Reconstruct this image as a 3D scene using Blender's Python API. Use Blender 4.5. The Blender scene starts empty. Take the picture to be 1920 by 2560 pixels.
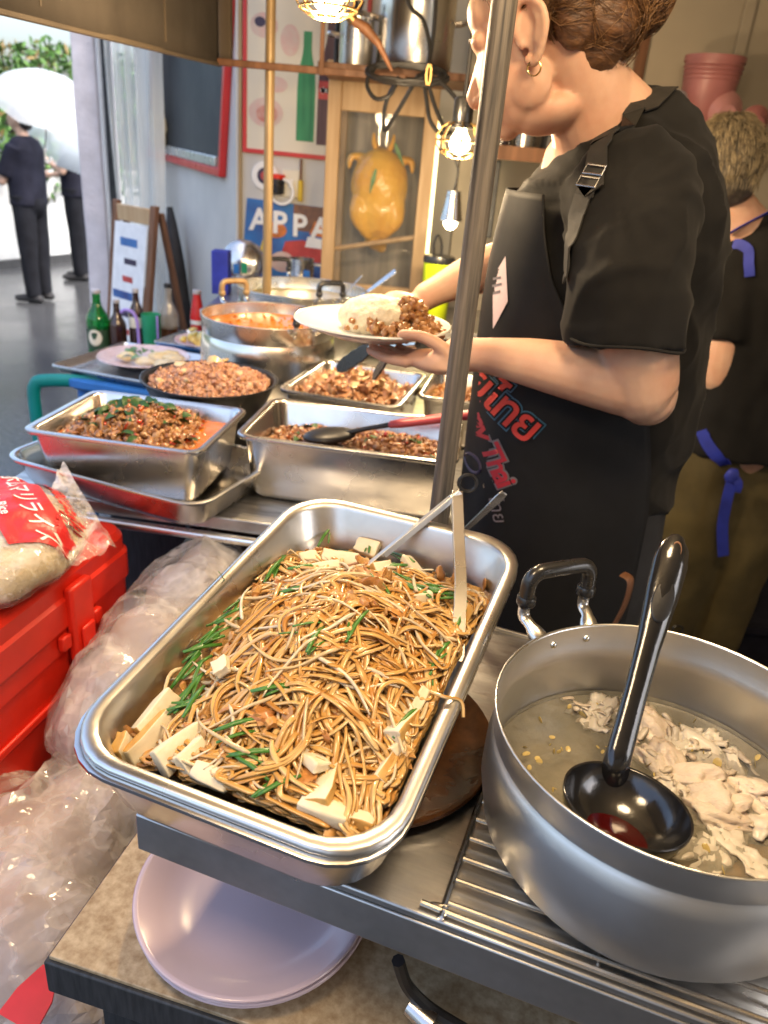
import bpy, bmesh, math, random
import numpy as np
from mathutils import Vector, Matrix, Euler, noise
from mathutils.bvhtree import BVHTree

SC = bpy.context.scene
COL = SC.collection
PI = math.pi
R = math.radians
V = Vector

# ------------------------------------------------------------------ camera, sky, sun, exposure
TH, RO = R(25.0), R(5.0)
fwd = V((0, math.cos(TH), -math.sin(TH))); up0 = V((0, math.sin(TH), math.cos(TH))); rt0 = V((1, 0, 0))
cr = math.cos(RO) * rt0 + math.sin(RO) * up0
cu = -math.sin(RO) * rt0 + math.cos(RO) * up0
cam = bpy.data.cameras.new('camera')
camo = bpy.data.objects.new('camera', cam); COL.objects.link(camo)
mw = Matrix((cr, cu, -fwd)).transposed().to_4x4(); mw.translation = (0, 0, 1.48)
camo.matrix_world = mw
cam.sensor_fit = 'VERTICAL'; cam.sensor_height = 36.0; cam.lens = 27.03
cam.clip_start = 0.02; cam.clip_end = 400
cam.dof.use_dof = True; cam.dof.focus_distance = 0.74; cam.dof.aperture_fstop = 7.0
SC.camera = camo

w = bpy.data.worlds.new('World'); SC.world = w; w.use_nodes = True
nt = w.node_tree; bg = nt.nodes['Background']
sky = nt.nodes.new('ShaderNodeTexSky'); sky.sky_type = 'NISHITA'; sky.sun_disc = False
sky.sun_elevation = R(55); sky.sun_rotation = R(115); sky.air_density = 1.0; sky.dust_density = 6.0; sky.ozone_density = 1.0
nt.links.new(sky.outputs[0], bg.inputs[0]); bg.inputs[1].default_value = 0.15
sl = bpy.data.lights.new('sun', 'SUN'); sl.energy = 0.5; sl.angle = R(25); sl.color = (1.0, 0.97, 0.93)
so = bpy.data.objects.new('sun', sl); COL.objects.link(so)
so.rotation_euler = V((math.sin(R(115)) * math.cos(R(55)), math.cos(R(115)) * math.cos(R(55)), math.sin(R(55)))).to_track_quat('Z', 'Y').to_euler()
SC.view_settings.view_transform = 'Standard'; SC.view_settings.look = 'None'
SC.view_settings.gamma = 1.0; SC.view_settings.exposure = 2.1; SC.view_settings.use_curve_mapping = False
SC.render.engine = 'CYCLES'
cy = SC.cycles
cy.use_denoising = True
cy.max_bounces = 8; cy.diffuse_bounces = 4; cy.glossy_bounces = 5; cy.transmission_bounces = 6; cy.transparent_max_bounces = 16
cy.sample_clamp_indirect = 4.0; cy.caustics_reflective = False; cy.caustics_refractive = False

# ------------------------------------------------------------------ materials
MATS = {}
def _new(name):
    m = bpy.data.materials.new(name); m.use_nodes = True
    MATS[name] = m
    return m, m.node_tree, m.node_tree.nodes['Principled BSDF']

def _coord(nt_, scale=(1, 1, 1), obj=True):
    tc = nt_.nodes.new('ShaderNodeTexCoord'); mp = nt_.nodes.new('ShaderNodeMapping')
    mp.inputs['Scale'].default_value = scale
    nt_.links.new(tc.outputs['Object' if obj else 'Generated'], mp.inputs[0])
    return mp.outputs[0]

def _noise(nt_, vec, scale, detail=4, rough=0.55):
    n = nt_.nodes.new('ShaderNodeTexNoise'); n.inputs['Scale'].default_value = scale
    n.inputs['Detail'].default_value = detail; n.inputs['Roughness'].default_value = rough
    nt_.links.new(vec, n.inputs['Vector'])
    return n.outputs['Fac']

def _ramp(nt_, fac, stops, mode='LINEAR'):
    r = nt_.nodes.new('ShaderNodeValToRGB'); r.color_ramp.interpolation = mode
    e = r.color_ramp.elements
    while len(e) < len(stops): e.new(0.5)
    for el, (p, c) in zip(e, stops):
        el.position = p; el.color = (c[0], c[1], c[2], 1) if hasattr(c, '__len__') else (c, c, c, 1)
    nt_.links.new(fac, r.inputs[0])
    return r.outputs[0]

def mat(name, col, rough=0.5, metal=0.0, var=0.15, scale=18, stretch=(1, 1, 1), bump=0.0, bscale=60, bstretch=None,
        col2=None, rvar=0.1, coat=0.0, spec=0.5, trans=0.0, sss=0.0, aniso=0.0, emit=None, estr=0.0, alpha=1.0, sheen=0.0, dist=0.002):
    m, t, b = _new(name)
    vec = _coord(t, stretch)
    f = _noise(t, vec, scale)
    c2 = col2 if col2 else tuple(max(0, c * (1 - 2 * var)) for c in col)
    c1 = col if col2 else tuple(min(1, c * (1 + var)) for c in col)
    t.links.new(_ramp(t, f, [(0.3, c1), (0.72, c2)]), b.inputs['Base Color'])
    t.links.new(_ramp(t, f, [(0.25, max(0.02, rough - rvar)), (0.75, min(1, rough + rvar))]), b.inputs['Roughness'])
    b.inputs['Metallic'].default_value = metal
    b.inputs['Specular IOR Level'].default_value = spec
    b.inputs['Coat Weight'].default_value = coat; b.inputs['Coat Roughness'].default_value = 0.12
    b.inputs['Transmission Weight'].default_value = trans
    b.inputs['Alpha'].default_value = alpha
    b.inputs['Sheen Weight'].default_value = sheen
    if sss:
        b.inputs['Subsurface Weight'].default_value = sss; b.inputs['Subsurface Radius'].default_value = (0.012, 0.005, 0.003); b.inputs['Subsurface Scale'].default_value = 0.6
    if emit:
        b.inputs['Emission Color'].default_value = (*emit, 1); b.inputs['Emission Strength'].default_value = estr
    if bump:
        v2 = _coord(t, bstretch or stretch)
        bp = t.nodes.new('ShaderNodeBump'); bp.inputs['Strength'].default_value = bump; bp.inputs['Distance'].default_value = dist
        t.links.new(_noise(t, v2, bscale, 6, 0.6), bp.inputs['Height']); t.links.new(bp.outputs[0], b.inputs['Normal'])
    return m

def island(name, cols, rough=0.4, coat=0.0, bump=0.3, bscale=250, mottle=0.35, sss=0.0, scale=140, spec=0.5):
    """one colour for each loose piece, mottled a little"""
    m, t, b = _new(name)
    g = t.nodes.new('ShaderNodeNewGeometry')
    n = len(cols)
    c = _ramp(t, g.outputs['Random Per Island'], [(i / max(1, n - 1), cc) for i, cc in enumerate(cols)])
    vec = _coord(t)
    f = _noise(t, vec, scale)
    k = _ramp(t, f, [(0.3, 1 - mottle), (0.7, 1.0)])
    mx = t.nodes.new('ShaderNodeMix'); mx.data_type = 'RGBA'; mx.blend_type = 'MULTIPLY'; mx.inputs[0].default_value = 1
    t.links.new(c, mx.inputs[6]); t.links.new(k, mx.inputs[7])
    t.links.new(mx.outputs[2], b.inputs['Base Color'])
    b.inputs['Roughness'].default_value = rough; b.inputs['Coat Weight'].default_value = coat; b.inputs['Coat Roughness'].default_value = 0.1
    b.inputs['Specular IOR Level'].default_value = spec
    if sss:
        b.inputs['Subsurface Weight'].default_value = sss; b.inputs['Subsurface Radius'].default_value = (0.01, 0.006, 0.003); b.inputs['Subsurface Scale'].default_value = 0.4
    if bump:
        bp = t.nodes.new('ShaderNodeBump'); bp.inputs['Strength'].default_value = bump; bp.inputs['Distance'].default_value = 0.001
        t.links.new(_noise(t, vec, bscale, 4), bp.inputs['Height']); t.links.new(bp.outputs[0], b.inputs['Normal'])
    return m

def film(name, tint=(0.9, 0.88, 0.88), opac=0.4, rough=0.12, bscale=18, bump=0.8, stretch=(1, 1, 1), ovar=0.25, crease=0):
    """thin clear plastic film: part see-through, part glossy"""
    m, t, b = _new(name)
    vec = _coord(t, stretch)
    f = _noise(t, vec, bscale * 0.6, 5)
    b.inputs['Base Color'].default_value = (*tint, 1); b.inputs['Roughness'].default_value = rough
    b.inputs['Specular IOR Level'].default_value = 0.7
    bp = t.nodes.new('ShaderNodeBump'); bp.inputs['Strength'].default_value = bump; bp.inputs['Distance'].default_value = 0.01
    vo = t.nodes.new('ShaderNodeTexVoronoi'); vo.inputs['Scale'].default_value = bscale; vo.inputs['Randomness'].default_value = 1.0
    wv = t.nodes.new('ShaderNodeVectorMath'); wv.operation = 'MULTIPLY_ADD'; wv.inputs[1].default_value = (0.25, 0.25, 0.25)
    nz = t.nodes.new('ShaderNodeTexNoise'); nz.inputs['Scale'].default_value = bscale * 0.35; nz.inputs['Detail'].default_value = 5
    t.links.new(vec, nz.inputs['Vector']); t.links.new(nz.outputs['Color'], wv.inputs[0]); t.links.new(vec, wv.inputs[2]); t.links.new(wv.outputs[0], vo.inputs['Vector'])
    t.links.new(vo.outputs['Distance'], bp.inputs['Height']); t.links.new(bp.outputs[0], b.inputs['Normal'])
    tr = t.nodes.new('ShaderNodeBsdfTransparent'); mx = t.nodes.new('ShaderNodeMixShader')
    fac = _ramp(t, f, [(0.3, max(0, opac - ovar)), (0.7, min(1, opac + ovar))])
    if crease:
        for sc_, am_ in ((crease, 0.28), (crease * 2.6, 0.2)):
            ln = _ramp(t, _noise(t, vec, sc_, 3, 0.5), [(0.43, 0.0), (0.5, am_), (0.57, 0.0)])
            ad = t.nodes.new('ShaderNodeMath'); ad.operation = 'ADD'; ad.use_clamp = True
            t.links.new(fac, ad.inputs[0]); t.links.new(ln, ad.inputs[1]); fac = ad.outputs[0]
    t.links.new(fac, mx.inputs[0])
    t.links.new(tr.outputs[0], mx.inputs[1]); t.links.new(b.outputs[0], mx.inputs[2])
    t.links.new(mx.outputs[0], t.nodes['Material Output'].inputs[0])
    return m

def glow(name, col, strength):
    m, t, b = _new(name)
    b.inputs['Base Color'].default_value = (1, 0.9, 0.7, 1)
    b.inputs['Emission Color'].default_value = (*col, 1); b.inputs['Emission Strength'].default_value = strength
    return m

def M(k): return MATS[k]

# metals
mat('steel', (0.62, 0.60, 0.57), 0.24, 1.0, var=0.08, scale=30, stretch=(1, 1, 6), bump=0.03, bscale=300, bstretch=(30, 1, 1), rvar=0.08)
mat('steel_pan', (0.66, 0.64, 0.61), 0.24, 1.0, var=0.10, scale=7, bump=0.05, bscale=60, rvar=0.13)
mat('alu_tray', (0.74, 0.73, 0.70), 0.32, 1.0, var=0.12, scale=8, bump=0.05, bscale=70, rvar=0.13)
mat('alu_pot', (0.68, 0.68, 0.67), 0.40, 1.0, var=0.14, scale=6, bump=0.08, bscale=22, bstretch=(1, 1, 4), rvar=0.1)
mat('alu_warm', (0.72, 0.70, 0.66), 0.25, 1.0, var=0.08, scale=8, bump=0.04, bscale=30, rvar=0.1)
mat('counter_steel', (0.58, 0.57, 0.55), 0.38, 1.0, var=0.2, scale=10, stretch=(1, 8, 1), bump=0.05, bscale=160, bstretch=(1, 20, 1), rvar=0.14)
mat('dark_metal', (0.035, 0.035, 0.037), 0.4, 0.6, var=0.2, scale=30, bump=0.1, bscale=100)
mat('brass', (0.55, 0.36, 0.14), 0.3, 1.0, var=0.15, scale=30)
mat('black_pan', (0.02, 0.02, 0.022), 0.35, 0.3, var=0.3, scale=30, bump=0.1)
# plastics and rubber
mat('black_plastic', (0.016, 0.016, 0.017), 0.3, 0, var=0.2, scale=40, bump=0.08, bscale=90, coat=0.3)
mat('ladle_black', (0.012, 0.012, 0.013), 0.16, 0, var=0.3, scale=40, bump=0.25, bscale=70, bstretch=(1, 1, 0.4), coat=0.6)
mat('cable', (0.014, 0.014, 0.015), 0.45, 0, var=0.2)
mat('red_plastic', (0.78, 0.03, 0.014), 0.36, 0, var=0.12, scale=6, bump=0.05, bscale=200, rvar=0.08)
mat('teal_plastic', (0.0, 0.20, 0.20), 0.35, 0, var=0.1, scale=8)
mat('blue_plastic', (0.03, 0.16, 0.5), 0.35, 0, var=0.1, scale=8)
mat('pink_plate', (0.68, 0.53, 0.56), 0.2, 0, var=0.03, scale=6, coat=0.3, rvar=0.04)
mat('white_plate', (0.74, 0.76, 0.72), 0.2, 0, var=0.03, scale=8, coat=0.3, rvar=0.05)
mat('pink_bucket', (0.36, 0.14, 0.14), 0.45, 0, var=0.12, scale=9)
mat('pink_bowl', (0.50, 0.24, 0.24), 0.35, 0, var=0.06, scale=9)
mat('grey_bowl', (0.38, 0.38, 0.42), 0.3, 0, var=0.06, scale=9)
mat('neon', (0.62, 0.78, 0.015), 0.4, 0, var=0.05, scale=12)
mat('lilac', (0.20, 0.15, 0.27), 0.35, 0, var=0.1, scale=12)
mat('red_handle', (0.52, 0.07, 0.08), 0.4, 0, var=0.1, scale=20)
mat('green_glass', (0.01, 0.32, 0.05), 0.06, 0, var=0.1, scale=10, trans=0.75)
mat('brown_glass', (0.05, 0.018, 0.012), 0.08, 0, var=0.2, scale=10, trans=0.3, coat=0.4)
mat('clear_glass', (0.55, 0.50, 0.42), 0.06, 0, var=0.1, scale=10, trans=0.6)
mat('label_cream', (0.7, 0.66, 0.55), 0.6, 0, var=0.1)
mat('label_dark', (0.02, 0.06, 0.03), 0.5, 0, var=0.2)
mat('cap_silver', (0.6, 0.56, 0.56), 0.4, 0.4, var=0.1)
mat('red_label', (0.60, 0.02, 0.02), 0.4, 0, var=0.1)
mat('purple_straw', (0.35, 0.25, 0.7), 0.4, 0, var=0.1)
mat('green_cup', (0.02, 0.28, 0.14), 0.35, 0, var=0.1)
mat('white_paint', (0.78, 0.77, 0.74), 0.5, 0, var=0.05, scale=10, bump=0.05)
mat('white_print', (0.82, 0.80, 0.76), 0.5, 0, var=0.04)
# wood, fabric, building
mat('pale_wood', (0.52, 0.36, 0.20), 0.5, 0, col2=(0.40, 0.25, 0.12), scale=5, stretch=(8, 8, 0.6), bump=0.1, bscale=30, bstretch=(10, 10, 0.6))
mat('brown_wood', (0.20, 0.085, 0.035), 0.55, 0, col2=(0.10, 0.04, 0.016), scale=6, stretch=(8, 8, 0.6), bump=0.15, bscale=30, bstretch=(10, 10, 0.6))
mat('pole_wood', (0.22, 0.185, 0.145), 0.55, 0, col2=(0.03, 0.027, 0.025), scale=7, stretch=(20, 20, 0.9), bump=0.5, bscale=12, bstretch=(22, 22, 0.8), dist=0.003)
mat('thin_pole', (0.42, 0.29, 0.14), 0.4, 0.2, col2=(0.25, 0.17, 0.08), scale=6, stretch=(6, 6, 0.8), bump=0.05)
mat('table_board', (0.58, 0.46, 0.29), 0.45, 0, col2=(0.30, 0.20, 0.10), scale=110, stretch=(1, 1, 1), bump=0.12, bscale=160)
mat('cabinet_back', (0.30, 0.26, 0.20), 0.5, 0, var=0.3, scale=4, stretch=(6, 6, 0.5))
mat('dark_board', (0.035, 0.037, 0.04), 0.5, 0, var=0.25, scale=20, stretch=(8, 1, 1), bump=0.1)
mat('awning', (0.045, 0.037, 0.029), 0.9, 0, var=0.18, scale=4, bump=0.35, bscale=420, dist=0.001, spec=0.2)
mat('awning_trim', (0.07, 0.05, 0.03), 0.8, 0, var=0.15, scale=6, bump=0.2, bscale=200)
mat('wall_paint', (0.58, 0.56, 0.52), 0.55, 0, var=0.07, scale=2.2, bump=0.06, bscale=60)
mat('wall_beige', (0.42, 0.37, 0.29), 0.6, 0, var=0.12, scale=1.6, bump=0.05, bscale=50)
mat('stucco', (0.62, 0.58, 0.60), 0.8, 0, var=0.08, scale=8, bump=0.6, bscale=30, dist=0.01)
mat('street_wall', (0.50, 0.53, 0.54), 0.8, 0, var=0.12, scale=1.2, bump=0.15, bscale=30)
mat('floor_dark', (0.07, 0.05, 0.035), 0.5, 0, var=0.3, scale=3, bump=0.1, bscale=30)
mat('chalkboard', (0.028, 0.033, 0.038), 0.6, 0, var=0.2, scale=2)
mat('red_frame', (0.55, 0.03, 0.03), 0.35, 0, var=0.06, scale=10)
mat('ledge_grey', (0.55, 0.58, 0.57), 0.3, 0.6, var=0.05)
mat('poster_cream', (0.68, 0.62, 0.49), 0.5, 0, var=0.05, scale=3)
mat('print_green', (0.02, 0.27, 0.10), 0.5, 0, col2=(0.01, 0.15, 0.06), scale=12, stretch=(6, 6, 0.5))
mat('print_dark', (0.10, 0.04, 0.055), 0.5, 0, col2=(0.035, 0.012, 0.02), scale=16, stretch=(10, 10, 0.5))
mat('print_red', (0.50, 0.05, 0.045), 0.5, 0, var=0.15, scale=20)
mat('print_pink', (0.62, 0.38, 0.33), 0.5, 0, col2=(0.6, 0.5, 0.42), scale=30)
mat('print_food', (0.45, 0.10, 0.08), 0.5, 0, col2=(0.62, 0.42, 0.33), scale=40)
mat('print_blue', (0.03, 0.20, 0.52), 0.45, 0, col2=(0.03, 0.04, 0.18), scale=7)
mat('print_brown', (0.24, 0.10, 0.05), 0.5, 0, col2=(0.1, 0.06, 0.05), scale=30)
mat('print_orange', (0.55, 0.16, 0.03), 0.5, 0, var=0.2, scale=40)
mat('ink', (0.03, 0.02, 0.06), 0.5, 0, var=0.1)
mat('yellow_print', (0.65, 0.45, 0.03), 0.5, 0, var=0.1)
mat('paper', (0.72, 0.74, 0.76), 0.6, 0, var=0.06, scale=20)
mat('cat_cream', (0.55, 0.48, 0.33), 0.5, 0, var=0.2, scale=30)
mat('orange_cloth', (0.55, 0.22, 0.01), 0.7, 0, var=0.1)
mat('black_cloth', (0.018, 0.018, 0.02), 0.75, 0, var=0.2, scale=10)
mat('tee', (0.0095, 0.0088, 0.0082), 0.85, 0, var=0.2, scale=7, bump=0.3, bscale=900, sheen=0.05, dist=0.0006, spec=0.2)
mat('apron', (0.0065, 0.0065, 0.0075), 0.72, 0, var=0.2, scale=8, bump=0.2, bscale=800, dist=0.0006, spec=0.3)
mat('strap', (0.02, 0.018, 0.016), 0.7, 0, var=0.2, scale=30, bump=0.2, bscale=500)
mat('navy', (0.012, 0.013, 0.024), 0.85, 0, var=0.2, scale=8, spec=0.2)
mat('trouser', (0.008, 0.009, 0.013), 0.85, 0, var=0.2, scale=8, spec=0.2)
mat('pale_blue', (0.42, 0.50, 0.62), 0.7, 0, var=0.12, scale=6)
mat('olive', (0.085, 0.065, 0.022), 0.8, 0, var=0.2, scale=8)
mat('blue_strap', (0.02, 0.035, 0.36), 0.6, 0, var=0.15, scale=20)
mat('skin', (0.67, 0.43, 0.30), 0.54, 0, col2=(0.55, 0.285, 0.185), scale=16, sss=0.25, bump=0.35, bscale=420, dist=0.0006)
mat('skin_outdoor', (0.5, 0.32, 0.23), 0.5, 0, var=0.1)
mat('hair_brown', (0.16, 0.075, 0.03), 0.42, 0, col2=(0.045, 0.02, 0.009), scale=60, stretch=(1, 1, 3), bump=0.5, bscale=120, dist=0.003)
island('hair_strand', [(0.07, 0.032, 0.014), (0.17, 0.08, 0.032), (0.30, 0.16, 0.065), (0.10, 0.045, 0.018)], 0.4, bump=0, mottle=0.2)
mat('hair_dark', (0.012, 0.011, 0.012), 0.5, 0, var=0.2)
island('hair_blond', [(0.14, 0.11, 0.075), (0.38, 0.30, 0.18), (0.52, 0.43, 0.27), (0.22, 0.175, 0.115)], 0.4, bump=0, mottle=0.2)
mat('hair_grey', (0.09, 0.075, 0.055), 0.55, 0, var=0.3, scale=80, bump=0.4, bscale=200)
mat('lip', (0.42, 0.14, 0.12), 0.4, 0, var=0.1)
mat('gold', (0.8, 0.55, 0.2), 0.2, 1.0, var=0.05)
mat('bag_fill', (0.56, 0.48, 0.45), 0.6, 0, col2=(0.36, 0.28, 0.27), scale=4, bump=0.1, bscale=25)
film('film_bag', (0.80, 0.77, 0.76), 0.22, 0.10, 16, 0.5, (1, 1, 0.4), ovar=0.14, crease=6)
film('film_rice', (0.85, 0.80, 0.74), 0.14, 0.06, 18, 0.7, ovar=0.12, crease=12)
film('film_wrap', (0.9, 0.9, 0.9), 0.16, 0.06, 25, 0.9, ovar=0.12)
film('film_curtain', (0.80, 0.83, 0.80), 0.42, 0.25, 5, 0.3, (3, 3, 0.3), ovar=0.14)
film('umbrella_clear', (0.55, 0.66, 0.76), 0.42, 0.2, 4, 0.15, ovar=0.1)
film('umbrella_white', (0.70, 0.74, 0.76), 0.5, 0.3, 4, 0.1, ovar=0.08)
film('pane', (0.25, 0.26, 0.25), 0.10, 0.03, 3, 0.02, ovar=0.03)
film('cup_film', (0.1, 0.6, 0.3), 0.6, 0.2, 8, 0.2)
# food
island('noodle', [(0.54, 0.27, 0.06), (0.63, 0.365, 0.11), (0.73, 0.51, 0.23), (0.55, 0.28, 0.06), (0.67, 0.42, 0.14), (0.45, 0.19, 0.035), (0.61, 0.33, 0.08), (0.69, 0.46, 0.18)], 0.3, coat=0.4, bump=0.12, mottle=0.2, sss=0.0, scale=60)
island('sprout', [(0.70, 0.58, 0.38), (0.62, 0.46, 0.24), (0.76, 0.68, 0.52)], 0.28, coat=0.3, bump=0.1, mottle=0.2)
island('chive', [(0.03, 0.14, 0.02), (0.07, 0.24, 0.03), (0.02, 0.10, 0.02)], 0.35, coat=0.2, mottle=0.3)
island('fried_bit', [(0.55, 0.24, 0.06), (0.62, 0.36, 0.12), (0.46, 0.16, 0.03), (0.68, 0.40, 0.14)], 0.38, coat=0.2, bump=0.5)
mat('noodle_bed', (0.62, 0.37, 0.12), 0.4, 0, col2=(0.44, 0.22, 0.05), scale=110, bump=1.0, bscale=260, coat=0.2, dist=0.003)
mat('tofu', (0.78, 0.71, 0.55), 0.5, 0, col2=(0.70, 0.60, 0.40), scale=40, bump=0.25, bscale=220, dist=0.001)
mat('tofu_edge', (0.60, 0.38, 0.12), 0.5, 0, col2=(0.50, 0.26, 0.06), scale=60, bump=0.4, bscale=200, dist=0.001)
island('mince_dark', [(0.30, 0.12, 0.04), (0.44, 0.21, 0.075), (0.52, 0.29, 0.12), (0.22, 0.085, 0.03), (0.40, 0.17, 0.05)], 0.35, coat=0.25, bump=0.5)
island('mince_pale', [(0.42, 0.20, 0.115), (0.50, 0.27, 0.16), (0.34, 0.15, 0.08), (0.46, 0.28, 0.17), (0.34, 0.14, 0.075)], 0.42, coat=0.1, bump=0.5)
island('meat_slice', [(0.32, 0.14, 0.055), (0.42, 0.21, 0.10), (0.24, 0.10, 0.035), (0.46, 0.27, 0.14), (0.36, 0.15, 0.06)], 0.33, coat=0.3, bump=0.5)
island('onion', [(0.62, 0.46, 0.22), (0.70, 0.56, 0.32)], 0.3, coat=0.3)
island('basil', [(0.02, 0.06, 0.015), (0.03, 0.10, 0.02), (0.015, 0.04, 0.012)], 0.45, coat=0.0, spec=0.3)
island('chili', [(0.5, 0.03, 0.01), (0.6, 0.07, 0.02), (0.55, 0.15, 0.02)], 0.25, coat=0.4)
mat('orange_sauce', (0.55, 0.17, 0.01), 0.28, 0, col2=(0.40, 0.10, 0.005), scale=50, coat=0.12, bump=0.5, bscale=140, spec=0.4)
mat('brown_sauce', (0.10, 0.04, 0.014), 0.2, 0, var=0.35, scale=30, coat=0.4, bump=0.3, bscale=60)
mat('curry', (0.70, 0.24, 0.012), 0.22, 0, col2=(0.52, 0.14, 0.006), scale=22, coat=0.15, bump=0.2, bscale=30)
mat('yellow_broth', (0.62, 0.48, 0.18), 0.18, 0, var=0.12, scale=14, coat=0.2, bump=0.15, bscale=30)
mat('soup', (0.15, 0.148, 0.115), 0.06, 0, col2=(0.36, 0.31, 0.23), scale=15, coat=0.3, bump=0.25, bscale=40, spec=0.6, dist=0.003)
film('broth_film', (0.26, 0.245, 0.19), 0.42, 0.04, 60, 0.08, ovar=0.22)
mat('boiled_chicken', (0.76, 0.67, 0.56), 0.42, 0, col2=(0.60, 0.48, 0.37), scale=34, coat=0.1, bump=0.9, bscale=90, bstretch=(1, 3, 3), sss=0.1)
mat('chicken_skin', (0.72, 0.67, 0.58), 0.36, 0, col2=(0.52, 0.46, 0.37), scale=22, coat=0.2, bump=0.7, bscale=60, sss=0.1)
island('chicken_shred', [(0.72, 0.64, 0.52), (0.60, 0.50, 0.38), (0.76, 0.70, 0.60), (0.52, 0.42, 0.31)], 0.4, coat=0.1, bump=0.3)
mat('fat_orange', (0.42, 0.24, 0.10), 0.2, 0, col2=(0.34, 0.20, 0.09), scale=26, coat=0.4)
mat('chili_oil', (0.05, 0.002, 0.002), 0.08, 0, var=0.2, coat=0.5)
mat('cooked_rice', (0.74, 0.66, 0.50), 0.5, 0, var=0.08, scale=160, bump=1.0, bscale=260, dist=0.003)
mat('raw_rice', (0.66, 0.55, 0.34), 0.45, 0, col2=(0.56, 0.45, 0.26), scale=120, bump=0.8, bscale=300, dist=0.002)
mat('egg', (0.75, 0.52, 0.12), 0.3, 0, col2=(0.72, 0.62, 0.38), scale=14, coat=0.3)
mat('egg_yellow', (0.72, 0.50, 0.06), 0.35, 0, col2=(0.70, 0.60, 0.30), scale=40, bump=0.4)
mat('roast_chicken', (0.88, 0.53, 0.08), 0.36, 0, col2=(0.74, 0.34, 0.03), scale=9, coat=0.4, bump=0.3, bscale=90)
mat('leaf_green', (0.04, 0.22, 0.03), 0.4, 0, var=0.2)
island('hedge_leaf', [(0.06, 0.15, 0.035), (0.09, 0.22, 0.05), (0.14, 0.27, 0.07), (0.035, 0.09, 0.02), (0.22, 0.15, 0.06)], 0.55, bump=0, spec=0.2)
mat('twig', (0.05, 0.035, 0.025), 0.8, 0, var=0.2)
# wet road: dark asphalt with smooth puddled patches
mm, tt, bb = _new('wet_asphalt')
vv = _coord(tt)
tt.links.new(_ramp(tt, _noise(tt, vv, 40, 8, 0.7), [(0.3, (0.035, 0.037, 0.04)), (0.7, (0.075, 0.078, 0.082))]), bb.inputs['Base Color'])
tt.links.new(_ramp(tt, _noise(tt, vv, 1.3, 4, 0.6), [(0.38, 0.08), (0.62, 0.26)]), bb.inputs['Roughness'])
bpn = tt.nodes.new('ShaderNodeBump'); bpn.inputs['Strength'].default_value = 0.25; bpn.inputs['Distance'].default_value = 0.006
tt.links.new(_noise(tt, vv, 55, 6, 0.6), bpn.inputs['Height']); tt.links.new(bpn.outputs[0], bb.inputs['Normal'])
glow('bulb_glow', (1.0, 0.78, 0.42), 4.0)
glow('led_glow', (1.0, 0.80, 0.35), 0.9)

# ------------------------------------------------------------------ mesh helpers
ICO = {}
def ico(sub):
    if sub not in ICO:
        b = bmesh.new(); bmesh.ops.create_icosphere(b, subdivisions=sub, radius=1.0)
        ICO[sub] = (np.array([v.co[:] for v in b.verts]), [[v.index for v in f.verts] for f in b.faces]); b.free()
    return ICO[sub]

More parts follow.
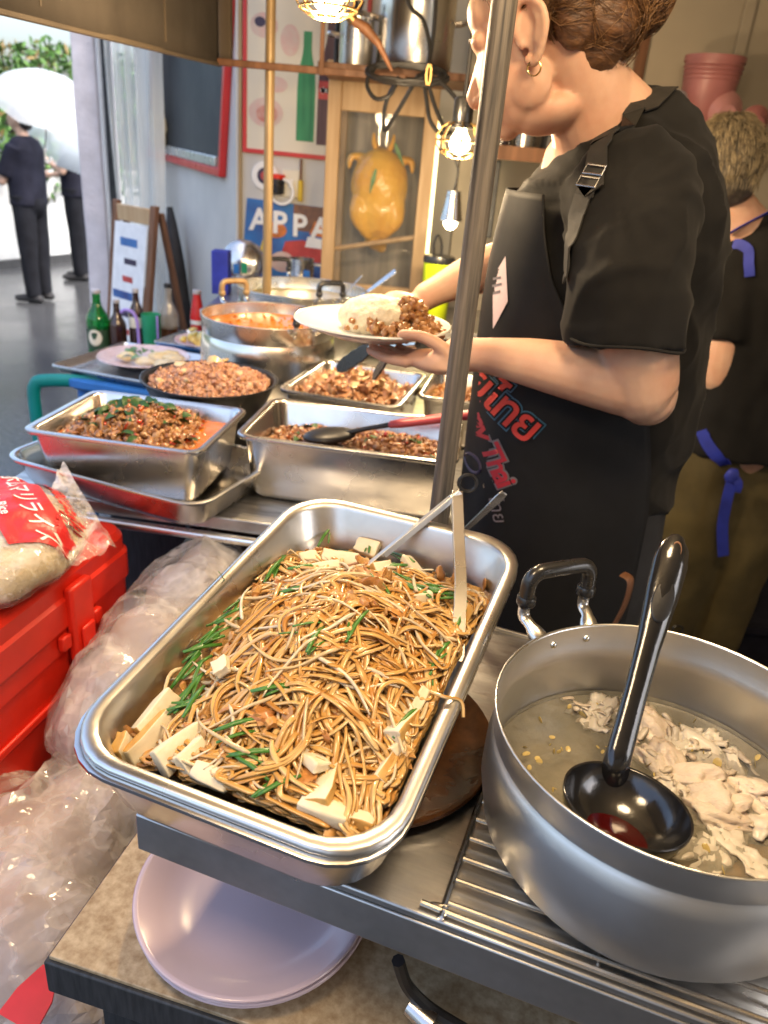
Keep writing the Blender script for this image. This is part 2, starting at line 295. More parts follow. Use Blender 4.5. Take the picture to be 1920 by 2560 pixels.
class MB:
    def __init__(s): s.v = []; s.f = []; s.n = 0; s.mi = []
    def add(s, verts, faces, mi=0):
        verts = np.asarray(verts, float).reshape(-1, 3); o = s.n
        s.v.append(verts); s.n += len(verts)
        s.f.extend([[i + o for i in f] for f in faces]); s.mi.extend([mi] * len(faces))
        return s
    def box(s, c, size, rot=None, mi=0):
        x, y, z = [k / 2 for k in size]
        p = np.array([(-x, -y, -z), (x, -y, -z), (x, y, -z), (-x, y, -z), (-x, -y, z), (x, -y, z), (x, y, z), (-x, y, z)])
        if rot is not None: p = p @ np.array(rot.to_matrix() if hasattr(rot, 'to_matrix') else rot).T
        return s.add(p + np.array(c), [(0, 3, 2, 1), (4, 5, 6, 7), (0, 1, 5, 4), (1, 2, 6, 5), (2, 3, 7, 6), (3, 0, 4, 7)], mi)
    def span(s, lo, hi, mi=0):
        lo, hi = np.array(lo, float), np.array(hi, float)
        return s.box((lo + hi) / 2, hi - lo, mi=mi)
    def loft(s, loops, cap0=True, cap1=True, closed=True, mi=0):
        n = len(loops[0]); P = np.concatenate([np.asarray(l, float) for l in loops]); F = []
        for k in range(len(loops) - 1):
            for i in range(n if closed else n - 1):
                j = (i + 1) % n
                F.append((k * n + i, k * n + j, (k + 1) * n + j, (k + 1) * n + i))
        if cap0: F.append(tuple(range(n - 1, -1, -1)))
        if cap1: F.append(tuple((len(loops) - 1) * n + i for i in range(n)))
        return s.add(P, F, mi)
    def lathe(s, prof, n=40, c=(0, 0, 0), cap0=False, cap1=False, mi=0):
        a = np.linspace(0, 2 * PI, n, endpoint=False)
        return s.loft([np.c_[c[0] + r * np.cos(a), c[1] + r * np.sin(a), np.full(n, c[2] + z)] for r, z in prof], cap0, cap1, mi=mi)
    def tube(s, pts, r, n=8, cap=True, round_=False, flat=1.0, closed=False, upv=None, mi=0):
        P = [V(p) for p in pts]; m = len(P)
        rr = list(r) if hasattr(r, '__len__') else [r] * m
        T = []
        for i in range(m):
            a = P[i - 1] if i > 0 else (P[-1] if closed else P[0]); b = P[(i + 1) % m] if (i < m - 1 or closed) else P[-1]
            t = b - a; T.append(t.normalized() if t.length > 1e-9 else V((0, 0, 1)))
        u = V(upv) if upv else (V((0, 0, 1)) if abs(T[0].z) < 0.9 else V((0, 1, 0)))
        loops = []
        x = T[0].cross(u).normalized()
        for i in range(m):
            x = (x - T[i] * x.dot(T[i])).normalized(); y = T[i].cross(x)
            loops.append([P[i] + x * (rr[i] * math.cos(2 * PI * k / n)) + y * (rr[i] * flat * math.sin(2 * PI * k / n)) for k in range(n)])
        if round_:
            def dome(i, sg):
                out = []
                for q in (0.35, 0.7, 0.94):
                    h = math.sqrt(1 - q * q)
                    out.append([P[i] + (V(p) - P[i]) * h + T[i] * (sg * rr[i] * q * flat) for p in loops[i]])
                return out
            loops = dome(0, -1)[::-1] + loops + dome(m - 1, 1)
        if closed: loops.append(loops[0]); cap = False
        return s.loft(loops, cap, cap, mi=mi)
    def blob(s, c, rad, sub=2, amp=0.0, fr=1.5, seed=0, rot=None, mi=0):
        v, f = ico(sub); p = v.copy()
        if amp:
            p = np.array([q * (1 + amp * noise.noise(V(q) * fr + V((seed * 3.7, seed * 1.3, seed)))) for q in p])
        p = p * np.array(rad)
        if rot is not None: p = p @ np.array(rot.to_matrix() if hasattr(rot, 'to_matrix') else rot).T
        return s.add(p + np.array(c), f, mi)
    def mesh(s, name, smooth=True, mats=()):
        me = bpy.data.meshes.new(name)
        vv_ = np.concatenate(s.v) if s.v else np.zeros((0, 3))
        me.from_pydata(vv_.tolist(), [], s.f)
        for m_ in mats: me.materials.append(M(m_) if isinstance(m_, str) else m_)
        if len(mats) > 1: me.polygons.foreach_set('material_index', s.mi)
        if smooth: me.polygons.foreach_set('use_smooth', [True] * len(me.polygons))
        me.update()
        return me

def link(name, me, parent=None, loc=None, rot=None):
    o = bpy.data.objects.new(name, me); COL.objects.link(o)
    if parent is not None: o.parent = parent
    if loc is not None: o.location = loc
    if rot is not None: o.rotation_euler = rot
    return o

def obj(name, mb, m, parent=None, smooth=True, bev=0.0, seg=2, loc=None, rot=None, kind=None, sharp=40, label=None, sub=0):
    ms = m if isinstance(m, (list, tuple)) else [m]
    me = mb.mesh(name, smooth, ms)
    o = link(name, me, parent, loc, rot)
    if bev:
        b = o.modifiers.new('bevel', 'BEVEL'); b.width = bev; b.segments = seg; b.limit_method = 'ANGLE'; b.angle_limit = R(35)
    if sub:
        q = o.modifiers.new('sub', 'SUBSURF'); q.levels = sub; q.render_levels = sub
    elif smooth and sharp:
        me.set_sharp_from_angle(angle=R(sharp))
    if kind: o['kind'] = kind
    if label: o['label'] = label
    return o

def tag(o, label, cat, group=None):
    o['label'] = label; o['category'] = cat
    if group: o['group'] = group
    return o

def thing(name, label, cat, loc=(0, 0, 0), rotz=0.0, group=None, tilt=0.0, roll=0.0):
    o = bpy.data.objects.new(name, None); COL.objects.link(o); o.empty_display_size = 0.05
    o.location = loc; o.rotation_euler = (tilt, roll, rotz)
    return tag(o, label, cat, group)

def struct(o): o['kind'] = 'structure'; return o

def smoothpath(pts, k=6, closed=False):
    P = [V(p) for p in pts]; out = []; m = len(P)
    rng = range(m if closed else m - 1)
    for i in rng:
        p0 = P[(i - 1) % m] if closed or i > 0 else P[0]; p1 = P[i % m]; p2 = P[(i + 1) % m]
        p3 = P[(i + 2) % m] if closed or i + 2 < m else P[-1]
        for j in range(k):
            t = j / k
            out.append(0.5 * ((2 * p1) + (p2 - p0) * t + (2 * p0 - 5 * p1 + 4 * p2 - p3) * t * t + (3 * p1 - p0 - 3 * p2 + p3) * t ** 3))
    if not closed: out.append(P[-1])
    return out

def rr(w_, d_, r, n=6):
    """rounded rectangle loop"""
    r = min(r, w_ / 2 - 1e-4, d_ / 2 - 1e-4); out = []
    for cx, cy_, a0 in ((w_ / 2 - r, d_ / 2 - r, 0), (-w_ / 2 + r, d_ / 2 - r, PI / 2), (-w_ / 2 + r, -d_ / 2 + r, PI), (w_ / 2 - r, -d_ / 2 + r, 1.5 * PI)):
        for k in range(n + 1):
            a = a0 + k / n * PI / 2; out.append((cx + r * math.cos(a), cy_ + r * math.sin(a)))
    return out

def rl(w_, d_, r, z, n=6): return [(x, y, z) for x, y in rr(w_, d_, r, n)]

def strands(S, wid, thk, K=6):
    """many noodle-like tubes at once: S (count, points, 3)"""
    S = np.asarray(S, float); c, p, _ = S.shape
    T = np.gradient(S, axis=1); T /= np.linalg.norm(T, axis=2, keepdims=True) + 1e-9
    U = np.zeros_like(T); U[..., 2] = 1
    A = np.cross(T, U); A /= np.linalg.norm(A, axis=2, keepdims=True) + 1e-6
    B = np.cross(A, T)
    wid = np.broadcast_to(np.asarray(wid, float), (c,)) if np.ndim(wid) < 2 else wid
    ang = np.linspace(0, 2 * PI, K, endpoint=False)
    taper = np.ones(p); taper[0] = taper[-1] = 0.45
    W_ = (wid[:, None] if wid.ndim == 1 else wid) * taper[None, :]
    P = S[:, :, None, :] + A[:, :, None, :] * (np.cos(ang)[None, None, :, None] * W_[:, :, None, None]) + B[:, :, None, :] * (np.sin(ang)[None, None, :, None] * W_[:, :, None, None] * thk)
    Vv = P.reshape(-1, 3)
    base = (np.arange(c) * p * K)[:, None, None] + (np.arange(p - 1) * K)[None, :, None]
    k0 = np.arange(K)[None, None, :]; k1 = (k0 + 1) % K
    F = np.stack([base + k0, base + k1, base + K + k1, base + K + k0], -1).reshape(-1, 4)
    caps = []
    for i in range(c):
        o = i * p * K; caps.append(list(range(o + K - 1, o - 1, -1))); caps.append([o + (p - 1) * K + k for k in range(K)])
    return Vv, F.tolist() + caps

def remesh(mb, voxel, smooth=4, fac=0.5):
    me = mb.mesh('tmp', False); o = bpy.data.objects.new('tmp', me); COL.objects.link(o)
    q = o.modifiers.new('r', 'REMESH'); q.mode = 'VOXEL'; q.voxel_size = voxel
    if smooth:
        s_ = o.modifiers.new('s', 'SMOOTH'); s_.iterations = smooth; s_.factor = fac
    dg = bpy.context.evaluated_depsgraph_get(); dg.update()
    out = bpy.data.meshes.new_from_object(o.evaluated_get(dg), depsgraph=dg)
    bpy.data.objects.remove(o); bpy.data.meshes.remove(me)
    out.polygons.foreach_set('use_smooth', [True] * len(out.polygons))
    return out

def displace(me, fn):
    n = len(me.vertices); co = np.empty(n * 3); me.vertices.foreach_get('co', co); co = co.reshape(-1, 3)
    no = np.empty(n * 3); me.vertex_normals.foreach_get('vector', no); no = no.reshape(-1, 3)
    d_ = np.array([fn(V(p)) for p in co])
    me.vertices.foreach_set('co', (co + no * d_[:, None]).ravel()); me.update()

def meshobj(name, me, m, parent=None, kind=None):
    me.materials.clear(); me.materials.append(M(m)); me.name = name
    o = link(name, me, parent)
    if kind: o['kind'] = kind
    return o

def bvh(me):
    return BVHTree.FromPolygons([v.co[:] for v in me.vertices], [p.vertices[:] for p in me.polygons])

def flat_poly(pts, th=0.002):
    """closed 2D outline (x, z) as a thin slab facing -y"""
    b = MB(); n = len(pts)
    return b.loft([[(x, 0, z) for x, z in pts], [(x, -th, z) for x, z in pts]])

def text_mesh(body, size, th=0.0, font_res=3, bold=0.0, spacing=1.0):
    c = bpy.data.curves.new('t', 'FONT'); c.body = body; c.size = size; c.extrude = th; c.resolution_u = font_res; c.align_x = 'CENTER'; c.align_y = 'CENTER'; c.offset = bold; c.space_character = spacing
    o = bpy.data.objects.new('t', c); COL.objects.link(o)
    dg = bpy.context.evaluated_depsgraph_get(); dg.update()
    me = bpy.data.meshes.new_from_object(o.evaluated_get(dg), depsgraph=dg)
    bpy.data.objects.remove(o); bpy.data.curves.remove(c)
    return me

def drape_mesh(me, mtx, tree, direction, off=0.002, cuts=2):
    """lay a flat mesh (in its own xy plane, put in place by mtx) on a surface along a direction"""
    b = bmesh.new(); b.from_mesh(me)
    bmesh.ops.triangulate(b, faces=b.faces[:])
    for _ in range(cuts):
        long_ = [e for e in b.edges if e.calc_length() > 0.008]
        if long_: bmesh.ops.subdivide_edges(b, edges=long_, cuts=1, use_grid_fill=False); bmesh.ops.triangulate(b, faces=b.faces[:])
    D_ = V(direction).normalized()
    for v in b.verts:
        p = mtx @ v.co
        hit = tree.ray_cast(p - D_ * 0.6, D_)
        if hit[0] is not None: v.co = hit[0] - D_ * off
        else:
            q = tree.find_nearest(p); v.co = q[0] + q[1] * off
    b.to_mesh(me); b.free(); me.update()
    return me

# ================================================================== the setting
b = MB(); b.add([(-60, -20, 0), (60, -20, 0), (60, 90, 0), (-60, 90, 0)], [(0, 1, 2, 3)])
struct(obj('street_ground', b, 'wet_asphalt', smooth=False))
b = MB(); b.span((0.16, 0.3, 0.004), (2.4, 3.3, 0.03))
struct(obj('stall_floor', b, 'floor_dark', smooth=False))
b = MB(); b.span((-0.62, -1.9, 2.42), (2.4, 3.6, 2.47))  # unseen roof, carried back past the camera to cut the sky fill
struct(obj('stall_roof', b, 'wall_beige', smooth=False))
b = MB(); b.span((-0.75, -2.3, 0), (4.0, -2.1, 6.5))  # added unseen wall behind the camera, blocks sky light from that side
struct(obj('wall_sky_blocker', b, 'wall_beige', smooth=False))
b = MB(); b.span((-0.69, 3.25, 0), (2.4, 3.4, 2.42))
struct(obj('wall_back', b, 'wall_paint', smooth=False))
b = MB(); b.span((0.16, 2.98, 0), (2.38, 3.1, 2.42))
struct(obj('wall_kitchen', b, 'wall_beige', smooth=False))
b = MB(); b.span((2.4, 0.2, 0), (2.5, 3.4, 2.42))
struct(obj('wall_right', b, 'wall_beige', smooth=False))
# angled wall that runs back from the corner beside the poster
WD = V((-0.52, 0.95, 0)).normalized(); WN = V((-0.95, -0.52, 0)).normalized() * 1
WN = V((-0.8772, -0.4801, 0))
p0 = V((-0.68, 3.262, 0)); p1 = p0 + WD * 2.05
b = MB(); q = [p0, p1, p1 - WN * 0.12, p0 - WN * 0.12]
b.loft([[(*p.xy, 0.0) for p in q], [(*p.xy, 2.6) for p in q]])
struct(obj('wall_angled', b, 'wall_paint', smooth=False))
for x_ in (0.715, 1.03):
    b = MB(); b.box((x_, 2.968, 1.3), (0.035, 0.02, 2.2))
    tag(obj('wall_batten', b, 'brown_wood' if x_ < 0.8 else 'wall_beige', bev=0.003, smooth=False),
        'dark brown vertical batten on the beige wall behind the woman' if x_ < 0.8 else 'pale vertical batten on the beige wall above the man', 'batten', 'battens on the beige kitchen wall')
# wall trim between the two panels of the poster wall
b = MB(); b.box((-0.672, 3.243, 1.2), (0.012, 0.012, 2.4)); tag(obj('corner_strip', b, 'thin_pole', smooth=False), 'thin ochre strip down the corner of the poster wall', 'strip')

# street wall, hedge, column, curtain
wd = V((0.39, 0.92, 0)).normalized(); wn = V((0.92, -0.39, 0)).normalized()
a0 = V((-4.15, 9.17, 0)) - wd * 6.0; a1 = V((-4.15, 9.17, 0)) + wd * 7.0
b = MB(); q = [a0, a1, a1 - wn * 0.25, a0 - wn * 0.25]
b.loft([[(*p.xy, 0.0) for p in q], [(*p.xy, 0.95) for p in q]])
t = thing('street_wall', 'white rendered low wall across the wet street under the hedge', 'wall', a0[:])
o = obj('wall_face', b, 'street_wall', t, smooth=False, bev=0.01, loc=(-a0)[:])
b = MB(); q = [a0 + wn * 0.02, a1 + wn * 0.02, a1 - wn * 0.27, a0 - wn * 0.27]
b.loft([[(*p.xy, 0.95) for p in q], [(*p.xy, 1.0) for p in q]])
obj('coping', b, 'street_wall', t, smooth=False, bev=0.008, loc=(-a0)[:])
b = MB(); q = [a0 + wn * 0.04, a1 + wn * 0.04, a1 + wn * 0.003, a0 + wn * 0.003]
b.loft([[(*p.xy, 0.0) for p in q], [(*p.xy, 0.09) for p in q]])
obj('skirting', b, 'dark_board', t, smooth=False, loc=(-a0)[:])
rng = np.random.default_rng(5)
t = thing('hedge', 'leafy green hedge with reddish tips above the white street wall', 'hedge', a0[:])
NL = 30000
lv = np.zeros((NL, 4, 3))
s_ = rng.uniform(0, 13, NL); dpt = rng.uniform(-0.55, 0.12, NL); hz = rng.uniform(0.72, 2.22, NL) + 0.09 * np.sin(s_ * 5) + 0.05 * np.sin(s_ * 13)
thin = rng.uniform(0, 1, NL) < 0.25
cen = np.array(a0)[None] * 0 + s_[:, None] * np.array(wd)[None] + dpt[:, None] * np.array(wn)[None] + np.c_[np.zeros(NL), np.zeros(NL), hz]
ax = rng.normal(size=(NL, 3)); ax[:, 2] -= 0.3; ax /= np.linalg.norm(ax, axis=1, keepdims=True)
bx_ = np.cross(ax, rng.normal(size=(NL, 3))); bx_ /= np.linalg.norm(bx_, axis=1, keepdims=True)
ln = rng.uniform(0.035, 0.075, NL)[:, None]; wdh = ln * rng.uniform(0.28, 0.4, NL)[:, None]
lv[:, 0] = cen - ax * ln; lv[:, 1] = cen + bx_ * wdh; lv[:, 2] = cen + ax * ln; lv[:, 3] = cen - bx_ * wdh
b = MB(); b.add(lv.reshape(-1, 3), np.arange(NL * 4).reshape(-1, 4).tolist())
obj('foliage', b, 'hedge_leaf', t, smooth=False, kind='stuff')
b = MB(); rd = random.Random(4)
for k in range(60):
    s0 = rd.uniform(0, 13); p = V(wd) * s0 + V(wn) * rd.uniform(-0.4, 0.0)
    b.tube([(*p.xy, 0.6), (*(p + V((rd.uniform(-.1, .1), rd.uniform(-.1, .1), 0))).xy, 1.3), (*(p + V((rd.uniform(-.2, .2), rd.uniform(-.2, .2), 0))).xy, 2.1)], [0.014, 0.01, 0.004], 5)
obj('stems', b, 'twig', t, kind='stuff')

t = thing('rendered_column', 'pale rough rendered column at the stall opening beside the street', 'column', (-1.9, 5.05, 0))
b = MB(); lps = []
for z_ in np.linspace(0, 2.7, 28):
    lps.append([(x + 0.006 * noise.noise(V((x * 9, y * 9, z_ * 3))), y + 0.006 * noise.noise(V((x * 9 + 4, y * 9, z_ * 3))), z_) for x, y in rr(0.135, 0.3, 0.012, 3)])
b.loft(lps); obj('shaft', b, 'stucco', t)
b = MB(); b.tube([(0.083, -0.13, 0), (0.083, -0.13, 2.7)], 0.012, 10); obj('white_pipe', b, 'white_paint', t)
t = thing('door_post', 'black steel post between the pale column and the clear curtain', 'post', (-1.742, 4.83, 0))
b = MB(); b.span((-0.022, -0.02, 0), (0.022, 0.02, 2.6)); obj('upright', b, 'dark_metal', t, bev=0.003)
b = MB(); b.box((0.0, -0.028, 0.92), (0.03, 0.014, 0.05)); obj('latch', b, 'steel', t, bev=0.002)

# clear vinyl curtain
b = MB(); loops = []
top = [V((-1.6451, 4.6, 1.8951)), V((-1.2232, 4.15, 1.8461))]; bot = [V((-1.5732, 4.55, 0.8108)), V((-1.257, 4.1, 0.7034))]
for i in range(26):
    f_ = i / 25; row = []
    for k in range(70):
        u = k / 69
        a_ = top[0].lerp(top[1], u); c_ = bot[0].lerp(bot[1], u)
        p = a_.lerp(c_, f_); p.z = 2.3 * (1 - f_) + 0.25 * f_
        am = 0.035 * (1 - 0.3 * f_)
        p += V((-0.6, -0.8, 0)) * (am * math.sin(u * 34 + 0.8 * math.sin(f_ * 3 + u * 6)) + 0.015 * math.sin(u * 61 + f_ * 2))
        row.append(p)
    loops.append(row)
b.loft(loops, False, False, closed=False)
tag(obj('vinyl_curtain', b, 'film_curtain'), 'hanging folds of cloudy clear vinyl curtain beside the chalkboard', 'curtain')

def quad_frame(t, cs, wd_, th, n, m_frame, m_in, name_in='board_face'):
    """a framed board from four corners (bl, br, tr, tl); n points to the viewer"""
    cs = [V(c) for c in cs]; n = V(n).normalized(); o = V(t.location)
    for i in range(4):
        a, c = cs[i], cs[(i + 1) % 4]; d_ = (c - a).normalized(); inn = n.cross(d_).normalized()
        m_ = MB(); q = [a, c, c + inn * wd_ - d_ * (0 if i % 2 else 0), a + inn * wd_]
        z0 = 0.0 if i % 2 else 0.0015
        m_.loft([[p - o for p in q], [p + n * (th + z0) - o for p in q]])
        obj('frame_rail', m_, m_frame, t, bev=0.006 if th > 0.01 else 0.002, seg=3)
    m_ = MB(); c0 = sum(cs, V()) / 4
    q = [c + (c0 - c) * 0.03 for c in cs]
    m_.loft([[p + n * 0.002 - o for p in q], [p + n * (th * 0.5) - o for p in q]])
    return obj(name_in, m_, m_in, t, smooth=False)

cb = [(-1.4518, 4.6721, 1.3565), (-0.7647, 3.4167, 1.3336), (-0.6916, 3.2831, 1.9065), (-1.3559, 4.497, 2.034)]
cb[2] = (cb[2][0], cb[2][1], 1.98); cb[3] = (cb[3][0], cb[3][1], 2.0)
t = thing('chalkboard', 'blank black chalkboard in a rounded red frame on the wall', 'chalkboard', cb[0])
quad_frame(t, cb, 0.035, 0.03, WN, 'red_frame', 'chalkboard')
m_ = MB(); a, c = V(cb[0]), V(cb[1]); d_ = c - a; o_ = V(cb[0])
q = [a + d_ * 0.06 + V((0, 0, 0.036)), a + d_ * 0.96 + V((0, 0, 0.036)), a + d_ * 0.96 + V((0, 0, 0.075)), a + d_ * 0.06 + V((0, 0, 0.075))]
m_.loft([[p + WN * 0.016 - o_ for p in q], [p + WN * 0.034 - o_ for p in q]]); obj('chalk_ledge', m_, 'ledge_grey', t, bev=0.004)

# cat figurine on the chalk ledge, half behind the curtain
cp = V((-1.2647, 4.3303, 1.4066)) + WN * 0.05
t = thing('cat_figurine', 'small cream cat figurine sitting at the chalkboard edge behind the curtain', 'figurine', cp[:])
b = MB(); b.blob((0, 0, 0.045), (0.045, 0.04, 0.055), 2); b.blob((0, -0.01, 0.12), (0.042, 0.038, 0.036), 2)
b.tube([(0.03, -0.02, 0.05), (0.045, -0.035, 0.09), (0.04, -0.04, 0.13)], [0.014, 0.013, 0.014], 8, round_=True); b.tube([(-0.02, 0.02, 0.03), (0.04, 0.03, 0.0)], [0.014, 0.01], 8, round_=True)
meshobj('body', remesh(b, 0.005, 3), 'cat_cream', t)
for sx in (-1, 1):
    b = MB(); b.lathe([(0.014, 0), (0.010, 0.014), (0.002, 0.03)], 10, (sx * 0.024, -0.01, 0.145), True, True); obj('ear', b, 'cat_cream', t)

# poster of drinks and dishes in a red frame
t = thing('drinks_poster', 'cream poster with green and dark bottles and dishes in thin red frame', 'poster', (-0.663, 3.25, 1.44))
px0, px1, pz0, pz1 = -0.663, -0.2, 1.437, 2.15
quad_frame(t, [(px0, 3.249, pz0), (px1, 3.249, pz0 - 0.005), (px1, 3.249, pz1), (px0, 3.249, pz1)], 0.016, 0.008, (0, -1, 0), 'red_frame', 'poster_cream', 'print_sheet')
def pposter(name, pts, m_, y=3.2445, th=0.0006):
    b = flat_poly([(x + 0.663, z_ - 1.44) for x, z_ in pts], th); return obj(name, b, m_, t, smooth=False, loc=(0, y - 3.25, 0))
def bottle_outline(cx, z0, h, w_, neck=0.35, shoulder=0.62, taper=0.0):
    right = [(w_ / 2, 0), (w_ / 2, shoulder * h * 0.8), (w_ / 2 * 0.92, shoulder * h), (w_ / 2 * neck * 1.15, h * 0.80), (w_ / 2 * neck, h * 0.86), (w_ / 2 * neck, h)]
    return [(cx + x, z0 + z_) for x, z_ in right] + [(cx - x, z0 + z_) for x, z_ in right[::-1]]
pposter('green_bottle_print', bottle_outline(-0.425, 1.493, 0.36, 0.068, 0.45), 'print_green')
pposter('dark_bottle_print', bottle_outline(-0.338, 1.485, 0.42, 0.086, 0.38, 0.60), 'print_dark')
pposter('red_label_print', [(-0.381, 1.64), (-0.295, 1.64), (-0.297, 1.70), (-0.379, 1.70)], 'print_red', 3.2438)
pposter('pale_bottle_print', bottle_outline(-0.262, 1.70, 0.25, 0.06, 0.4), 'print_pink')
pposter('cap_print', [(-0.29, 1.72), (-0.235, 1.72), (-0.24, 1.80), (-0.285, 1.80)], 'print_red', 3.2438)
pposter('script_print', [(-0.372 + 0.0105 * k, 1.672 + (0.010 if k % 2 else -0.010)) for k in range(8)] + [(-0.3 - 0.0105 * k, 1.667 + (0.010 if k % 2 else -0.010)) for k in range(8)], 'white_print', 3.2432)
for nm, cx, cz, rx, rz, m_ in (('dish_print', -0.575, 1.58, 0.065, 0.05, 'print_pink'), ('meal_print', -0.57, 1.575, 0.042, 0.03, 'print_food'), ('upper_dish_print', -0.585, 1.86, 0.05, 0.04, 'print_pink'),
                               ('upper_meal_print', -0.60, 1.87, 0.02, 0.016, 'ink'), ('caption_print', -0.535, 1.675, 0.04, 0.026, 'print_pink'), ('cup_print', -0.49, 1.82, 0.035, 0.05, 'print_pink')):
    pposter(nm, [(cx + rx * math.cos(a), cz + rz * math.sin(a)) for a in np.linspace(0, 2 * PI, 28, endpoint=False)], m_, 3.2445 - (0.0008 if 'meal' in nm else 0))
# blue poster with large letters
t = thing('blue_poster', 'blue food poster with large white letters low on the wall', 'poster', (-0.66, 3.248, 1.0))
b = MB(); b.loft([[(-0.67, 3.246, 0.95), (-0.30, 3.246, 0.96), (-0.30, 3.246, 1.262), (-0.645, 3.246, 1.275)], [(-0.67, 3.244, 0.95), (-0.30, 3.244, 0.96), (-0.30, 3.244, 1.262), (-0.645, 3.244, 1.275)]])
obj('print_sheet', b, 'print_blue', t, smooth=False, loc=(0.66, -3.248, -1.0))
def pblue(name, pts, m_, y):
    b = flat_poly([(x + 0.66, z_ - 1.0) for x, z_ in pts], 0.0006); return obj(name, b, m_, t, smooth=False, loc=(0, y - 3.248, 0))
pblue('brown_corner_print', [(-0.46, 1.17), (-0.302, 1.165), (-0.302, 1.262), (-0.46, 1.267)], 'print_brown', 3.2436)
pblue('red_print', [(-0.51, 1.06), (-0.302, 1.05), (-0.302, 1.11), (-0.42, 1.135), (-0.49, 1.125)], 'print_red', 3.2436)
pblue('white_panel_print', [(-0.41, 1.11), (-0.302, 1.105), (-0.302, 1.14), (-0.40, 1.15)], 'white_print', 3.243)
pblue('orange_print', [(-0.395, 1.16), (-0.34, 1.15), (-0.335, 1.20), (-0.375, 1.21)], 'print_orange', 3.243)
pblue('brown_dish_print', [(-0.53 + 0.045 * math.cos(a), 1.165 + 0.03 * math.sin(a)) for a in np.linspace(0, 6.28, 20, endpoint=False)], 'print_orange', 3.243)
pblue('pale_dish_print', [(-0.50 + 0.05 * math.cos(a), 1.045 + 0.04 * math.sin(a)) for a in np.linspace(0, 6.28, 20, endpoint=False)], 'print_pink', 3.243)
pblue('yellow_print', [(-0.60, 1.05), (-0.57, 1.045), (-0.555, 1.15), (-0.575, 1.15)], 'yellow_print', 3.243)
for k, (ch, x_, z_) in enumerate((('A', -0.595, 1.195), ('P', -0.515, 1.19), ('P', -0.435, 1.185), ('A', -0.35, 1.18))):
    me = text_mesh(ch, 0.115, 0.0004, bold=0.003)
    o = meshobj('letter', me, 'white_print', t); o.location = (x_ + 0.66, 3.2424 - 3.248, z_ - 1.0); o.rotation_euler = (PI / 2, 0, 0)
# round stickers and tape hung on the wall
def ring(name, label, c, ro, ri, m_, cat='sticker', th=0.02):
    b = MB(); a_ = np.linspace(0, 2 * PI, 36, endpoint=False)
    P_ = [[(r_ * math.cos(a), y, r_ * math.sin(a)) for a in a_] for r_, y in ((ri, 0), (ro, 0), (ro, -th), (ri, -th), (ri, 0))]
    b.loft(P_, False, False); return tag(obj(name, b, m_, loc=c), label, cat)
t = thing('round_sign', 'small round white wall sign with dark blue emblem behind thin pole', 'sign', (-0.575, 3.246, 1.36))
a_ = np.linspace(0, 2 * PI, 32, endpoint=False)
obj('disc', flat_poly([(0.052 * math.cos(a), 0.052 * math.sin(a)) for a in a_], 0.006), 'white_print', t, bev=0.002)
ring_pts = [(0.03 * math.cos(a), 0.03 * math.sin(a)) for a in a_]
obj('emblem', flat_poly(ring_pts, 0.0065), 'ink', t, smooth=False)
obj('emblem_heart', flat_poly([(x * 0.55, z_ * 0.55) for x, z_ in ring_pts], 0.007), 'print_red', t, smooth=False)
ring('tape_roll', 'white ring of tape hung on the wall above the blue poster', (-0.505, 3.24, 1.31), 0.05, 0.04, 'white_print', 'tape')
t = thing('mug_print', 'black mug with red top hung on the wall behind thin pole', 'mug', (-0.525, 3.235, 1.30))
b = MB(); b.lathe([(0.0, 0), (0.026, 0), (0.028, 0.004), (0.029, 0.055)], 24, cap0=False); obj('body', b, 'black_plastic', t)
b = MB(); b.lathe([(0.029, 0.055), (0.03, 0.07), (0.0, 0.072)], 24); obj('lid', b, 'red_plastic', t)
t = thing('yellow_marker', 'small yellow marker hanging on the wall below the poster', 'marker', (-0.435, 3.238, 1.28))
b = MB(); b.tube([(0, 0, 0), (0, 0, 0.075)], 0.010, 10); obj('body', b, 'yellow_print', t)
b = MB(); b.tube([(0, 0, 0.075), (0, 0, 0.15)], 0.005, 8); obj('cord', b, 'brown_wood', t)
t = thing('light_switch', 'cream light switch plate on the wall beside yellow marker', 'switch', (-0.475, 3.25, 1.34))
b = MB(); b.box((0, -0.005, 0), (0.07, 0.01, 0.10)); obj('plate', b, 'poster_cream', t, bev=0.003)
b = MB(); b.box((0.004, -0.012, 0), (0.018, 0.008, 0.03)); obj('rocker', b, 'white_print', t, bev=0.002)

# back counter
t = thing('back_counter', 'steel back counter along the poster wall under the wooden cabinet', 'counter', (0, 2.9, 0))
b = MB(); b.span((-0.66, -0.36, 0.94), (0.95, 0.34, 0.968)); obj('top', b, 'counter_steel', t, bev=0.003)
b = MB(); b.span((-0.64, -0.30, 0.0), (0.9, 0.33, 0.94)); obj('cupboard', b, 'dark_board', t, smooth=False)
# blue and silver things on it left of the pots
t = thing('steel_colander', 'round steel colander leaning on the wall with green and blue tags', 'colander', (-0.625, 3.05, 0.968))
b = MB(); b.lathe([(0.0, 0.045), (0.05, 0.04), (0.072, 0.022), (0.078, 0.0), (0.082, 0.0), (0.082, 0.004), (0.076, 0.024), (0.052, 0.046), (0.0, 0.05)], 36)
o = obj('bowl', b, 'steel', t, rot=(R(72), 0, 0.1), loc=(0.0, 0.02, 0.09))
b = MB(); b.box((0.02, -0.055, 0.075), (0.022, 0.004, 0.04)); obj('green_tag', b, 'green_cup', t, bev=0.002)
b = MB(); b.box((-0.01, -0.055, 0.07), (0.022, 0.004, 0.036)); obj('blue_tag', b, 'blue_plastic', t, bev=0.002)
t = thing('blue_carton', 'bright blue carton standing under the steel colander', 'carton', (-0.69, 2.86, 0.968))
b = MB(); b.span((-0.0, -0.03, 0), (0.06, 0.03, 0.15)); obj('box', b, 'blue_strap', t, bev=0.003)
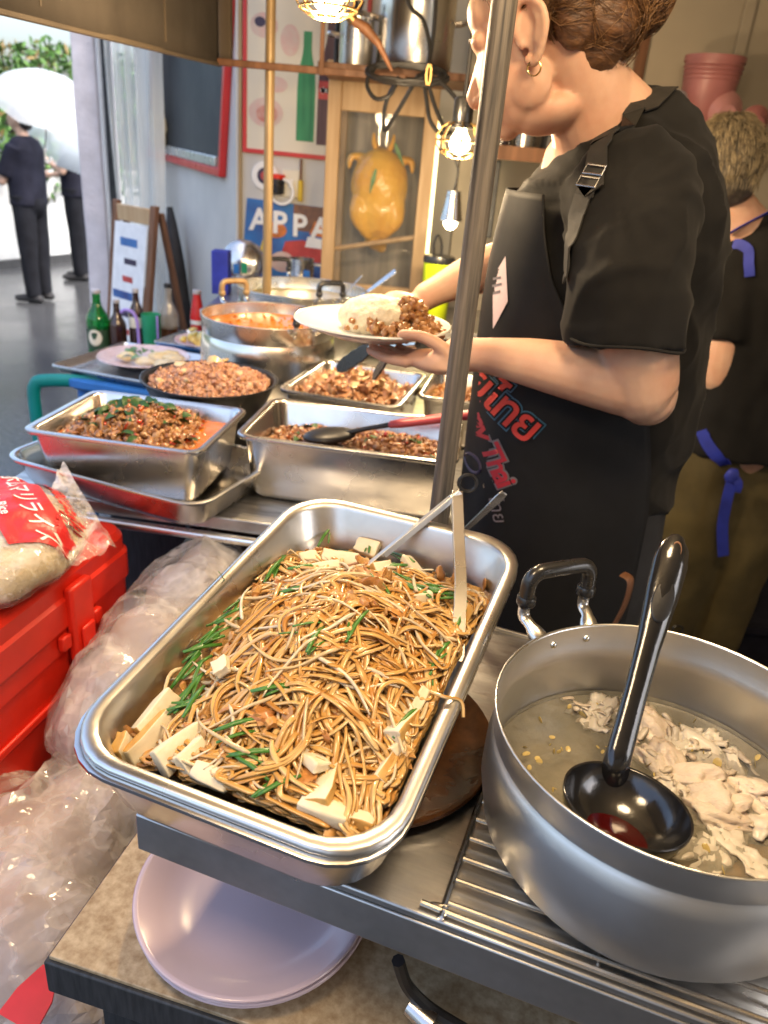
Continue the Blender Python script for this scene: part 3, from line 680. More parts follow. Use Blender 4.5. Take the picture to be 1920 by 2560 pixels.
t = thing('steel_mug', 'steel mug with a blue tag behind the far pot', 'mug', (-0.40, 3.06, 0.968))
b = MB(); b.lathe([(0.0, 0.0), (0.046, 0.0), (0.05, 0.006), (0.05, 0.12), (0.047, 0.12), (0.046, 0.01), (0.0, 0.008)], 32); obj('body', b, 'steel', t)
b = MB(); b.tube(smoothpath([(0.048, 0, 0.10), (0.082, 0, 0.095), (0.085, 0, 0.04), (0.048, 0, 0.03)], 5), 0.006, 8); obj('handle', b, 'steel', t)
b = MB(); b.box((0.03, -0.052, 0.06), (0.025, 0.005, 0.05)); obj('tag', b, 'blue_plastic', t, bev=0.002)

# glazed wooden cabinet with a hanging chicken
cx0, cx1, cy0, cy1, cz0, cz1 = -0.305, 0.066, 2.88, 3.20, 0.968, 1.72
t = thing('display_cabinet', 'pale wooden glazed cabinet with a chicken hanging inside', 'cabinet', ((cx0 + cx1) / 2, cy0, cz0))
L = V(t.location)
def cbx(name, lo, hi, m_='pale_wood', bev=0.003, smooth=False):
    b = MB(); b.span(V(lo) - L, V(hi) - L); return obj(name, b, m_, t, smooth=smooth, bev=bev)
for x0, x1 in ((cx0, cx0 + 0.045), (cx1 - 0.045, cx1)):
    for y0, y1 in ((cy0, cy0 + 0.03), (cy1 - 0.03, cy1)): cbx('upright', (x0, y0, cz0), (x1, y1, cz1))
cbx('top_rail', (cx0 + 0.045, cy0 + 0.002, cz1 - 0.125), (cx1 - 0.045, cy0 + 0.028, cz1 - 0.002))
cbx('bottom_rail', (cx0 + 0.045, cy0 + 0.002, cz0 + 0.002), (cx1 - 0.045, cy0 + 0.028, cz0 + 0.07))
cbx('back_panel', (cx0 + 0.02, cy1 - 0.012, cz0 + 0.01), (cx1 - 0.02, cy1 - 0.004, cz1 - 0.01), 'cabinet_back', 0)
cbx('roof_panel', (cx0 - 0.006, cy0 - 0.006, cz1), (cx1 + 0.006, cy1 - 0.002, cz1 + 0.018))
cbx('floor_panel', (cx0 + 0.046, cy0 + 0.03, cz0 + 0.003), (cx1 - 0.046, cy1 - 0.032, cz0 + 0.02))
cbx('front_pane', (cx0 + 0.045, cy0 + 0.012, cz0 + 0.07), (cx1 - 0.045, cy0 + 0.016, cz1 - 0.125), 'pane', 0)
cbx('side_pane', (cx0 + 0.012, cy0 + 0.03, cz0 + 0.05), (cx0 + 0.016, cy1 - 0.03, cz1 - 0.08), 'pane', 0)
cbx('side_pane', (cx1 - 0.016, cy0 + 0.03, cz0 + 0.05), (cx1 - 0.012, cy1 - 0.03, cz1 - 0.08), 'pane', 0)
b = MB(); b.tube([V((cx0 + 0.03, cy0 + 0.035, 1.148)) - L, V((cx1 - 0.03, cy0 + 0.035, 1.215)) - L], 0.009, 10); obj('cross_stick', b, 'pale_wood', t)
b = MB(); b.span(V((cx1 + 0.001, cy0 + 0.0, 1.12)) - L, V((cx1 + 0.012, cy0 + 0.012, 1.60)) - L); obj('light_strip', b, 'led_glow', t, smooth=False)
# the chicken
t = thing('hanging_chicken', 'whole golden glazed chicken hanging head up in the cabinet', 'chicken', (-0.118, 3.02, 1.17))
b = MB()
b.tube(smoothpath([(0.0, 0, 0.02), (0, 0, 0.10), (0, 0, 0.19), (0, 0, 0.26), (0.0, 0, 0.31)], 4), [0.045, 0.06, 0.075, 0.084, 0.09, 0.094, 0.097, 0.098, 0.097, 0.094, 0.088, 0.078, 0.064, 0.05, 0.038, 0.028, 0.02], 22, round_=True)
b.blob((0.0, -0.015, 0.20), (0.104, 0.09, 0.125), 3); b.blob((0.0, -0.02, 0.12), (0.086, 0.075, 0.085), 3)
for sx in (-1, 1):
    b.tube(smoothpath([(sx * 0.075, 0.0, 0.29), (sx * 0.108, -0.01, 0.285), (sx * 0.113, -0.02, 0.25)], 4), [0.026, 0.024, 0.022, 0.020, 0.019, 0.018, 0.016, 0.013, 0.009], 10, round_=True, flat=0.6)
    b.tube(smoothpath([(sx * 0.058, -0.045, 0.15), (sx * 0.062, -0.06, 0.09), (sx * 0.028, -0.045, 0.03)], 5), [0.036, 0.038, 0.039, 0.038, 0.036, 0.033, 0.03, 0.026, 0.022, 0.018, 0.015], 12, round_=True)
b.tube([(0.012, -0.01, 0.02), (0.02, 0, -0.01)], [0.03, 0.022], 10, round_=True)
me = remesh(b, 0.005, 12); displace(me, lambda p: 0.003 * noise.noise(p * 22) + 0.0014 * noise.noise(p * 70))
meshobj('body', me, 'roast_chicken', t)
b = MB()
for s_, x_ in ((1, -0.03), (-1, 0.035)): b.tube(smoothpath([(x_ * 0.6, -0.01, 0.31), (x_, -0.02, 0.34), (x_ * 1.1, -0.02, 0.365)], 3), [0.012, 0.011, 0.01, 0.009, 0.007, 0.005, 0.004], 8, round_=True)
obj('foot', b, 'roast_chicken', t)
for x_, z_, a in ((-0.02, 0.22, 0.2), (0.06, 0.31, -0.5)):
    b = MB(); b.add([(-0.008, 0, 0), (0.0, -0.004, -0.05), (0.008, 0, 0), (0.004, 0.002, 0.035), (-0.004, 0.002, 0.035)], [(0, 1, 2, 3, 4)])
    obj('herb', b, 'leaf_green', t, loc=(x_, -0.108 if x_ < 0 else -0.04, z_), rot=(0, a, 0))
b = MB(); b.tube(smoothpath([(-0.012, 0, 0.33), (-0.014, 0, 0.38), (0.0, 0, 0.42), (0.014, 0, 0.38), (0.012, 0, 0.33)], 6), 0.003, 6); b.tube([(0, 0, 0.42), (0, 0, 0.56)], 0.002, 6); obj('hook', b, 'steel', t)

# awning valance on the street side
AX = -0.575
t = thing('awning_valance', 'brown canvas awning valance hanging over the street side of the stall', 'awning', (AX, 2.5, 1.67))
b = MB(); nY, nZ = 60, 16; loops = []
for i in range(nY):
    y = 0.3 + 2.19 * i / (nY - 1); row = []
    for k in range(nZ):
        z_ = (1.605 + (y - 1.0) * 0.043) * (1 - k / (nZ - 1)) + 2.42 * (k / (nZ - 1))
        row.append((0.010 * noise.noise(V((y * 2.2, z_ * 1.5, 0))) + 0.004 * noise.noise(V((y * 7, z_ * 4, 3))), y - 2.5, z_ - 1.67))
    loops.append(row)
b.loft(loops, False, False, closed=False)
o = obj('canvas', b, 'awning', t); sm = o.modifiers.new('s', 'SOLIDIFY'); sm.thickness = 0.004
b = MB(); b.tube([(0.0, 0.3 - 2.5 + 2.19 * i / 59, 1.603 + (0.3 + 2.19 * i / 59 - 1.0) * 0.043 - 1.67) for i in range(60)], 0.006, 8); obj('hem', b, 'awning_trim', t)
for y in (1.32, 1.95):
    b = MB(); b.tube([(-0.006, y - 2.5, 1.62 + (y - 1) * .043 - 1.67), (-0.006, y - 2.5, 0.7)], 0.003, 6); b.tube([(0.006, y - 2.5, 1.62 + (y - 1) * .043 - 1.67), (0.006, y - 2.5, 0.7)], 0.003, 6); obj('seam', b, 'awning_trim', t)
t2 = MB(); t2.span((-0.018, 0.0, 0.0), (0.03, 0.035, 0.74)); obj('end_trim', t2, 'awning_trim', t, bev=0.004)
# thin post, cross bar and short hanger in front of the poster
t = thing('thin_pole', 'thin ochre metal pole in front of the poster', 'pole', (-0.433, 2.5, 0.0))
b = MB(); b.tube([(0, 0, 0), (0, 0, 2.42)], 0.0145, 14); obj('shaft', b, 'thin_pole', t)
t = thing('cross_bar', 'dark horizontal bar running from the awning to the pot shelf', 'bar', (-0.56, 2.47, 1.672))
b = MB(); b.box((0.25, 0, 0), (0.53, 0.016, 0.018)); obj('rail', b, 'brown_wood', t, bev=0.002)
t = thing('hanging_strip', 'short dark vertical strip hanging below the wire lamp', 'strip', (-0.281, 2.45, 1.66))
b = MB(); b.box((0, 0, 0.38), (0.012, 0.008, 0.76)); obj('strip', b, 'brown_wood', t, bev=0.001)
# high shelf with aluminium pots
t = thing('pot_shelf', 'dark high shelf carrying the stacked aluminium pots', 'shelf', (-0.3, 2.62, 1.68))
b = MB(); b.span((0.0, -0.1, 0), (0.62, 0.25, 0.02)); obj('board', b, 'brown_wood', t, bev=0.002, smooth=False)
for x_ in (0.02, 0.6):
    b = MB(); b.tube([(x_, 0.23, 0.0), (x_, 0.23, 0.74)], 0.008, 8); obj('hanger', b, 'dark_metal', t)
def lidpot(label, loc, r, h, m_='alu_warm', lid=True):
    t = thing('cooking_pot', label, 'pot', loc, group='aluminium pots on the high shelf')
    b = MB(); b.lathe([(0, 0), (r * 0.94, 0), (r, 0.012), (r, h), (r * 1.03, h + 0.004), (r * 0.98, h + 0.004), (r * 0.97, 0.014), (0, 0.012)], 48); obj('body', b, m_, t)
    if lid:
        b = MB(); b.lathe([(r * 1.02, h + 0.0055), (r * 1.03, h + 0.012), (r * 0.6, h + 0.03), (0, h + 0.036)], 48); obj('lid', b, m_, t)
        b = MB(); b.lathe([(0.0, h + 0.034), (0.012, h + 0.036), (0.018, h + 0.055), (0, h + 0.058)], 20); obj('knob', b, 'black_plastic', t)
    for s_ in (-1, 1):
        b = MB(); b.tube(smoothpath([(s_ * r * 0.98, -0.03, h * 0.7), (s_ * (r + 0.03), -0.028, h * 0.72), (s_ * (r + 0.03), 0.028, h * 0.72), (s_ * r * 0.98, 0.03, h * 0.7)], 5), 0.005, 8); obj('handle', b, m_, t)
lidpot('large dull aluminium pot on the high shelf behind the cables', (-0.03, 2.70, 1.7), 0.115, 0.20)
lidpot('pale aluminium pot left of the large one on the high shelf', (-0.205, 2.68, 1.7), 0.05, 0.12, 'alu_tray')
# dark kitchen shelf behind the woman
t = thing('kitchen_shelf', 'greasy metal shelf on the wall behind the woman', 'shelf', (0.2, 2.60, 1.50))
b = MB(); b.span((0.0, 0, 0.0), (0.5, 0.38, 0.02)); obj('board', b, 'alu_warm', t, bev=0.002)
b = MB(); b.span((0.0, -0.008, -0.012), (0.5, -0.001, 0.028)); obj('front_lip', b, 'brown_wood', t, bev=0.001)
for k, (x_, r_, h_, m_) in enumerate(((0.07, 0.03, 0.13, 'brown_glass'), (0.14, 0.035, 0.10, 'steel'), (0.22, 0.028, 0.15, 'dark_metal'))):
    b = MB(); b.lathe([(0, 0), (r_, 0), (r_, h_ * 0.65), (r_ * 0.5, h_ * 0.8), (r_ * 0.45, h_), (0, h_)], 20)
    tag(obj('jar', b, m_, loc=(0.2 + x_, 2.72, 1.5205)), ['dark brown sauce jar on the greasy shelf', 'steel canister on the greasy shelf', 'black jar on the greasy shelf'][k], 'jar')
t = thing('hanging_board', 'narrow black panel hanging below the shelf behind the pole', 'panel', (0.245, 2.66, 1.26))
b = MB(); b.box((0, 0, 0.11), (0.05, 0.02, 0.23)); obj('panel', b, 'dark_board', t, bev=0.004)
b = MB(); b.tube([(0, -0.012, 0.22), (0, -0.012, 0.24)], 0.004, 6); obj('hook', b, 'steel', t)
# pink buckets and bowls on the shelf above the man
t = thing('wall_shelf', 'pale shelf high on the beige wall above the man', 'shelf', (0.76, 2.62, 1.585))
b = MB(); b.span((0, 0, 0), (0.6, 0.34, 0.02)); obj('board', b, 'wall_beige', t, bev=0.002)
for x_ in (0.05, 0.55):
    b = MB(); b.box((x_, 0.28, -0.06), (0.02, 0.12, 0.12)); obj('bracket', b, 'wall_beige', t, bev=0.002)
t = thing('pink_bucket', 'dusty pink plastic bucket on the shelf above the man', 'bucket', (0.905, 2.80, 1.606))
b = MB(); b.lathe([(0, 0), (0.066, 0), (0.07, 0.004), (0.088, 0.205), (0.092, 0.205), (0.092, 0.222), (0.085, 0.222), (0.068, 0.01), (0, 0.008)], 44); obj('body', b, 'pink_bucket', t)
for k in range(4):
    b = MB(); b.lathe([(0.0885 - 0.002 * k, 0.196 - 0.012 * k), (0.0915 - 0.002 * k, 0.192 - 0.012 * k), (0.0875 - 0.002 * k, 0.188 - 0.012 * k)], 44); obj('rib', b, 'pink_bucket', t)
def bowl(label, loc, r, m_, tilt, rz=0):
    t = thing('plastic_bowl', label, 'bowl', loc, rz, 'plastic bowls on the shelf above the man', tilt)
    b = MB(); b.lathe([(0.001, 0.0), (r * 0.45, 0.0), (r * 0.5, 0.006), (r * 0.8, r * 0.35), (r, r * 0.8), (r * 0.97, r * 0.8), (r * 0.76, r * 0.36), (r * 0.46, 0.012), (0.001, 0.01)], 40); obj('shell', b, m_, t)
    b = MB(); b.lathe([(r * 0.99, r * 0.79), (r * 1.02, r * 0.80), (r * 1.0, r * 0.815), (r * 0.96, r * 0.81)], 40); obj('rim', b, m_, t)
bowl('pale grey plastic bowl standing on edge left of the bucket', (0.80, 2.735, 1.665), 0.055, 'grey_bowl', R(-78))
bowl('pink plastic bowl standing on edge in front of the bucket', (0.945, 2.70, 1.668), 0.06, 'pink_bowl', R(-80))
bowl('brownish pink bowl on edge at the right end of the shelf', (1.045, 2.70, 1.65), 0.045, 'pink_bucket', R(-76))
# low things on the kitchen floor at the right
t = thing('wooden_pallet', 'orange brown wooden board lying behind the man', 'board', (1.25, 2.45, 0.031))
b = MB(); b.span((-0.3, -0.06, 0.33), (0.5, 0.06, 0.355)); obj('plank', b, 'brown_wood', t, bev=0.003)
for x_ in (-0.25, 0.45):
    b = MB(); b.span((x_ - 0.02, -0.05, 0.0), (x_ + 0.02, 0.05, 0.33)); obj('leg', b, 'brown_wood', t, bev=0.002)
t = thing('dark_crate', 'dark blue plastic crate on the kitchen floor at right', 'crate', (1.12, 2.12, 0.031))
b = MB(); b.loft([rl(0.36, 0.3, 0.03, 0), rl(0.40, 0.34, 0.03, 0.27), rl(0.37, 0.31, 0.03, 0.27), rl(0.33, 0.27, 0.03, 0.02)]); obj('body', b, 'navy', t)
b = MB(); b.loft([rl(0.43, 0.37, 0.03, 0.255), rl(0.43, 0.37, 0.03, 0.28), rl(0.38, 0.32, 0.03, 0.28)], True, False); obj('rim', b, 'navy', t)
t = thing('lilac_flask', 'dusty lilac drinking flask with steel cap standing beside the crate', 'flask', (0.865, 1.88, 0.031))
b = MB(); b.lathe([(0, 0), (0.036, 0), (0.04, 0.006), (0.04, 0.205), (0.034, 0.225), (0, 0.225)], 32); obj('body', b, 'lilac', t)
b = MB(); b.lathe([(0.03, 0.2255), (0.03, 0.262), (0.024, 0.272), (0, 0.272)], 28); obj('cap', b, 'steel', t)
b = MB(); b.tube(smoothpath([(-0.012, 0, 0.270), (-0.012, 0, 0.293), (0.012, 0, 0.293), (0.012, 0, 0.270)], 5), 0.003, 6); obj('loop', b, 'black_plastic', t)
t.scale = (1, 1, 1)
b = MB(); b.tube(smoothpath([(1.0846, 2.1991, 0.05), (1.2667, 2.4377, 0.045), (1.2783, 2.2909, 0.045), (1.5625, 2.7607, 0.045)], 8), 0.006, 6)
tag(obj('floor_cable', b, 'cable'), 'thin black cable lying on the dark kitchen floor', 'cable')

# ================================================================== lamps and cables
def caged_lamp(label, c, r, power, cord_top=2.42, soft=0.03, group='caged work lamps hung over the food'):
    t = thing('caged_lamp', label, 'lamp', c, group=group)
    b = MB(); b.lathe([(0, r * 2.3), (r * 0.35, r * 2.3), (r * 0.42, r * 2.2), (r * 0.42, r * 1.35), (r * 0.5, r * 1.3), (r * 0.5, r * 1.15), (0, r * 1.15)], 24); obj('socket', b, 'black_plastic', t)
    b = MB(); b.lathe([(r * 0.2, r * 1.15), (r * 0.25, r * 1.0), (r * 0.42, r * 0.72), (r * 0.46, r * 0.5), (r * 0.36, r * 0.28), (r * 0.16, r * 0.16), (0, r * 0.14)], 28); obj('bulb', b, 'bulb_glow', t)
    b = MB()
    for k in range(8):
        a = k / 8 * 2 * PI
        b.tube([(q * r * math.cos(a), q * r * math.sin(a), z_ * r) for q, z_ in ((0.5, 1.35), (0.8, 1.15), (1.0, 0.8), (1.0, 0.5), (0.8, 0.2), (0.45, 0.03), (0.1, 0))], 0.0017, 6)
    for q, z_ in ((1.0, 0.65), (0.86, 0.27), (0.4, 0.02)):
        b.tube([(q * r * math.cos(a), q * r * math.sin(a), z_ * r) for a in np.linspace(0, 2 * PI, 28, endpoint=False)], 0.0019, 6, closed=True)
    obj('wire_guard', b, 'brass', t)
    b = MB(); b.tube([(0, 0, r * 2.3), (0.004, 0.002, (cord_top - c[2]) * 0.5), (0, 0, cord_top - c[2])], 0.004, 6); obj('cord', b, 'cable', t)
    ld = bpy.data.lights.new('lamp_light', 'POINT'); ld.energy = power; ld.color = (1.0, 0.73, 0.43); ld.shadow_soft_size = soft
    lo = bpy.data.objects.new('lamp_light', ld); COL.objects.link(lo); lo.parent = t; lo.location = (0, 0, -0.03)
    return t
caged_lamp('glowing caged lamp hanging over the curry pots at the top of the picture', (-0.165, 1.5, 1.672), 0.056, 7.5, soft=0.05)
caged_lamp('caged lamp behind the wooden pole beside the woman', (0.0916, 1.8, 1.4805), 0.05, 4.0, soft=0.05)
caged_lamp('caged lamp over the noodle tray above the picture', (-0.30, 0.18, 2.0), 0.056, 6.0, soft=0.12)
caged_lamp('caged lamp over the soup pot above the picture', (0.30, 0.52, 2.05), 0.056, 8.0, soft=0.12)
# small reflector lamp
t = thing('reflector_lamp', 'small steel reflector lamp with a lit bulb near the tumbler', 'lamp', (0.12, 2.4, 1.295))
b = MB(); b.lathe([(0.030, 0.018), (0.034, 0.02), (0.026, 0.06), (0.020, 0.10), (0.0, 0.102)], 28); o = obj('shade', b, 'steel', t)
b = MB(); b.blob((0, 0, 0.018), (0.022, 0.022, 0.024), 2); obj('bulb', b, 'bulb_glow', t)
b = MB(); b.tube(smoothpath([(0, 0, 0.1), (0.006, 0, 0.15), (-0.008, 0, 0.22), (0.004, 0, 0.5), (0, 0, 1.08)], 5), 0.003, 6); obj('cord', b, 'cable', t)
ld = bpy.data.lights.new('lamp_light', 'POINT'); ld.energy = 1.5; ld.color = (1.0, 0.8, 0.5); ld.shadow_soft_size = 0.02
lo = bpy.data.objects.new('lamp_light', ld); COL.objects.link(lo); lo.parent = t; lo.location = (0, 0, -0.02)
# cables
def cable(label, pts, r=0.0055, closed=False, name='power_cable'):
    b = MB(); b.tube(smoothpath(pts, 7, closed), r, 8, closed=closed); return tag(obj(name, b, 'cable'), label, 'cable', 'black cables bundled under the high shelf')
cable('black cable dropping straight from the roof to the bundle', [(-0.001, 2.32, 2.0185), (0.0172, 2.32, 1.8387), (0.0186, 2.32, 1.7478), (0.0107, 2.31, 1.6836), (-0.0142, 2.3, 1.665)])
cable('black cable curving down from the upper left to the bundle', [(-0.0851, 2.34, 2.0172), (-0.0549, 2.33, 1.8399), (-0.0087, 2.32, 1.7917), (0.0136, 2.31, 1.7256), (0.0038, 2.29, 1.6656), (-0.0375, 2.29, 1.6551)])
t = thing('cable_coil', 'coiled bundle of black cable tied below the aluminium pots', 'cable', (-0.0388, 2.3, 1.6684))
cc = V(t.location); rd = random.Random(3)
b = MB()
for k in range(5):
    pts = [V((0.10 * math.cos(a) * rd.uniform(0.85, 1.1), 0.03 * math.sin(a), 0.022 * math.sin(a) + rd.uniform(-0.006, 0.006))) for a in np.linspace(0, 2 * PI, 12, endpoint=False)]
    b.tube(smoothpath(pts, 5, True), 0.0055, 8, closed=True)
obj('coils', b, 'cable', t)
b = MB(); b.tube([(0.055 + 0.006 * math.cos(a), -0.034, 0.024 * math.sin(a)) for a in np.linspace(0, 6.28, 10, endpoint=False)], 0.004, 6, closed=True); obj('tie', b, 'brass', t)
cable('black cable loop hanging at the left of the bundle', [(-0.136, 2.3, 1.6716), (-0.1406, 2.28, 1.6327), (-0.115, 2.27, 1.6042), (-0.0796, 2.27, 1.6155), (-0.0614, 2.28, 1.6546)])
cable('black cable hanging in a narrow v above the chicken', [(-0.0597, 2.29, 1.6608), (-0.0847, 2.29, 1.6109), (-0.0926, 2.3, 1.5673), (-0.0873, 2.3, 1.5323), (-0.0703, 2.29, 1.5555), (-0.0343, 2.29, 1.6202), (-0.0118, 2.29, 1.6644)])
cable('outer black cable loop hanging at the right of the bundle', [(0.0038, 2.29, 1.6656), (0.0181, 2.28, 1.6075), (0.0323, 2.27, 1.5628), (0.0621, 2.27, 1.5366), (0.0901, 2.28, 1.5424)])
cable('inner black cable loop hanging at the right of the bundle', [(0.0125, 2.28, 1.6623), (0.0378, 2.27, 1.6032), (0.0733, 2.25, 1.5403)])
cable('wide black cable arch reaching the caged lamp behind the pole', [(0.0066, 2.29, 1.6732), (0.0597, 2.28, 1.648), (0.0998, 2.27, 1.6112), (0.116, 2.25, 1.5686), (0.1032, 2.2, 1.534)])
t = thing('lamp_arm', 'tapered wooden arm hanging between the lamp and the cables', 'arm', (-0.0747, 2.1, 1.6587))
o_ = V(t.location)
b = MB(); b.tube([V(p) - o_ for p in ((-0.18, 2.1, 1.7558), (-0.1408, 2.1, 1.7366), (-0.1083, 2.1, 1.7083), (-0.0747, 2.1, 1.6587))], [0.009, 0.013, 0.008, 0.004], 12, round_=True); obj('shaft', b, 'brown_wood', t)
b = MB(); b.tube([V((-0.1836, 2.1, 1.7628)) - o_, V((-0.1688, 2.1, 1.7493)) - o_], 0.012, 12); obj('ferrule', b, 'brass', t)

t = thing('wooden_pole', 'weathered grey brown wooden pole standing in front of the woman', 'pole', (0.0745, 0.95, 0))
b = MB(); lp = []
for k in range(60):
    z_ = 2.42 * k / 59; a_ = np.linspace(0, 2 * PI, 28, endpoint=False)
    lp.append([(0.0018 * z_ + (0.0138 + 0.0007 * noise.noise(V((math.cos(a) * 2.2, math.sin(a) * 2.2, z_ * 1.4)))) * math.cos(a) + 0.001 * math.sin(z_ * 5), (0.0138 + 0.0007 * noise.noise(V((math.cos(a) * 2.2, math.sin(a) * 2.2, z_ * 1.4)))) * math.sin(a), z_) for a in a_])
b.loft(lp); obj('shaft', b, 'pole_wood', t)
b = MB(); b.lathe([(0.0, 0.0), (0.03, 0.0), (0.03, 0.004), (0.017, 0.006), (0.017, 0.04), (0.016, 0.041)], 24); obj('foot_plate', b, 'dark_metal', t)
# ================================================================== near counter
CR = R(-18)
t = thing('steel_counter', 'stainless steel counter under the noodle tray and the soup pot', 'counter', (-0.2, 0.508, 0), CR)
b = MB(); b.span((0, 0, 0.922), (0.95, 0.43, 0.93)); obj('top', b, 'counter_steel', t, bev=0.002)
b = MB(); b.span((0.0, -0.0015, 0.878), (0.95, 0.0045, 0.9215)); obj('front_skirt', b, 'counter_steel', t, bev=0.0015)
b = MB(); b.span((-0.0015, 0.005, 0.878), (0.004, 0.43, 0.9215)); obj('side_skirt', b, 'counter_steel', t, bev=0.0015)
b = MB(); b.span((0.004, 0.4305, 0.878), (0.95, 0.436, 0.935)); obj('back_skirt', b, 'counter_steel', t, bev=0.0015)
for x_, y_ in ((0.03, 0.40), (0.9, 0.03), (0.9, 0.40), (0.45, 0.40)):
    b = MB(); b.span((x_ - 0.016, y_ - 0.016, 0), (x_ + 0.016, y_ + 0.016, 0.9215)); obj('leg', b, 'counter_steel', t, bev=0.003)
# lower serving table
t = thing('serving_table', 'low table with mottled brown top and black edge under the counter', 'table', (-0.2867, 0.4829, 0.75)[:2] + (0,), R(-13))
b = MB(); b.span((0, 0, 0.745), (0.85, 0.36, 0.75)); obj('top', b, 'table_board', t, bev=0.001)
b = MB(); b.span((-0.004, -0.004, 0.70), (0.854, 0.364, 0.7448)); obj('edge_band', b, 'dark_board', t, bev=0.002)
b = MB(); b.span((0.03, 0.03, 0.0), (0.82, 0.05, 0.70)); obj('front_panel', b, 'dark_board', t, smooth=False)
b = MB(); b.span((0.03, 0.051, 0.0), (0.05, 0.34, 0.70)); obj('side_panel', b, 'dark_board', t, smooth=False)
# plates
PC = (-0.098, 0.553)
for k in range(3):
    t = thing('pink_plate', ['bottom pale pink plate of the stack on the low table', 'middle pale pink plate of the stack on the low table', 'top pale pink plate of the stack, empty and shiny'][k], 'plate', (PC[0] + 0.0015 * math.sin(k * 2.1), PC[1] + 0.0015 * math.cos(k * 1.7), 0.7512 + k * 0.0062), 0.4 * k, 'pale pink plates stacked on the low table')
    r = 0.119
    b = MB(); b.lathe([(0.0, 0.0), (0.066, 0.0), (0.07, 0.002), (0.088, 0.008), (0.108, 0.0165), (r, 0.0205)], 64); obj('underside', b, 'pink_plate', t, sharp=0)
    b = MB(); b.lathe([(r, 0.0205), (r + 0.0014, 0.0222), (r - 0.0005, 0.0235), (r - 0.004, 0.0228)], 64); obj('rim', b, 'pink_plate', t, sharp=0)
    b = MB(); b.lathe([(r - 0.004, 0.0228), (0.104, 0.018), (0.094, 0.0125), (0.084, 0.0078), (0.072, 0.0048), (0.06, 0.0035), (0.03, 0.003), (0.0, 0.003)], 64); obj('well', b, 'pink_plate', t, sharp=0)
# gas hose under the counter
t = thing('gas_hose', 'black gas hose with a metal fitting below the counter front', 'hose', (0.0975, 0.4499, 0.752))
o_ = V(t.location)
b = MB(); b.tube([V(p) - o_ for p in smoothpath([(0.0467, 0.4466, 0.84), (0.0585, 0.451, 0.8), (0.0821, 0.4479, 0.775), (0.1167, 0.4363, 0.765)], 6)], 0.006, 8); obj('hose', b, 'cable', t)
b = MB(); b.tube([V((0.0632, 0.4524, 0.772)) - o_, V((0.0848, 0.4379, 0.768)) - o_], [0.010, 0.012], 10); obj('fitting', b, 'steel', t)

# ================================================================== pans
def pan_parts(t, W, D, depth, lip=0.014, rc=0.035, m_='steel_pan', taper=0.012, th=0.0014, bead=0.0025):
    wi, di = W - 2 * lip, D - 2 * lip; rci = max(rc - lip * 0.5, 0.012)
    b = MB()
    inner = [rl(wi, di, rci, depth), rl(wi - 0.004, di - 0.004, rci, depth - 0.003), rl(wi - 2 * taper, di - 2 * taper, rci * 0.9, 0.016), rl(wi - 2 * taper - 0.008, di - 2 * taper - 0.008, rci * 0.9, 0.007), rl(wi - 2 * taper - 0.03, di - 2 * taper - 0.03, rci * 0.6, 0.002 + th)]
    b.loft(inner[::-1], True, False); obj('basin', b, m_, t, sharp=50)
    b = MB()
    o2 = [rl(wi - 2 * taper - 0.03, di - 2 * taper - 0.03, rci * 0.6, 0.0), rl(wi - 2 * taper - 0.006, di - 2 * taper - 0.006, rci * 0.9, 0.005), rl(wi - 2 * taper + 0.003, di - 2 * taper + 0.003, rci * 0.9, 0.015), rl(wi + 0.002, di + 0.002, rci, depth - 0.004)]
    b.loft(o2, True, False); obj('outer_wall', b, m_, t, sharp=50)
    b = MB()
    rim = [rl(wi, di, rci, depth), rl(wi + 0.003, di + 0.003, rci + 0.001, depth + bead * 0.6), rl(W - 0.008, D - 0.008, rc - 0.002, depth + bead), rl(W - 0.001, D - 0.001, rc, depth + bead * 0.5), rl(W, D, rc, depth - 0.002), rl(W - 0.003, D - 0.003, rc - 0.001, depth - 0.005), rl(wi + 0.004, di + 0.004, rci + 0.001, depth - 0.0035)]
    b.loft(rim, False, False); obj('rim', b, m_, t, sharp=60)

def pan(label, c, rotz, W, D, depth, tilt=0.0, name='food_pan', cat='pan', group=None, **k):
    t = thing(name, label, cat, c, rotz, group, tilt); pan_parts(t, W, D, depth, **k); return t

NT_R, NT_T = R(-19.2), R(7.0)
NTC = V((-0.041, 0.637, 1.052))                    # rim centre of the noodle tray
NTM = Matrix.Translation(NTC) @ Euler((NT_T, 0, NT_R)).to_matrix().to_4x4()
NDEP = 0.078
tray = pan('large aluminium tray of stir fried noodles on the steel counter', (NTM @ V((0, 0, -NDEP)))[:], NT_R, 0.292, 0.455, NDEP, NT_T, 'noodle_tray', 'tray', m_='alu_tray', rc=0.058, lip=0.013, taper=0.016, bead=0.003)
pan('second steel tray nested under the noodle tray, only its rim showing', (NTM @ V((-0.0025, -0.0015, -NDEP - 0.004)))[:], NT_R, 0.298, 0.460, 0.0745, NT_T, 'under_tray', 'tray', m_='steel_pan', rc=0.06, lip=0.0085, taper=0.013)
GRP = 'steel food pans on the service counter'
lpan = pan('steel pan of minced meat with basil and orange oil, front left', (-0.463, 1.352, 0.884), R(-7), 0.328, 0.268, 0.112, group=GRP, rc=0.028)
pan('shallow steel tray holding the pan of basil mince', (-0.453, 1.335, 0.8722), R(-20), 0.43, 0.29, 0.058, name='steel_tray', cat='tray', rc=0.05, lip=0.010, taper=0.014)
mpan = pan('steel pan of chopped stir fry with red handled spoon', (-0.066, 1.396, 0.872), R(-6.5), 0.405, 0.255, 0.128, group=GRP, rc=0.03)
spn = pan('steel pan heaped with brown meat slices behind the spoon pan', (-0.088, 1.742, 0.872), R(-13), 0.275, 0.315, 0.122, group=GRP, rc=0.028)
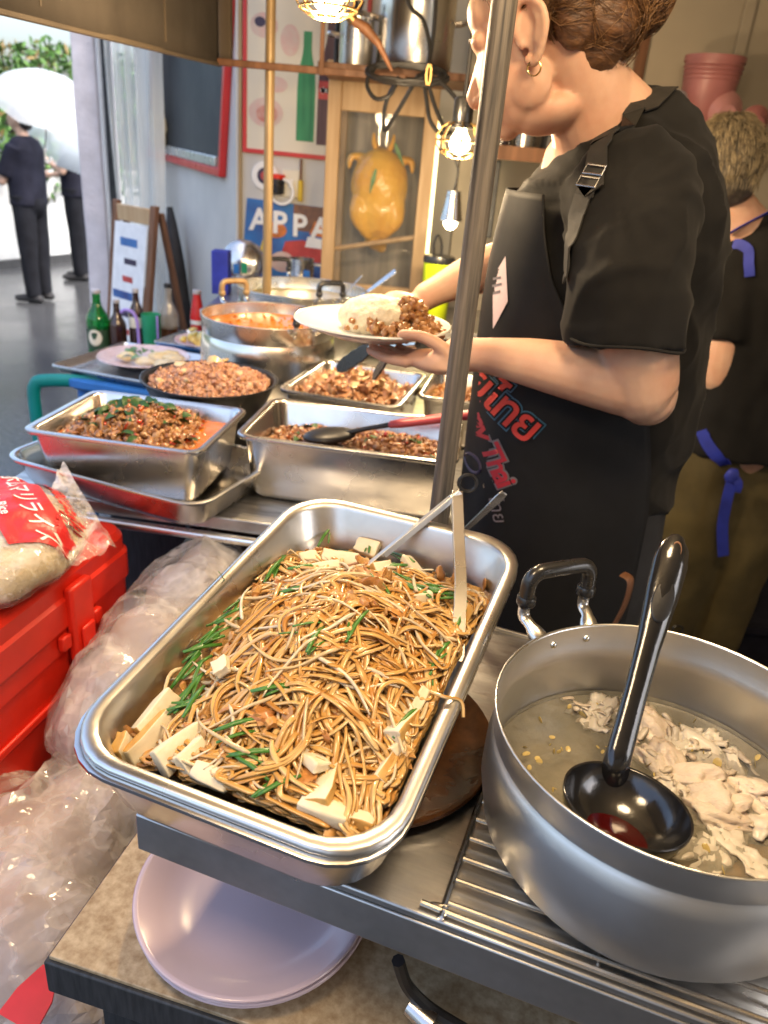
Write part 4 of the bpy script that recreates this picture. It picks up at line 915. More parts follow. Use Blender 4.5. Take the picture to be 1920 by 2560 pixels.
qpan = pan('small steel pan of orange stew half hidden by the pole', (0.155, 1.79, 0.872), R(-10), 0.17, 0.26, 0.118, group=GRP, rc=0.025)

# service counter
t = thing('service_counter', 'steel service counter carrying the food pans and pots', 'counter', (-0.28, 1.222, 0), R(-6))
b = MB(); b.span((-0.43, 0, 0.845), (0.53, 0.62, 0.8715)); obj('front_top', b, 'counter_steel', t, bev=0.003)
b = MB(); b.span((-0.27, 0.621, 0.845), (0.53, 1.52, 0.8712)); obj('back_top', b, 'counter_steel', t, bev=0.003)
b = MB(); b.tube([(-0.43, -0.008, 0.835), (0.53, -0.008, 0.835)], 0.009, 10); obj('front_rail', b, 'alu_tray', t)
b = MB(); b.span((-0.38, 0.32, 0.1), (0.5, 0.34, 0.84)); obj('back_panel', b, 'dark_board', t, smooth=False)
b = MB(); b.span((-0.40, 0.04, 0.45), (0.5, 0.315, 0.47)); obj('under_shelf', b, 'pink_bucket', t, bev=0.002)
for x_ in (-0.40, 0.50):
    for y_ in (0.03, 1.48):
        if x_ < 0 and y_ > 1: x_ = -0.24
        b = MB(); b.span((x_ - 0.015, y_ - 0.015, 0), (x_ + 0.015, y_ + 0.015, 0.845)); obj('leg', b, 'dark_metal', t, bev=0.002)
t = thing('dark_jar', 'small dark jar with glints on the shelf under the counter', 'jar', (-0.4096, 1.5249, 0.62))
b = MB(); b.lathe([(0, -0.12), (0.035, -0.12), (0.04, -0.11), (0.04, 0.03), (0.03, 0.05), (0.026, 0.06), (0, 0.06)], 24); obj('body', b, 'brown_glass', t)
b = MB(); b.lathe([(0.027, 0.0605), (0.027, 0.085), (0, 0.085)], 20); obj('lid', b, 'black_plastic', t)
t = thing('gas_stove', 'black gas stove under the far edge of the noodle tray', 'stove', (-0.02, 1.10, 0.60), R(-10))
b = MB(); b.span((-0.20, -0.10, 0.0), (0.16, 0.07, 0.20)); obj('body', b, 'black_plastic', t, bev=0.008)
for k in range(3):
    b = MB(); b.box((-0.13 + 0.012 * k, -0.02 + 0.008 * k, 0.203), (0.004, 0.012, 0.004)); obj('marking', b, 'red_plastic', t)
for x_ in (-0.17, 0.13):
    for y_ in (-0.07, 0.04):
        b = MB(); b.tube([(x_, y_, -0.6), (x_, y_, 0.0)], 0.009, 8); obj('leg', b, 'dark_metal', t)

# frying pan on a ring
t = thing('frying_pan', 'black frying pan heaped with pale minced pork', 'pan', (-0.405, 1.635, 0.93))
b = MB(); b.lathe([(0, 0), (0.105, 0), (0.115, 0.004), (0.141, 0.068), (0.146, 0.07), (0.146, 0.074), (0.139, 0.072), (0.112, 0.009), (0, 0.006)], 56); obj('body', b, 'black_pan', t)
b = MB(); b.lathe([(0.1455, 0.070), (0.1485, 0.072), (0.1485, 0.0745), (0.1455, 0.0752)], 56); obj('rim', b, 'black_pan', t)
t = thing('pan_ring', 'low steel ring under the black frying pan', 'ring', (-0.405, 1.635, 0.8722))
b = MB(); b.lathe([(0.10, 0), (0.105, 0.0), (0.105, 0.0575), (0.10, 0.0575), (0.10, 0)], 40); obj('band', b, 'dark_metal', t)

def stockpot(label, c, r, h, hang, m_='alu_pot', name='cooking_pot', groove=True, hh=0.052, hw=0.036, group=None, black=('black_plastic', 'black_plastic')):
    t = thing(name, label, 'pot', c, 0, group)
    b = MB()
    out = [(0, 0), (r * 0.80, 0), (r * 0.90, h * 0.04), (r * 0.97, h * 0.16), (r * 1.015, h * 0.42), (r * 1.012, h * 0.66), (r * 0.992, h * 0.775)]
    if groove: out += [(r * 0.978, h * 0.79), (r * 0.978, h * 0.80), (r * 0.994, h * 0.825)]
    out += [(r * 1.0, h * 0.97), (r * 1.006, h)]
    b.lathe(out, 72); obj('outside', b, m_, t, sharp=60)
    b = MB(); b.lathe([(r * 1.006, h), (r * 1.008, h + 0.0014), (r * 0.996, h + 0.002), (r * 0.99, h)], 72); obj('rim', b, 'alu_tray', t, sharp=0)
    b = MB(); b.lathe([(r * 0.99, h), (r * 0.985, h * 0.82), (r * 0.972, h * 0.79), (r * 0.985, h * 0.70), (r * 0.99, h * 0.42), (r * 0.95, h * 0.16), (r * 0.86, h * 0.05), (0, h * 0.03)], 72); obj('inside', b, m_, t, sharp=60)
    for q, a in enumerate((hang, hang + PI)):
        d_ = V((math.cos(a), math.sin(a), 0)); s_ = V((-math.sin(a), math.cos(a), 0)); z0 = V((0, 0, 1))
        base = d_ * r
        g = None
        top = base + d_ * 0.03 + z0 * (h + hh)
        g0 = MB(); g0.tube(smoothpath([top - s_ * hw - z0 * 0.034, top - s_ * hw - z0 * 0.012, top - s_ * (hw - 0.007) - z0 * 0.002, top - s_ * (hw - 0.02), top + s_ * (hw - 0.02), top + s_ * (hw - 0.007) - z0 * 0.002, top + s_ * hw - z0 * 0.012, top + s_ * hw - z0 * 0.034], 4), 0.0078, 14, round_=True)
        g = obj('grip', g0, black[q], t)
        for sg in (-1, 1):
            k0 = MB(); k0.lathe([(0.0088, 0), (0.0098, 0.002), (0.0098, 0.008), (0.0088, 0.01)], 16, top + s_ * hw * sg - z0 * 0.036, True, True); obj('collar', k0, black[q], g)
            m0 = MB(); m0.tube(smoothpath([top + s_ * hw * sg - z0 * 0.03, top + s_ * hw * sg - z0 * 0.048, base + d_ * 0.018 + s_ * hw * sg * 0.95 + z0 * (h - 0.002), base + d_ * 0.004 + s_ * hw * sg * 0.8 + z0 * (h - 0.012)], 4), [0.006] * 9 + [0.008, 0.009, 0.009, 0.008], 10, flat=0.55); obj('bracket', m0, 'alu_warm', t)
            v0 = MB(); v0.blob(base * 0.982 + s_ * hw * sg * 0.55 + z0 * (h * 0.9), (0.0042, 0.0042, 0.0042), 2); obj('rivet', v0, 'alu_warm', t)
    return t

SPC = (0.256, 0.510, 0.9405); SPR = 0.149; SPH = 0.13
stockpot('big dull aluminium soup pot with black handle on the wire rack', SPC, SPR, SPH, math.atan2(0.643 - SPC[1], 0.194 - SPC[0]))
stockpot('wide aluminium pot of orange curry beside the held plate', (-0.337, 1.985, 0.872), 0.17, 0.208, R(128), 'alu_warm', group='aluminium pots on the service counter', black=('thin_pole', 'black_plastic'))
stockpot('wide aluminium pot of yellow broth behind the curry pot', (-0.312, 2.44, 0.8718), 0.2, 0.21, R(-62), 'alu_warm', group='aluminium pots on the service counter')
# wire rack under the soup pot
t = thing('wire_rack', 'chrome wire rack on the counter under the soup pot', 'rack', (0.078, 0.427, 0.9302), CR)
for k in range(12):
    b = MB(); b.tube([(0.0, 0.004 + k * 0.0235, 0.0075), (0.40, 0.004 + k * 0.0235, 0.0075)], 0.0021, 8); obj('rod', b, 'steel', t)
b = MB(); b.tube(smoothpath([(0.0, 0.27, 0.0045), (-0.003, 0.262, 0.0045), (-0.003, 0.012, 0.0045), (0.0, 0.002, 0.0045), (0.01, -0.003, 0.0045), (0.39, -0.003, 0.0045), (0.40, 0.002, 0.0045), (0.403, 0.012, 0.0045), (0.403, 0.262, 0.0045)], 3), 0.0027, 8); obj('frame', b, 'steel', t)
for x_ in (0.12, 0.28):
    b = MB(); b.tube([(x_, -0.003, 0.0036), (x_, 0.265, 0.0036)], 0.0021, 8); obj('cross_rod', b, 'steel', t)
# greasy skillet between tray and pot
t = thing('iron_skillet', 'greasy dark brown iron skillet showing between the tray and the pot', 'skillet', (0.005, 0.62, 0.9302))
b = MB(); b.lathe([(0, 0), (0.105, 0), (0.112, 0.003), (0.124, 0.012), (0.128, 0.012), (0.127, 0.015), (0.122, 0.0145), (0.11, 0.006), (0, 0.005)], 56); obj('body', b, 'brown_sauce', t)

# ================================================================== utensils
def ribbon(mb, pts, wdt, th, side):
    P_ = [V(p) for p in pts]; sd = V(side).normalized(); loops = []
    for i, p in enumerate(P_):
        t_ = (P_[min(i + 1, len(P_) - 1)] - P_[max(i - 1, 0)]).normalized(); s_ = (sd - t_ * sd.dot(t_)).normalized(); n_ = t_.cross(s_)
        w_ = wdt[i] if hasattr(wdt, '__len__') else wdt
        loops.append([p + s_ * w_ / 2 + n_ * th / 2, p - s_ * w_ / 2 + n_ * th / 2, p - s_ * w_ / 2 - n_ * th / 2, p + s_ * w_ / 2 - n_ * th / 2])
    mb.loft(loops)
t = thing('serving_tongs', 'open steel serving tongs standing in the noodle tray', 'tongs', (0.0865, 0.86, 1.1159))
o_ = V(t.location)
tipA, tipB, piv = V((-0.0393, 0.7675, 1.026)), V((0.0843, 0.6376, 1.03)), V((0.0865, 0.86, 1.1159))
tipB = V((0.083, 0.6243, 1.035)); kneeB = piv.lerp(tipB, 0.66) + V((0.004, 0, 0.004))
for nm, tip, mid, side in (('arm', tipA, piv.lerp(tipA, 0.6), (0.45, -0.75, 0.5)), ('arm', tipB, kneeB, (1, 0.1, 0))):
    b = MB(); path = smoothpath([piv - o_, piv.lerp(mid, 0.5) - o_, mid - o_, tip - o_], 5)
    n_ = len(path); wds = [0.017 - 0.004 * math.sin(min(1, i / (n_ - 1)) * PI) for i in range(n_)]
    wds = [0.0125 if i < n_ * 0.7 else 0.0125 + 0.006 * (i / n_ - 0.7) / 0.3 for i in range(n_)]
    ribbon(b, path, wds, 0.0013, side)
    sd = V(side).normalized()
    a = obj(nm, b, 'alu_tray', t, bev=0.0004)
    for sg in (-1, 1):
        e = MB(); pp = path[:int(n_ * 0.8)]
        tt_ = (pp[-1] - pp[0]).normalized(); s2 = (sd - tt_ * sd.dot(tt_)).normalized(); n2 = tt_.cross(s2)
        ribbon(e, [p + s2 * sg * 0.006 - n2 * 0.003 for p in pp], 0.006, 0.0012, n2); obj('flange', e, 'alu_tray', a)
b = MB(); b.tube([V((-0.006, -0.006, -0.008)), V((0.004, 0.010, -0.006))], 0.0045, 12, round_=True); obj('rivet', b, 'steel', t)
b = MB(); b.tube([V((0.012 + 0.011 * math.cos(a), 0.008, 0.008 + 0.011 * math.sin(a))) for a in np.linspace(0, 6.28, 16, endpoint=False)], 0.0022, 8, closed=True); obj('pull_ring', b, 'dark_metal', t)
# steel spoon handle rising behind the tray
t = thing('steel_spoon', 'flat steel spoon handle rising behind the far rim of the tray', 'spoon', (0.1173, 0.98, 1.0024))
o_ = V(t.location)
b = MB(); ribbon(b, [V(p) - o_ for p in ((0.0926, 0.985, 0.9599), (0.1196, 0.98, 1.0099), (0.1412, 0.975, 1.0411), (0.1556, 0.97, 1.0638), (0.1619, 0.97, 1.0728))], [0.008, 0.009, 0.012, 0.015, 0.010], 0.002, (1, 0, 0.8)); obj('handle', b, 'steel', t, bev=0.0007)
b = MB(); b.blob(V((0.0842, 0.99, 0.9448)) - o_, (0.03, 0.022, 0.012), 2); obj('bowl', b, 'steel', t)
# ladle in the soup
LB = V((0.2057, 0.4482, 1.043)); LE = V((0.2682, 0.635, 1.1822)); LR = 0.048
t = thing('black_ladle', 'black plastic ladle with chili oil in its bowl, resting in the soup', 'ladle', LB[:])
tl = V((0.10, 0.12, 1.0)).normalized()              # the way the bowl faces
q = tl.to_track_quat('Z', 'Y')
b = MB(); b.lathe([(LR, 0), (LR * 1.03, 0.001), (LR * 1.03, -0.002), (LR * 0.99, -0.010), (LR * 0.82, -0.023), (LR * 0.5, -0.032), (0, -0.035)], 48); b.lathe([(LR, 0), (LR * 0.95, -0.008), (LR * 0.79, -0.0195), (LR * 0.48, -0.029), (0, -0.032)], 48)
obj('bowl', b, 'ladle_black', t, rot=q.to_euler(), sharp=0)
b = MB(); b.lathe([(0, -0.0235), (LR * 0.34, -0.0262), (LR * 0.54, -0.0264)], 40)
obj('chili_oil', b, 'chili_oil', t, rot=q.to_euler(), loc=(-0.004, -0.005, -0.001))
hb = V((0.004, 0.047, -0.006)); he = LE - LB
ax_ = (he - hb).normalized()
path = [hb + V((0, -0.002, -0.014)), hb, hb + ax_ * 0.012] + [hb.lerp(he, k) for k in (0.15, 0.3, 0.5, 0.62, 0.75, 0.88, 0.96, 1.0)]
rad = [0.012, 0.0118, 0.0112, 0.0106, 0.0104, 0.0112, 0.0132, 0.0155, 0.016, 0.0135, 0.0075]
b = MB(); b.tube(path, rad, 18, round_=True, flat=0.62, upv=(0, -0.6, 0.8)); hd = obj('handle', b, 'ladle_black', t, sharp=0)
side = ax_.cross(V((0, -0.6, 0.8))).normalized(); nn = side.cross(ax_).normalized()
if nn.y > 0: nn = -nn
b = MB(); pc = hb.lerp(he, 0.70) + nn * 0.0078; a_ = np.linspace(0, 2 * PI, 30, endpoint=False)
b.loft([[pc + ax_ * 0.021 * math.cos(a) * k_ + side * 0.0092 * math.sin(a) * k_ + nn * o2 for a in a_] for k_, o2 in ((1.0, -0.0015), (1.0, 0.0009), (0.9, 0.0014))], True, True); obj('thumb_pad', b, 'dark_metal', hd, sharp=0)
b = MB(); pc = hb.lerp(he, 0.925) + nn * 0.0048
b.loft([[pc + ax_ * 0.011 * math.cos(a) * k_ + side * 0.0052 * math.sin(a) * k_ + nn * o2 for a in a_] for k_, o2 in ((1.0, 0.003), (0.85, 0.0036), (0.75, 0.001))], False, True); obj('hang_hole', b, 'brown_wood', hd, sharp=0)
# spoon with red handle in the chopped stir fry
t = thing('red_handled_spoon', 'serving spoon with pinkish red handle lying in the spoon pan', 'spoon', (-0.116, 1.3852, 0.985))
o_ = V(t.location)
P1, P2, P3 = V((-0.0963, 1.3894, 0.99)), V((0, 1.3701, 1.022)), V((0.1646, 1.3659, 1.06))
b = MB(); b.blob(V((0, 0, 0)), (0.052, 0.034, 0.012), 3, rot=Euler((0, -0.1, 0.25))); o = obj('bowl', b, 'dark_metal', t)
b = MB(); b.tube([V((0.03, 0.0, 0.006)), P1.lerp(P2, 0.5) - o_, P2 - o_], [0.006, 0.0045, 0.005], 10); obj('shaft', b, 'dark_metal', t)
b = MB(); b.tube([P2 - o_, P2.lerp(P3, 0.1) - o_, P2.lerp(P3, 0.5) - o_, P2.lerp(P3, 0.9) - o_, P3 - o_], [0.010, 0.012, 0.0125, 0.013, 0.010], 14, flat=0.7, round_=True); obj('grip', b, 'red_handle', t)
# black tipped tongs over the meat slices
t = thing('black_tongs', 'tongs with black scalloped tips hanging under the plate', 'tongs', (-0.0088, 1.35, 1.1727))
o_ = V(t.location)
for e0, e1 in (((-0.1137, 1.45, 1.0961), (-0.051, 1.4, 1.1543)), ((-0.0426, 1.42, 1.095), (-0.0174, 1.38, 1.1466))):
    a0_, a1_ = V(e0) - o_, V(e1) - o_
    b = MB(); pts = [a0_.lerp(a1_, k / 8) for k in range(9)]; wds = [0.012, 0.024, 0.030, 0.028, 0.032, 0.028, 0.030, 0.024, 0.016]
    ribbon(b, pts, wds, 0.004, (0.3, 0, 1)); tp = obj('tip', b, 'black_plastic', t, bev=0.001)
    b = MB(); b.tube([a1_, V((0.04, -0.06, 0.02))], 0.006, 8); obj('arm', b, 'steel', t)

# ================================================================== food
def rot_rand(rng, n):
    q = rng.normal(size=(n, 4)); q /= np.linalg.norm(q, axis=1, keepdims=True)
    w_, x, y, z_ = q.T
    return np.stack([np.stack([1 - 2 * (y * y + z_ * z_), 2 * (x * y - z_ * w_), 2 * (x * z_ + y * w_)], -1),
                     np.stack([2 * (x * y + z_ * w_), 1 - 2 * (x * x + z_ * z_), 2 * (y * z_ - x * w_)], -1),
                     np.stack([2 * (x * z_ - y * w_), 2 * (y * z_ + x * w_), 1 - 2 * (x * x + y * y)], -1)], 1)

def pieces(C_, lo, hi, seed, shape=(1, 0.8, 0.65), lump=0.28, bend=0.0, sub=2, flatrot=False):
    """many irregular lumps, one at each centre"""
    rng = np.random.default_rng(seed); C_ = np.asarray(C_, float); n = len(C_)
    v, f = ico(sub); k = len(v)
    P = np.repeat(v[None], n, 0) * (1 + lump * rng.normal(size=(n, k, 1)).clip(-1.5, 1.5) * 0.6)
    P = P * np.array(shape)[None, None] * (1 + 0.25 * rng.normal(size=(n, 1, 3))).clip(0.5, 1.6)
    if bend: P[..., 2] += bend * (P[..., 0] ** 2) * rng.choice([-1, 1], size=(n, 1))
    P = P * rng.uniform(lo, hi, size=(n, 1, 1))
    Rm = rot_rand(rng, n)
    if flatrot:
        a = rng.uniform(0, 2 * PI, n); tl_ = rng.normal(0, 0.45, n)
        Rm = np.array([np.array(Euler((tl_[i], rng.normal(0, 0.4), a[i])).to_matrix()) for i in range(n)])
    P = np.einsum('nij,nkj->nki', Rm, P) + C_[:, None]
    b = MB(); F = np.array(f)
    b.v.append(P.reshape(-1, 3)); b.n = n * k
    b.f = (F[None] + (np.arange(n) * k)[:, None, None]).reshape(-1, F.shape[1]).tolist(); b.mi = [0] * len(b.f)
    return b

def heap(n, W, D, hfun, rng, jit=0.006):
    x = rng.uniform(-W / 2, W / 2, n); y = rng.uniform(-D / 2, D / 2, n)
    z_ = np.array([hfun(a, c) for a, c in zip(x, y)]) + rng.uniform(-jit, jit * 0.6, n)
    return np.c_[x, y, z_]

def leafmesh(L_, W_, curl=0.3):
    b = MB(); loops = []
    for i in range(7):
        u = i / 6; hw = W_ / 2 * math.sin(PI * min(1, u * 0.94 + 0.03)) ** 0.8
        x = (u - 0.5) * L_; z_ = -curl * L_ * (u - 0.5) ** 2
        loops.append([(x, -hw, z_ + curl * 0.25 * hw), (x, 0, z_ - 0.0008), (x, hw, z_ + curl * 0.25 * hw)])
    b.loft(loops, False, False, closed=False); return b.mesh('leaf', True)
def scatter_part(name, me, m_, parent, spots):
    """alike pieces: one mesh shared by all"""
    me.materials.clear(); me.materials.append(M(m_))
    for p, e, s_ in spots:
        o = link(name, me, parent, p, e); o.scale = (s_, s_, s_)

def sstep(a, b_, x):
    t_ = min(1, max(0, (x - a) / (b_ - a))); return t_ * t_ * (3 - 2 * t_)

# ---- the noodles (local frame: centre of the tray rim, tilted like the tray)
def nh(x, y):
    far = sstep(0.17, 0.03, y)
    return (-0.052 + 0.026 * far + 0.052 * math.exp(-(((x - 0.012) / 0.082) ** 2 + ((y + 0.025) / 0.145) ** 2))
            - 0.016 * math.exp(-(((x + 0.11) / 0.04) ** 2 + ((y + 0.13) / 0.08) ** 2)) + 0.005 * noise.noise(V((x * 28, y * 28, 2))))
GX = np.linspace(-0.125, 0.125, 51); GY = np.linspace(-0.215, 0.215, 87)
HG = np.array([[nh(a, c) for c in GY] for a in GX])
def nhv(x, y):
    fx = np.clip((x + 0.125) / 0.25 * 50, 0, 49.999); fy = np.clip((y + 0.215) / 0.43 * 86, 0, 85.999)
    i, j = fx.astype(int), fy.astype(int); u, v_ = fx - i, fy - j
    return HG[i, j] * (1 - u) * (1 - v_) + HG[i + 1, j] * u * (1 - v_) + HG[i, j + 1] * (1 - u) * v_ + HG[i + 1, j + 1] * u * v_
dish = thing('stir_fried_noodles', 'heap of fried rice noodles with tofu, bean sprouts and chives', 'noodles', NTC[:], NT_R, tilt=NT_T)
b = MB(); loops = []
for y in np.linspace(-0.198, 0.19, 40):
    loops.append([(x, y, nh(x, y) - 0.0005) for x in np.linspace(-0.123, 0.123, 26)])
b.loft(loops, False, False, closed=False); obj('noodle_bed', b, 'noodle_bed', dish)
def noodle_paths(n, pts, ds, seed, turn, lift, xb=0.120, y0=-0.197, y1=0.135, bundle=0.7):
    rng = np.random.default_rng(seed)
    x = rng.normal(0.014, 0.074, n).clip(-xb, xb); y = rng.uniform(y0, y1, n)
    fld = np.array([noise.noise(V((a * 11, c * 11, seed))) for a, c in zip(x, y)])
    ang = fld * PI * 2.2 * bundle + rng.normal(0, 0.55, n) + rng.choice([0, PI], n) - 0.9
    cur = rng.normal(0, turn, n); lay = rng.uniform(-0.004, lift, n); ph = rng.uniform(0, 6.28, n); am = rng.uniform(0.0005, 0.0045, n)
    S = np.zeros((n, pts, 3))
    for k in range(pts):
        S[:, k, 0] = x; S[:, k, 1] = y; S[:, k, 2] = nhv(x, y) + lay + am * np.sin(ph + k * 0.75)
        cur = cur * 0.93 + rng.normal(0, turn * 0.35, n)
        ang = ang + cur * ds
        x = x + np.cos(ang) * ds; y = y + np.sin(ang) * ds
        out = (np.abs(x) > xb) | (y < y0) | (y > y1 + 0.02)
        x = x.clip(-xb, xb); y = y.clip(y0, y1 + 0.02); ang = np.where(out, ang + 0.9, ang)
    for _ in range(2):
        S[:, 1:-1] = 0.5 * S[:, 1:-1] + 0.25 * (S[:, :-2] + S[:, 2:])
    return S, rng
def noodle_clumps(nc, seed, pts=26):
    C0, rng = noodle_paths(nc, pts, 0.0058, seed, 24, 0.008, bundle=1.0)
    out = []
    for i in range(nc):
        c = C0[i]; T_ = np.gradient(c, axis=0); N_ = np.c_[-T_[:, 1], T_[:, 0], np.zeros(pts)]; N_ /= np.linalg.norm(N_, axis=1, keepdims=True) + 1e-9
        k = rng.integers(2, 8); lift = rng.uniform(0.0, 0.011) * np.sin(np.linspace(0.2, PI - 0.2, pts)) ** 2
        for m in range(k):
            o1 = rng.normal(0, 0.0055); ph = rng.uniform(0, 6.28); fr_ = rng.uniform(0.12, 0.32); u = np.arange(pts)
            lat = o1 * (0.6 + 0.5 * np.sin(u * 0.15 + ph)) + rng.uniform(0.001, 0.006) * np.sin(u * fr_ + ph)
            p = c + N_ * lat[:, None]; p[:, 2] += lift + rng.uniform(-0.002, 0.005) + rng.uniform(0.0003, 0.0025) * np.sin(u * fr_ * 1.7 + ph * 2)
            st = rng.integers(0, 7); p = np.roll(p, 0, 0)
            a0_ = rng.uniform(0, 0.45) * pts; x0 = np.linspace(a0_, min(pts - 1, a0_ + rng.uniform(0.4, 1.0) * pts), pts)
            out.append(np.c_[[np.interp(x0, u, p[:, q]) for q in range(3)]].T)
    return np.array(out), rng
S, rng = noodle_clumps(430, 11)
mx_, my_ = S[..., 0].mean(1), S[..., 1].mean(1); mn_ = S[..., 0].min(1)
keep = ~((mn_ < -0.088) & (my_ < 0.06)) & ~((my_ > 0.10) & (rng.uniform(0, 1, len(S)) < 0.6)); S = S[keep]
S[..., 0] = S[..., 0].clip(-0.123, 0.123); S[..., 1] = S[..., 1].clip(-0.2, 0.19)
wv = rng.uniform(0.0016, 0.0031, len(S))[:, None] * (0.62 + 0.38 * np.abs(np.sin(np.arange(S.shape[1])[None] * rng.uniform(0.1, 0.3, len(S))[:, None] + rng.uniform(0, 6.28, len(S))[:, None])))
vv_, ff_ = strands(S, wv, 0.4, 6)
b = MB(); b.add(vv_, ff_); obj('noodle_strands', b, 'noodle', dish, kind='stuff', sharp=0)
S, rng = noodle_paths(150, 12, 0.0062, 23, 12, 0.013, y1=0.15)
S[..., 2] += 0.007
wv = rng.uniform(0.0013, 0.002, len(S))[:, None] * np.linspace(1.25, 0.6, 12)[None]
vv_, ff_ = strands(S, wv, 0.9, 6)
b = MB(); b.add(vv_, ff_); obj('bean_sprouts', b, 'sprout', dish, kind='stuff', sharp=0)
rng = np.random.default_rng(8)
C_ = np.c_[rng.normal(0.0, 0.066, 330).clip(-0.112, 0.112), rng.uniform(-0.195, 0.19, 330), np.zeros(330)]
C_[:, 2] = nhv(C_[:, 0], C_[:, 1]) + rng.uniform(0.002, 0.014, 330)
obj('fried_egg_crumbs', pieces(C_, 0.003, 0.0085, 9, (1, 0.7, 0.5), 0.4), 'fried_bit', dish, kind='stuff')
rng = np.random.default_rng(18)
C_ = np.c_[rng.normal(0.02, 0.06, 34).clip(-0.11, 0.11), rng.uniform(-0.18, 0.17, 34), np.zeros(34)]
C_[:, 2] = nhv(C_[:, 0], C_[:, 1]) + rng.uniform(0.006, 0.012, 34)
obj('fried_egg_pieces', pieces(C_, 0.008, 0.016, 19, (1, 0.75, 0.3), 0.3, 0.3, flatrot=True, sub=3), 'fried_bit', dish, kind='stuff')
NI = NTM.inverted()
TOFU = [  # place on the tray (world), heading, lean, size
    ((-0.1849, 0.5338, 1.015), 68, 55, (0.046, 0.019, 0.010)), ((-0.1831, 0.5098, 1.008), 62, 60, (0.050, 0.019, 0.010)), ((-0.1504, 0.4898, 1.008), 58, 52, (0.048, 0.022, 0.010)),
    ((-0.2053, 0.5005, 0.998), 85, 70, (0.022, 0.018, 0.010)), ((-0.135, 0.4825, 1.004), 64, 50, (0.036, 0.018, 0.009)), ((-0.1184, 0.4565, 1), -20, 20, (0.034, 0.016, 0.010)),
    ((-0.0282, 0.4583, 1.02), 80, 20, (0.050, 0.020, 0.010)), ((-0.0406, 0.4755, 1.018), -40, 35, (0.030, 0.018, 0.009)), ((0.0316, 0.5226, 1.032), 62, 25, (0.042, 0.018, 0.010)),
    ((0.0446, 0.4986, 1.022), 58, 45, (0.024, 0.020, 0.010)), ((0.0385, 0.4797, 1.014), 65, 55, (0.038, 0.018, 0.010)), ((-0.0251, 0.4363, 1.004), -15, 15, (0.040, 0.018, 0.011)),
    ((0.0003, 0.4346, 1.004), -15, 25, (0.030, 0.016, 0.010)), ((0.0569, 0.5372, 1.03), 70, 70, (0.046, 0.020, 0.010)), ((-0.0645, 0.7635, 1.035), 20, 30, (0.046, 0.020, 0.011)),
    ((-0.0473, 0.8093, 1.036), -4, 35, (0.044, 0.017, 0.012)), ((-0.0842, 0.8063, 1.034), 30, 20, (0.022, 0.018, 0.011)), ((-0.0133, 0.8507, 1.036), -25, 30, (0.030, 0.020, 0.010)),
    ((0.0053, 0.7732, 1.042), 40, 35, (0.026, 0.022, 0.011)), ((0.0395, 0.7936, 1.042), -62, 30, (0.038, 0.018, 0.010)), ((0.1013, 0.6787, 1.046), 66, 45, (0.034, 0.018, 0.010)),
    ((0.0946, 0.6338, 1.046), 66, 40, (0.028, 0.018, 0.010)), ((-0.1332, 0.561, 1.052), -70, 30, (0.020, 0.014, 0.008)), ((0.0455, 0.7041, 1.05), 25, 25, (0.026, 0.016, 0.010))]
for k, (p, hd_, ln_, sz) in enumerate(TOFU):
    rd = random.Random(k)
    b = MB(); v = MB()
    bm_ = bmesh.new(); bmesh.ops.create_cube(bm_, size=1.0)
    bmesh.ops.scale(bm_, vec=sz, verts=bm_.verts)
    bmesh.ops.subdivide_edges(bm_, edges=bm_.edges[:], cuts=2, use_grid_fill=True)
    bd = rd.uniform(-3.5, 3.5)
    for q_ in bm_.verts:
        q_.co.z += bd * q_.co.x * q_.co.x; q_.co.y *= 1 + 5 * q_.co.x * (1 if k % 2 else -1); q_.co += V((rd.uniform(-1, 1), rd.uniform(-1, 1), rd.uniform(-1, 1))) * 0.0011
    me = bpy.data.meshes.new('tofu_slice'); bm_.to_mesh(me)
    me.materials.append(M('tofu')); me.materials.append(M('tofu_edge'))
    for pl in me.polygons:
        pl.use_smooth = True
        if abs(pl.normal.y) > 0.7 and pl.normal.y * (1 if k % 2 else -1) > 0: pl.material_index = 1
        if abs(pl.normal.x) > 0.8 and k % 3 == 0: pl.material_index = 1
    bm_.free()
    lp = NI @ V(p)
    lp.z = max(lp.z, nh(lp.x, lp.y) + 0.011); lp.x = min(0.108, max(-0.108, lp.x)); lp.y = min(0.196, max(-0.196, lp.y))
    o = link('tofu_slice', me, dish, lp, (R(ln_) * (1 if lp.x < 0 else -1), R(rd.uniform(-12, 12)), R(hd_) - NT_R))
    bv = o.modifiers.new('b', 'BEVEL'); bv.width = 0.0016; bv.segments = 2; bv.limit_method = 'ANGLE'; bv.angle_limit = R(50)
b = MB(); ribbon(b, [(-0.018, 0, 0), (-0.009, 0, 0.001), (0, 0.0005, 0.0014), (0.009, 0, 0.001), (0.018, -0.001, 0)], [0.0022, 0.0032, 0.0036, 0.0032, 0.0022], 0.001, (0, 1, 0))
chv = b.mesh('chive', True); rd = random.Random(12); spots = []
def chive_at(p, hd_, ln_=0.0, s_=1.0, up=0.006):
    lp = NI @ V(p); lp.x = min(0.11, max(-0.11, lp.x)); lp.y = min(0.2, max(-0.2, lp.y)); lp.z = nh(lp.x, lp.y) + up + 0.010
    spots.append((lp, (rd.uniform(-0.5, 0.5), R(ln_), R(hd_) - NT_R), s_))
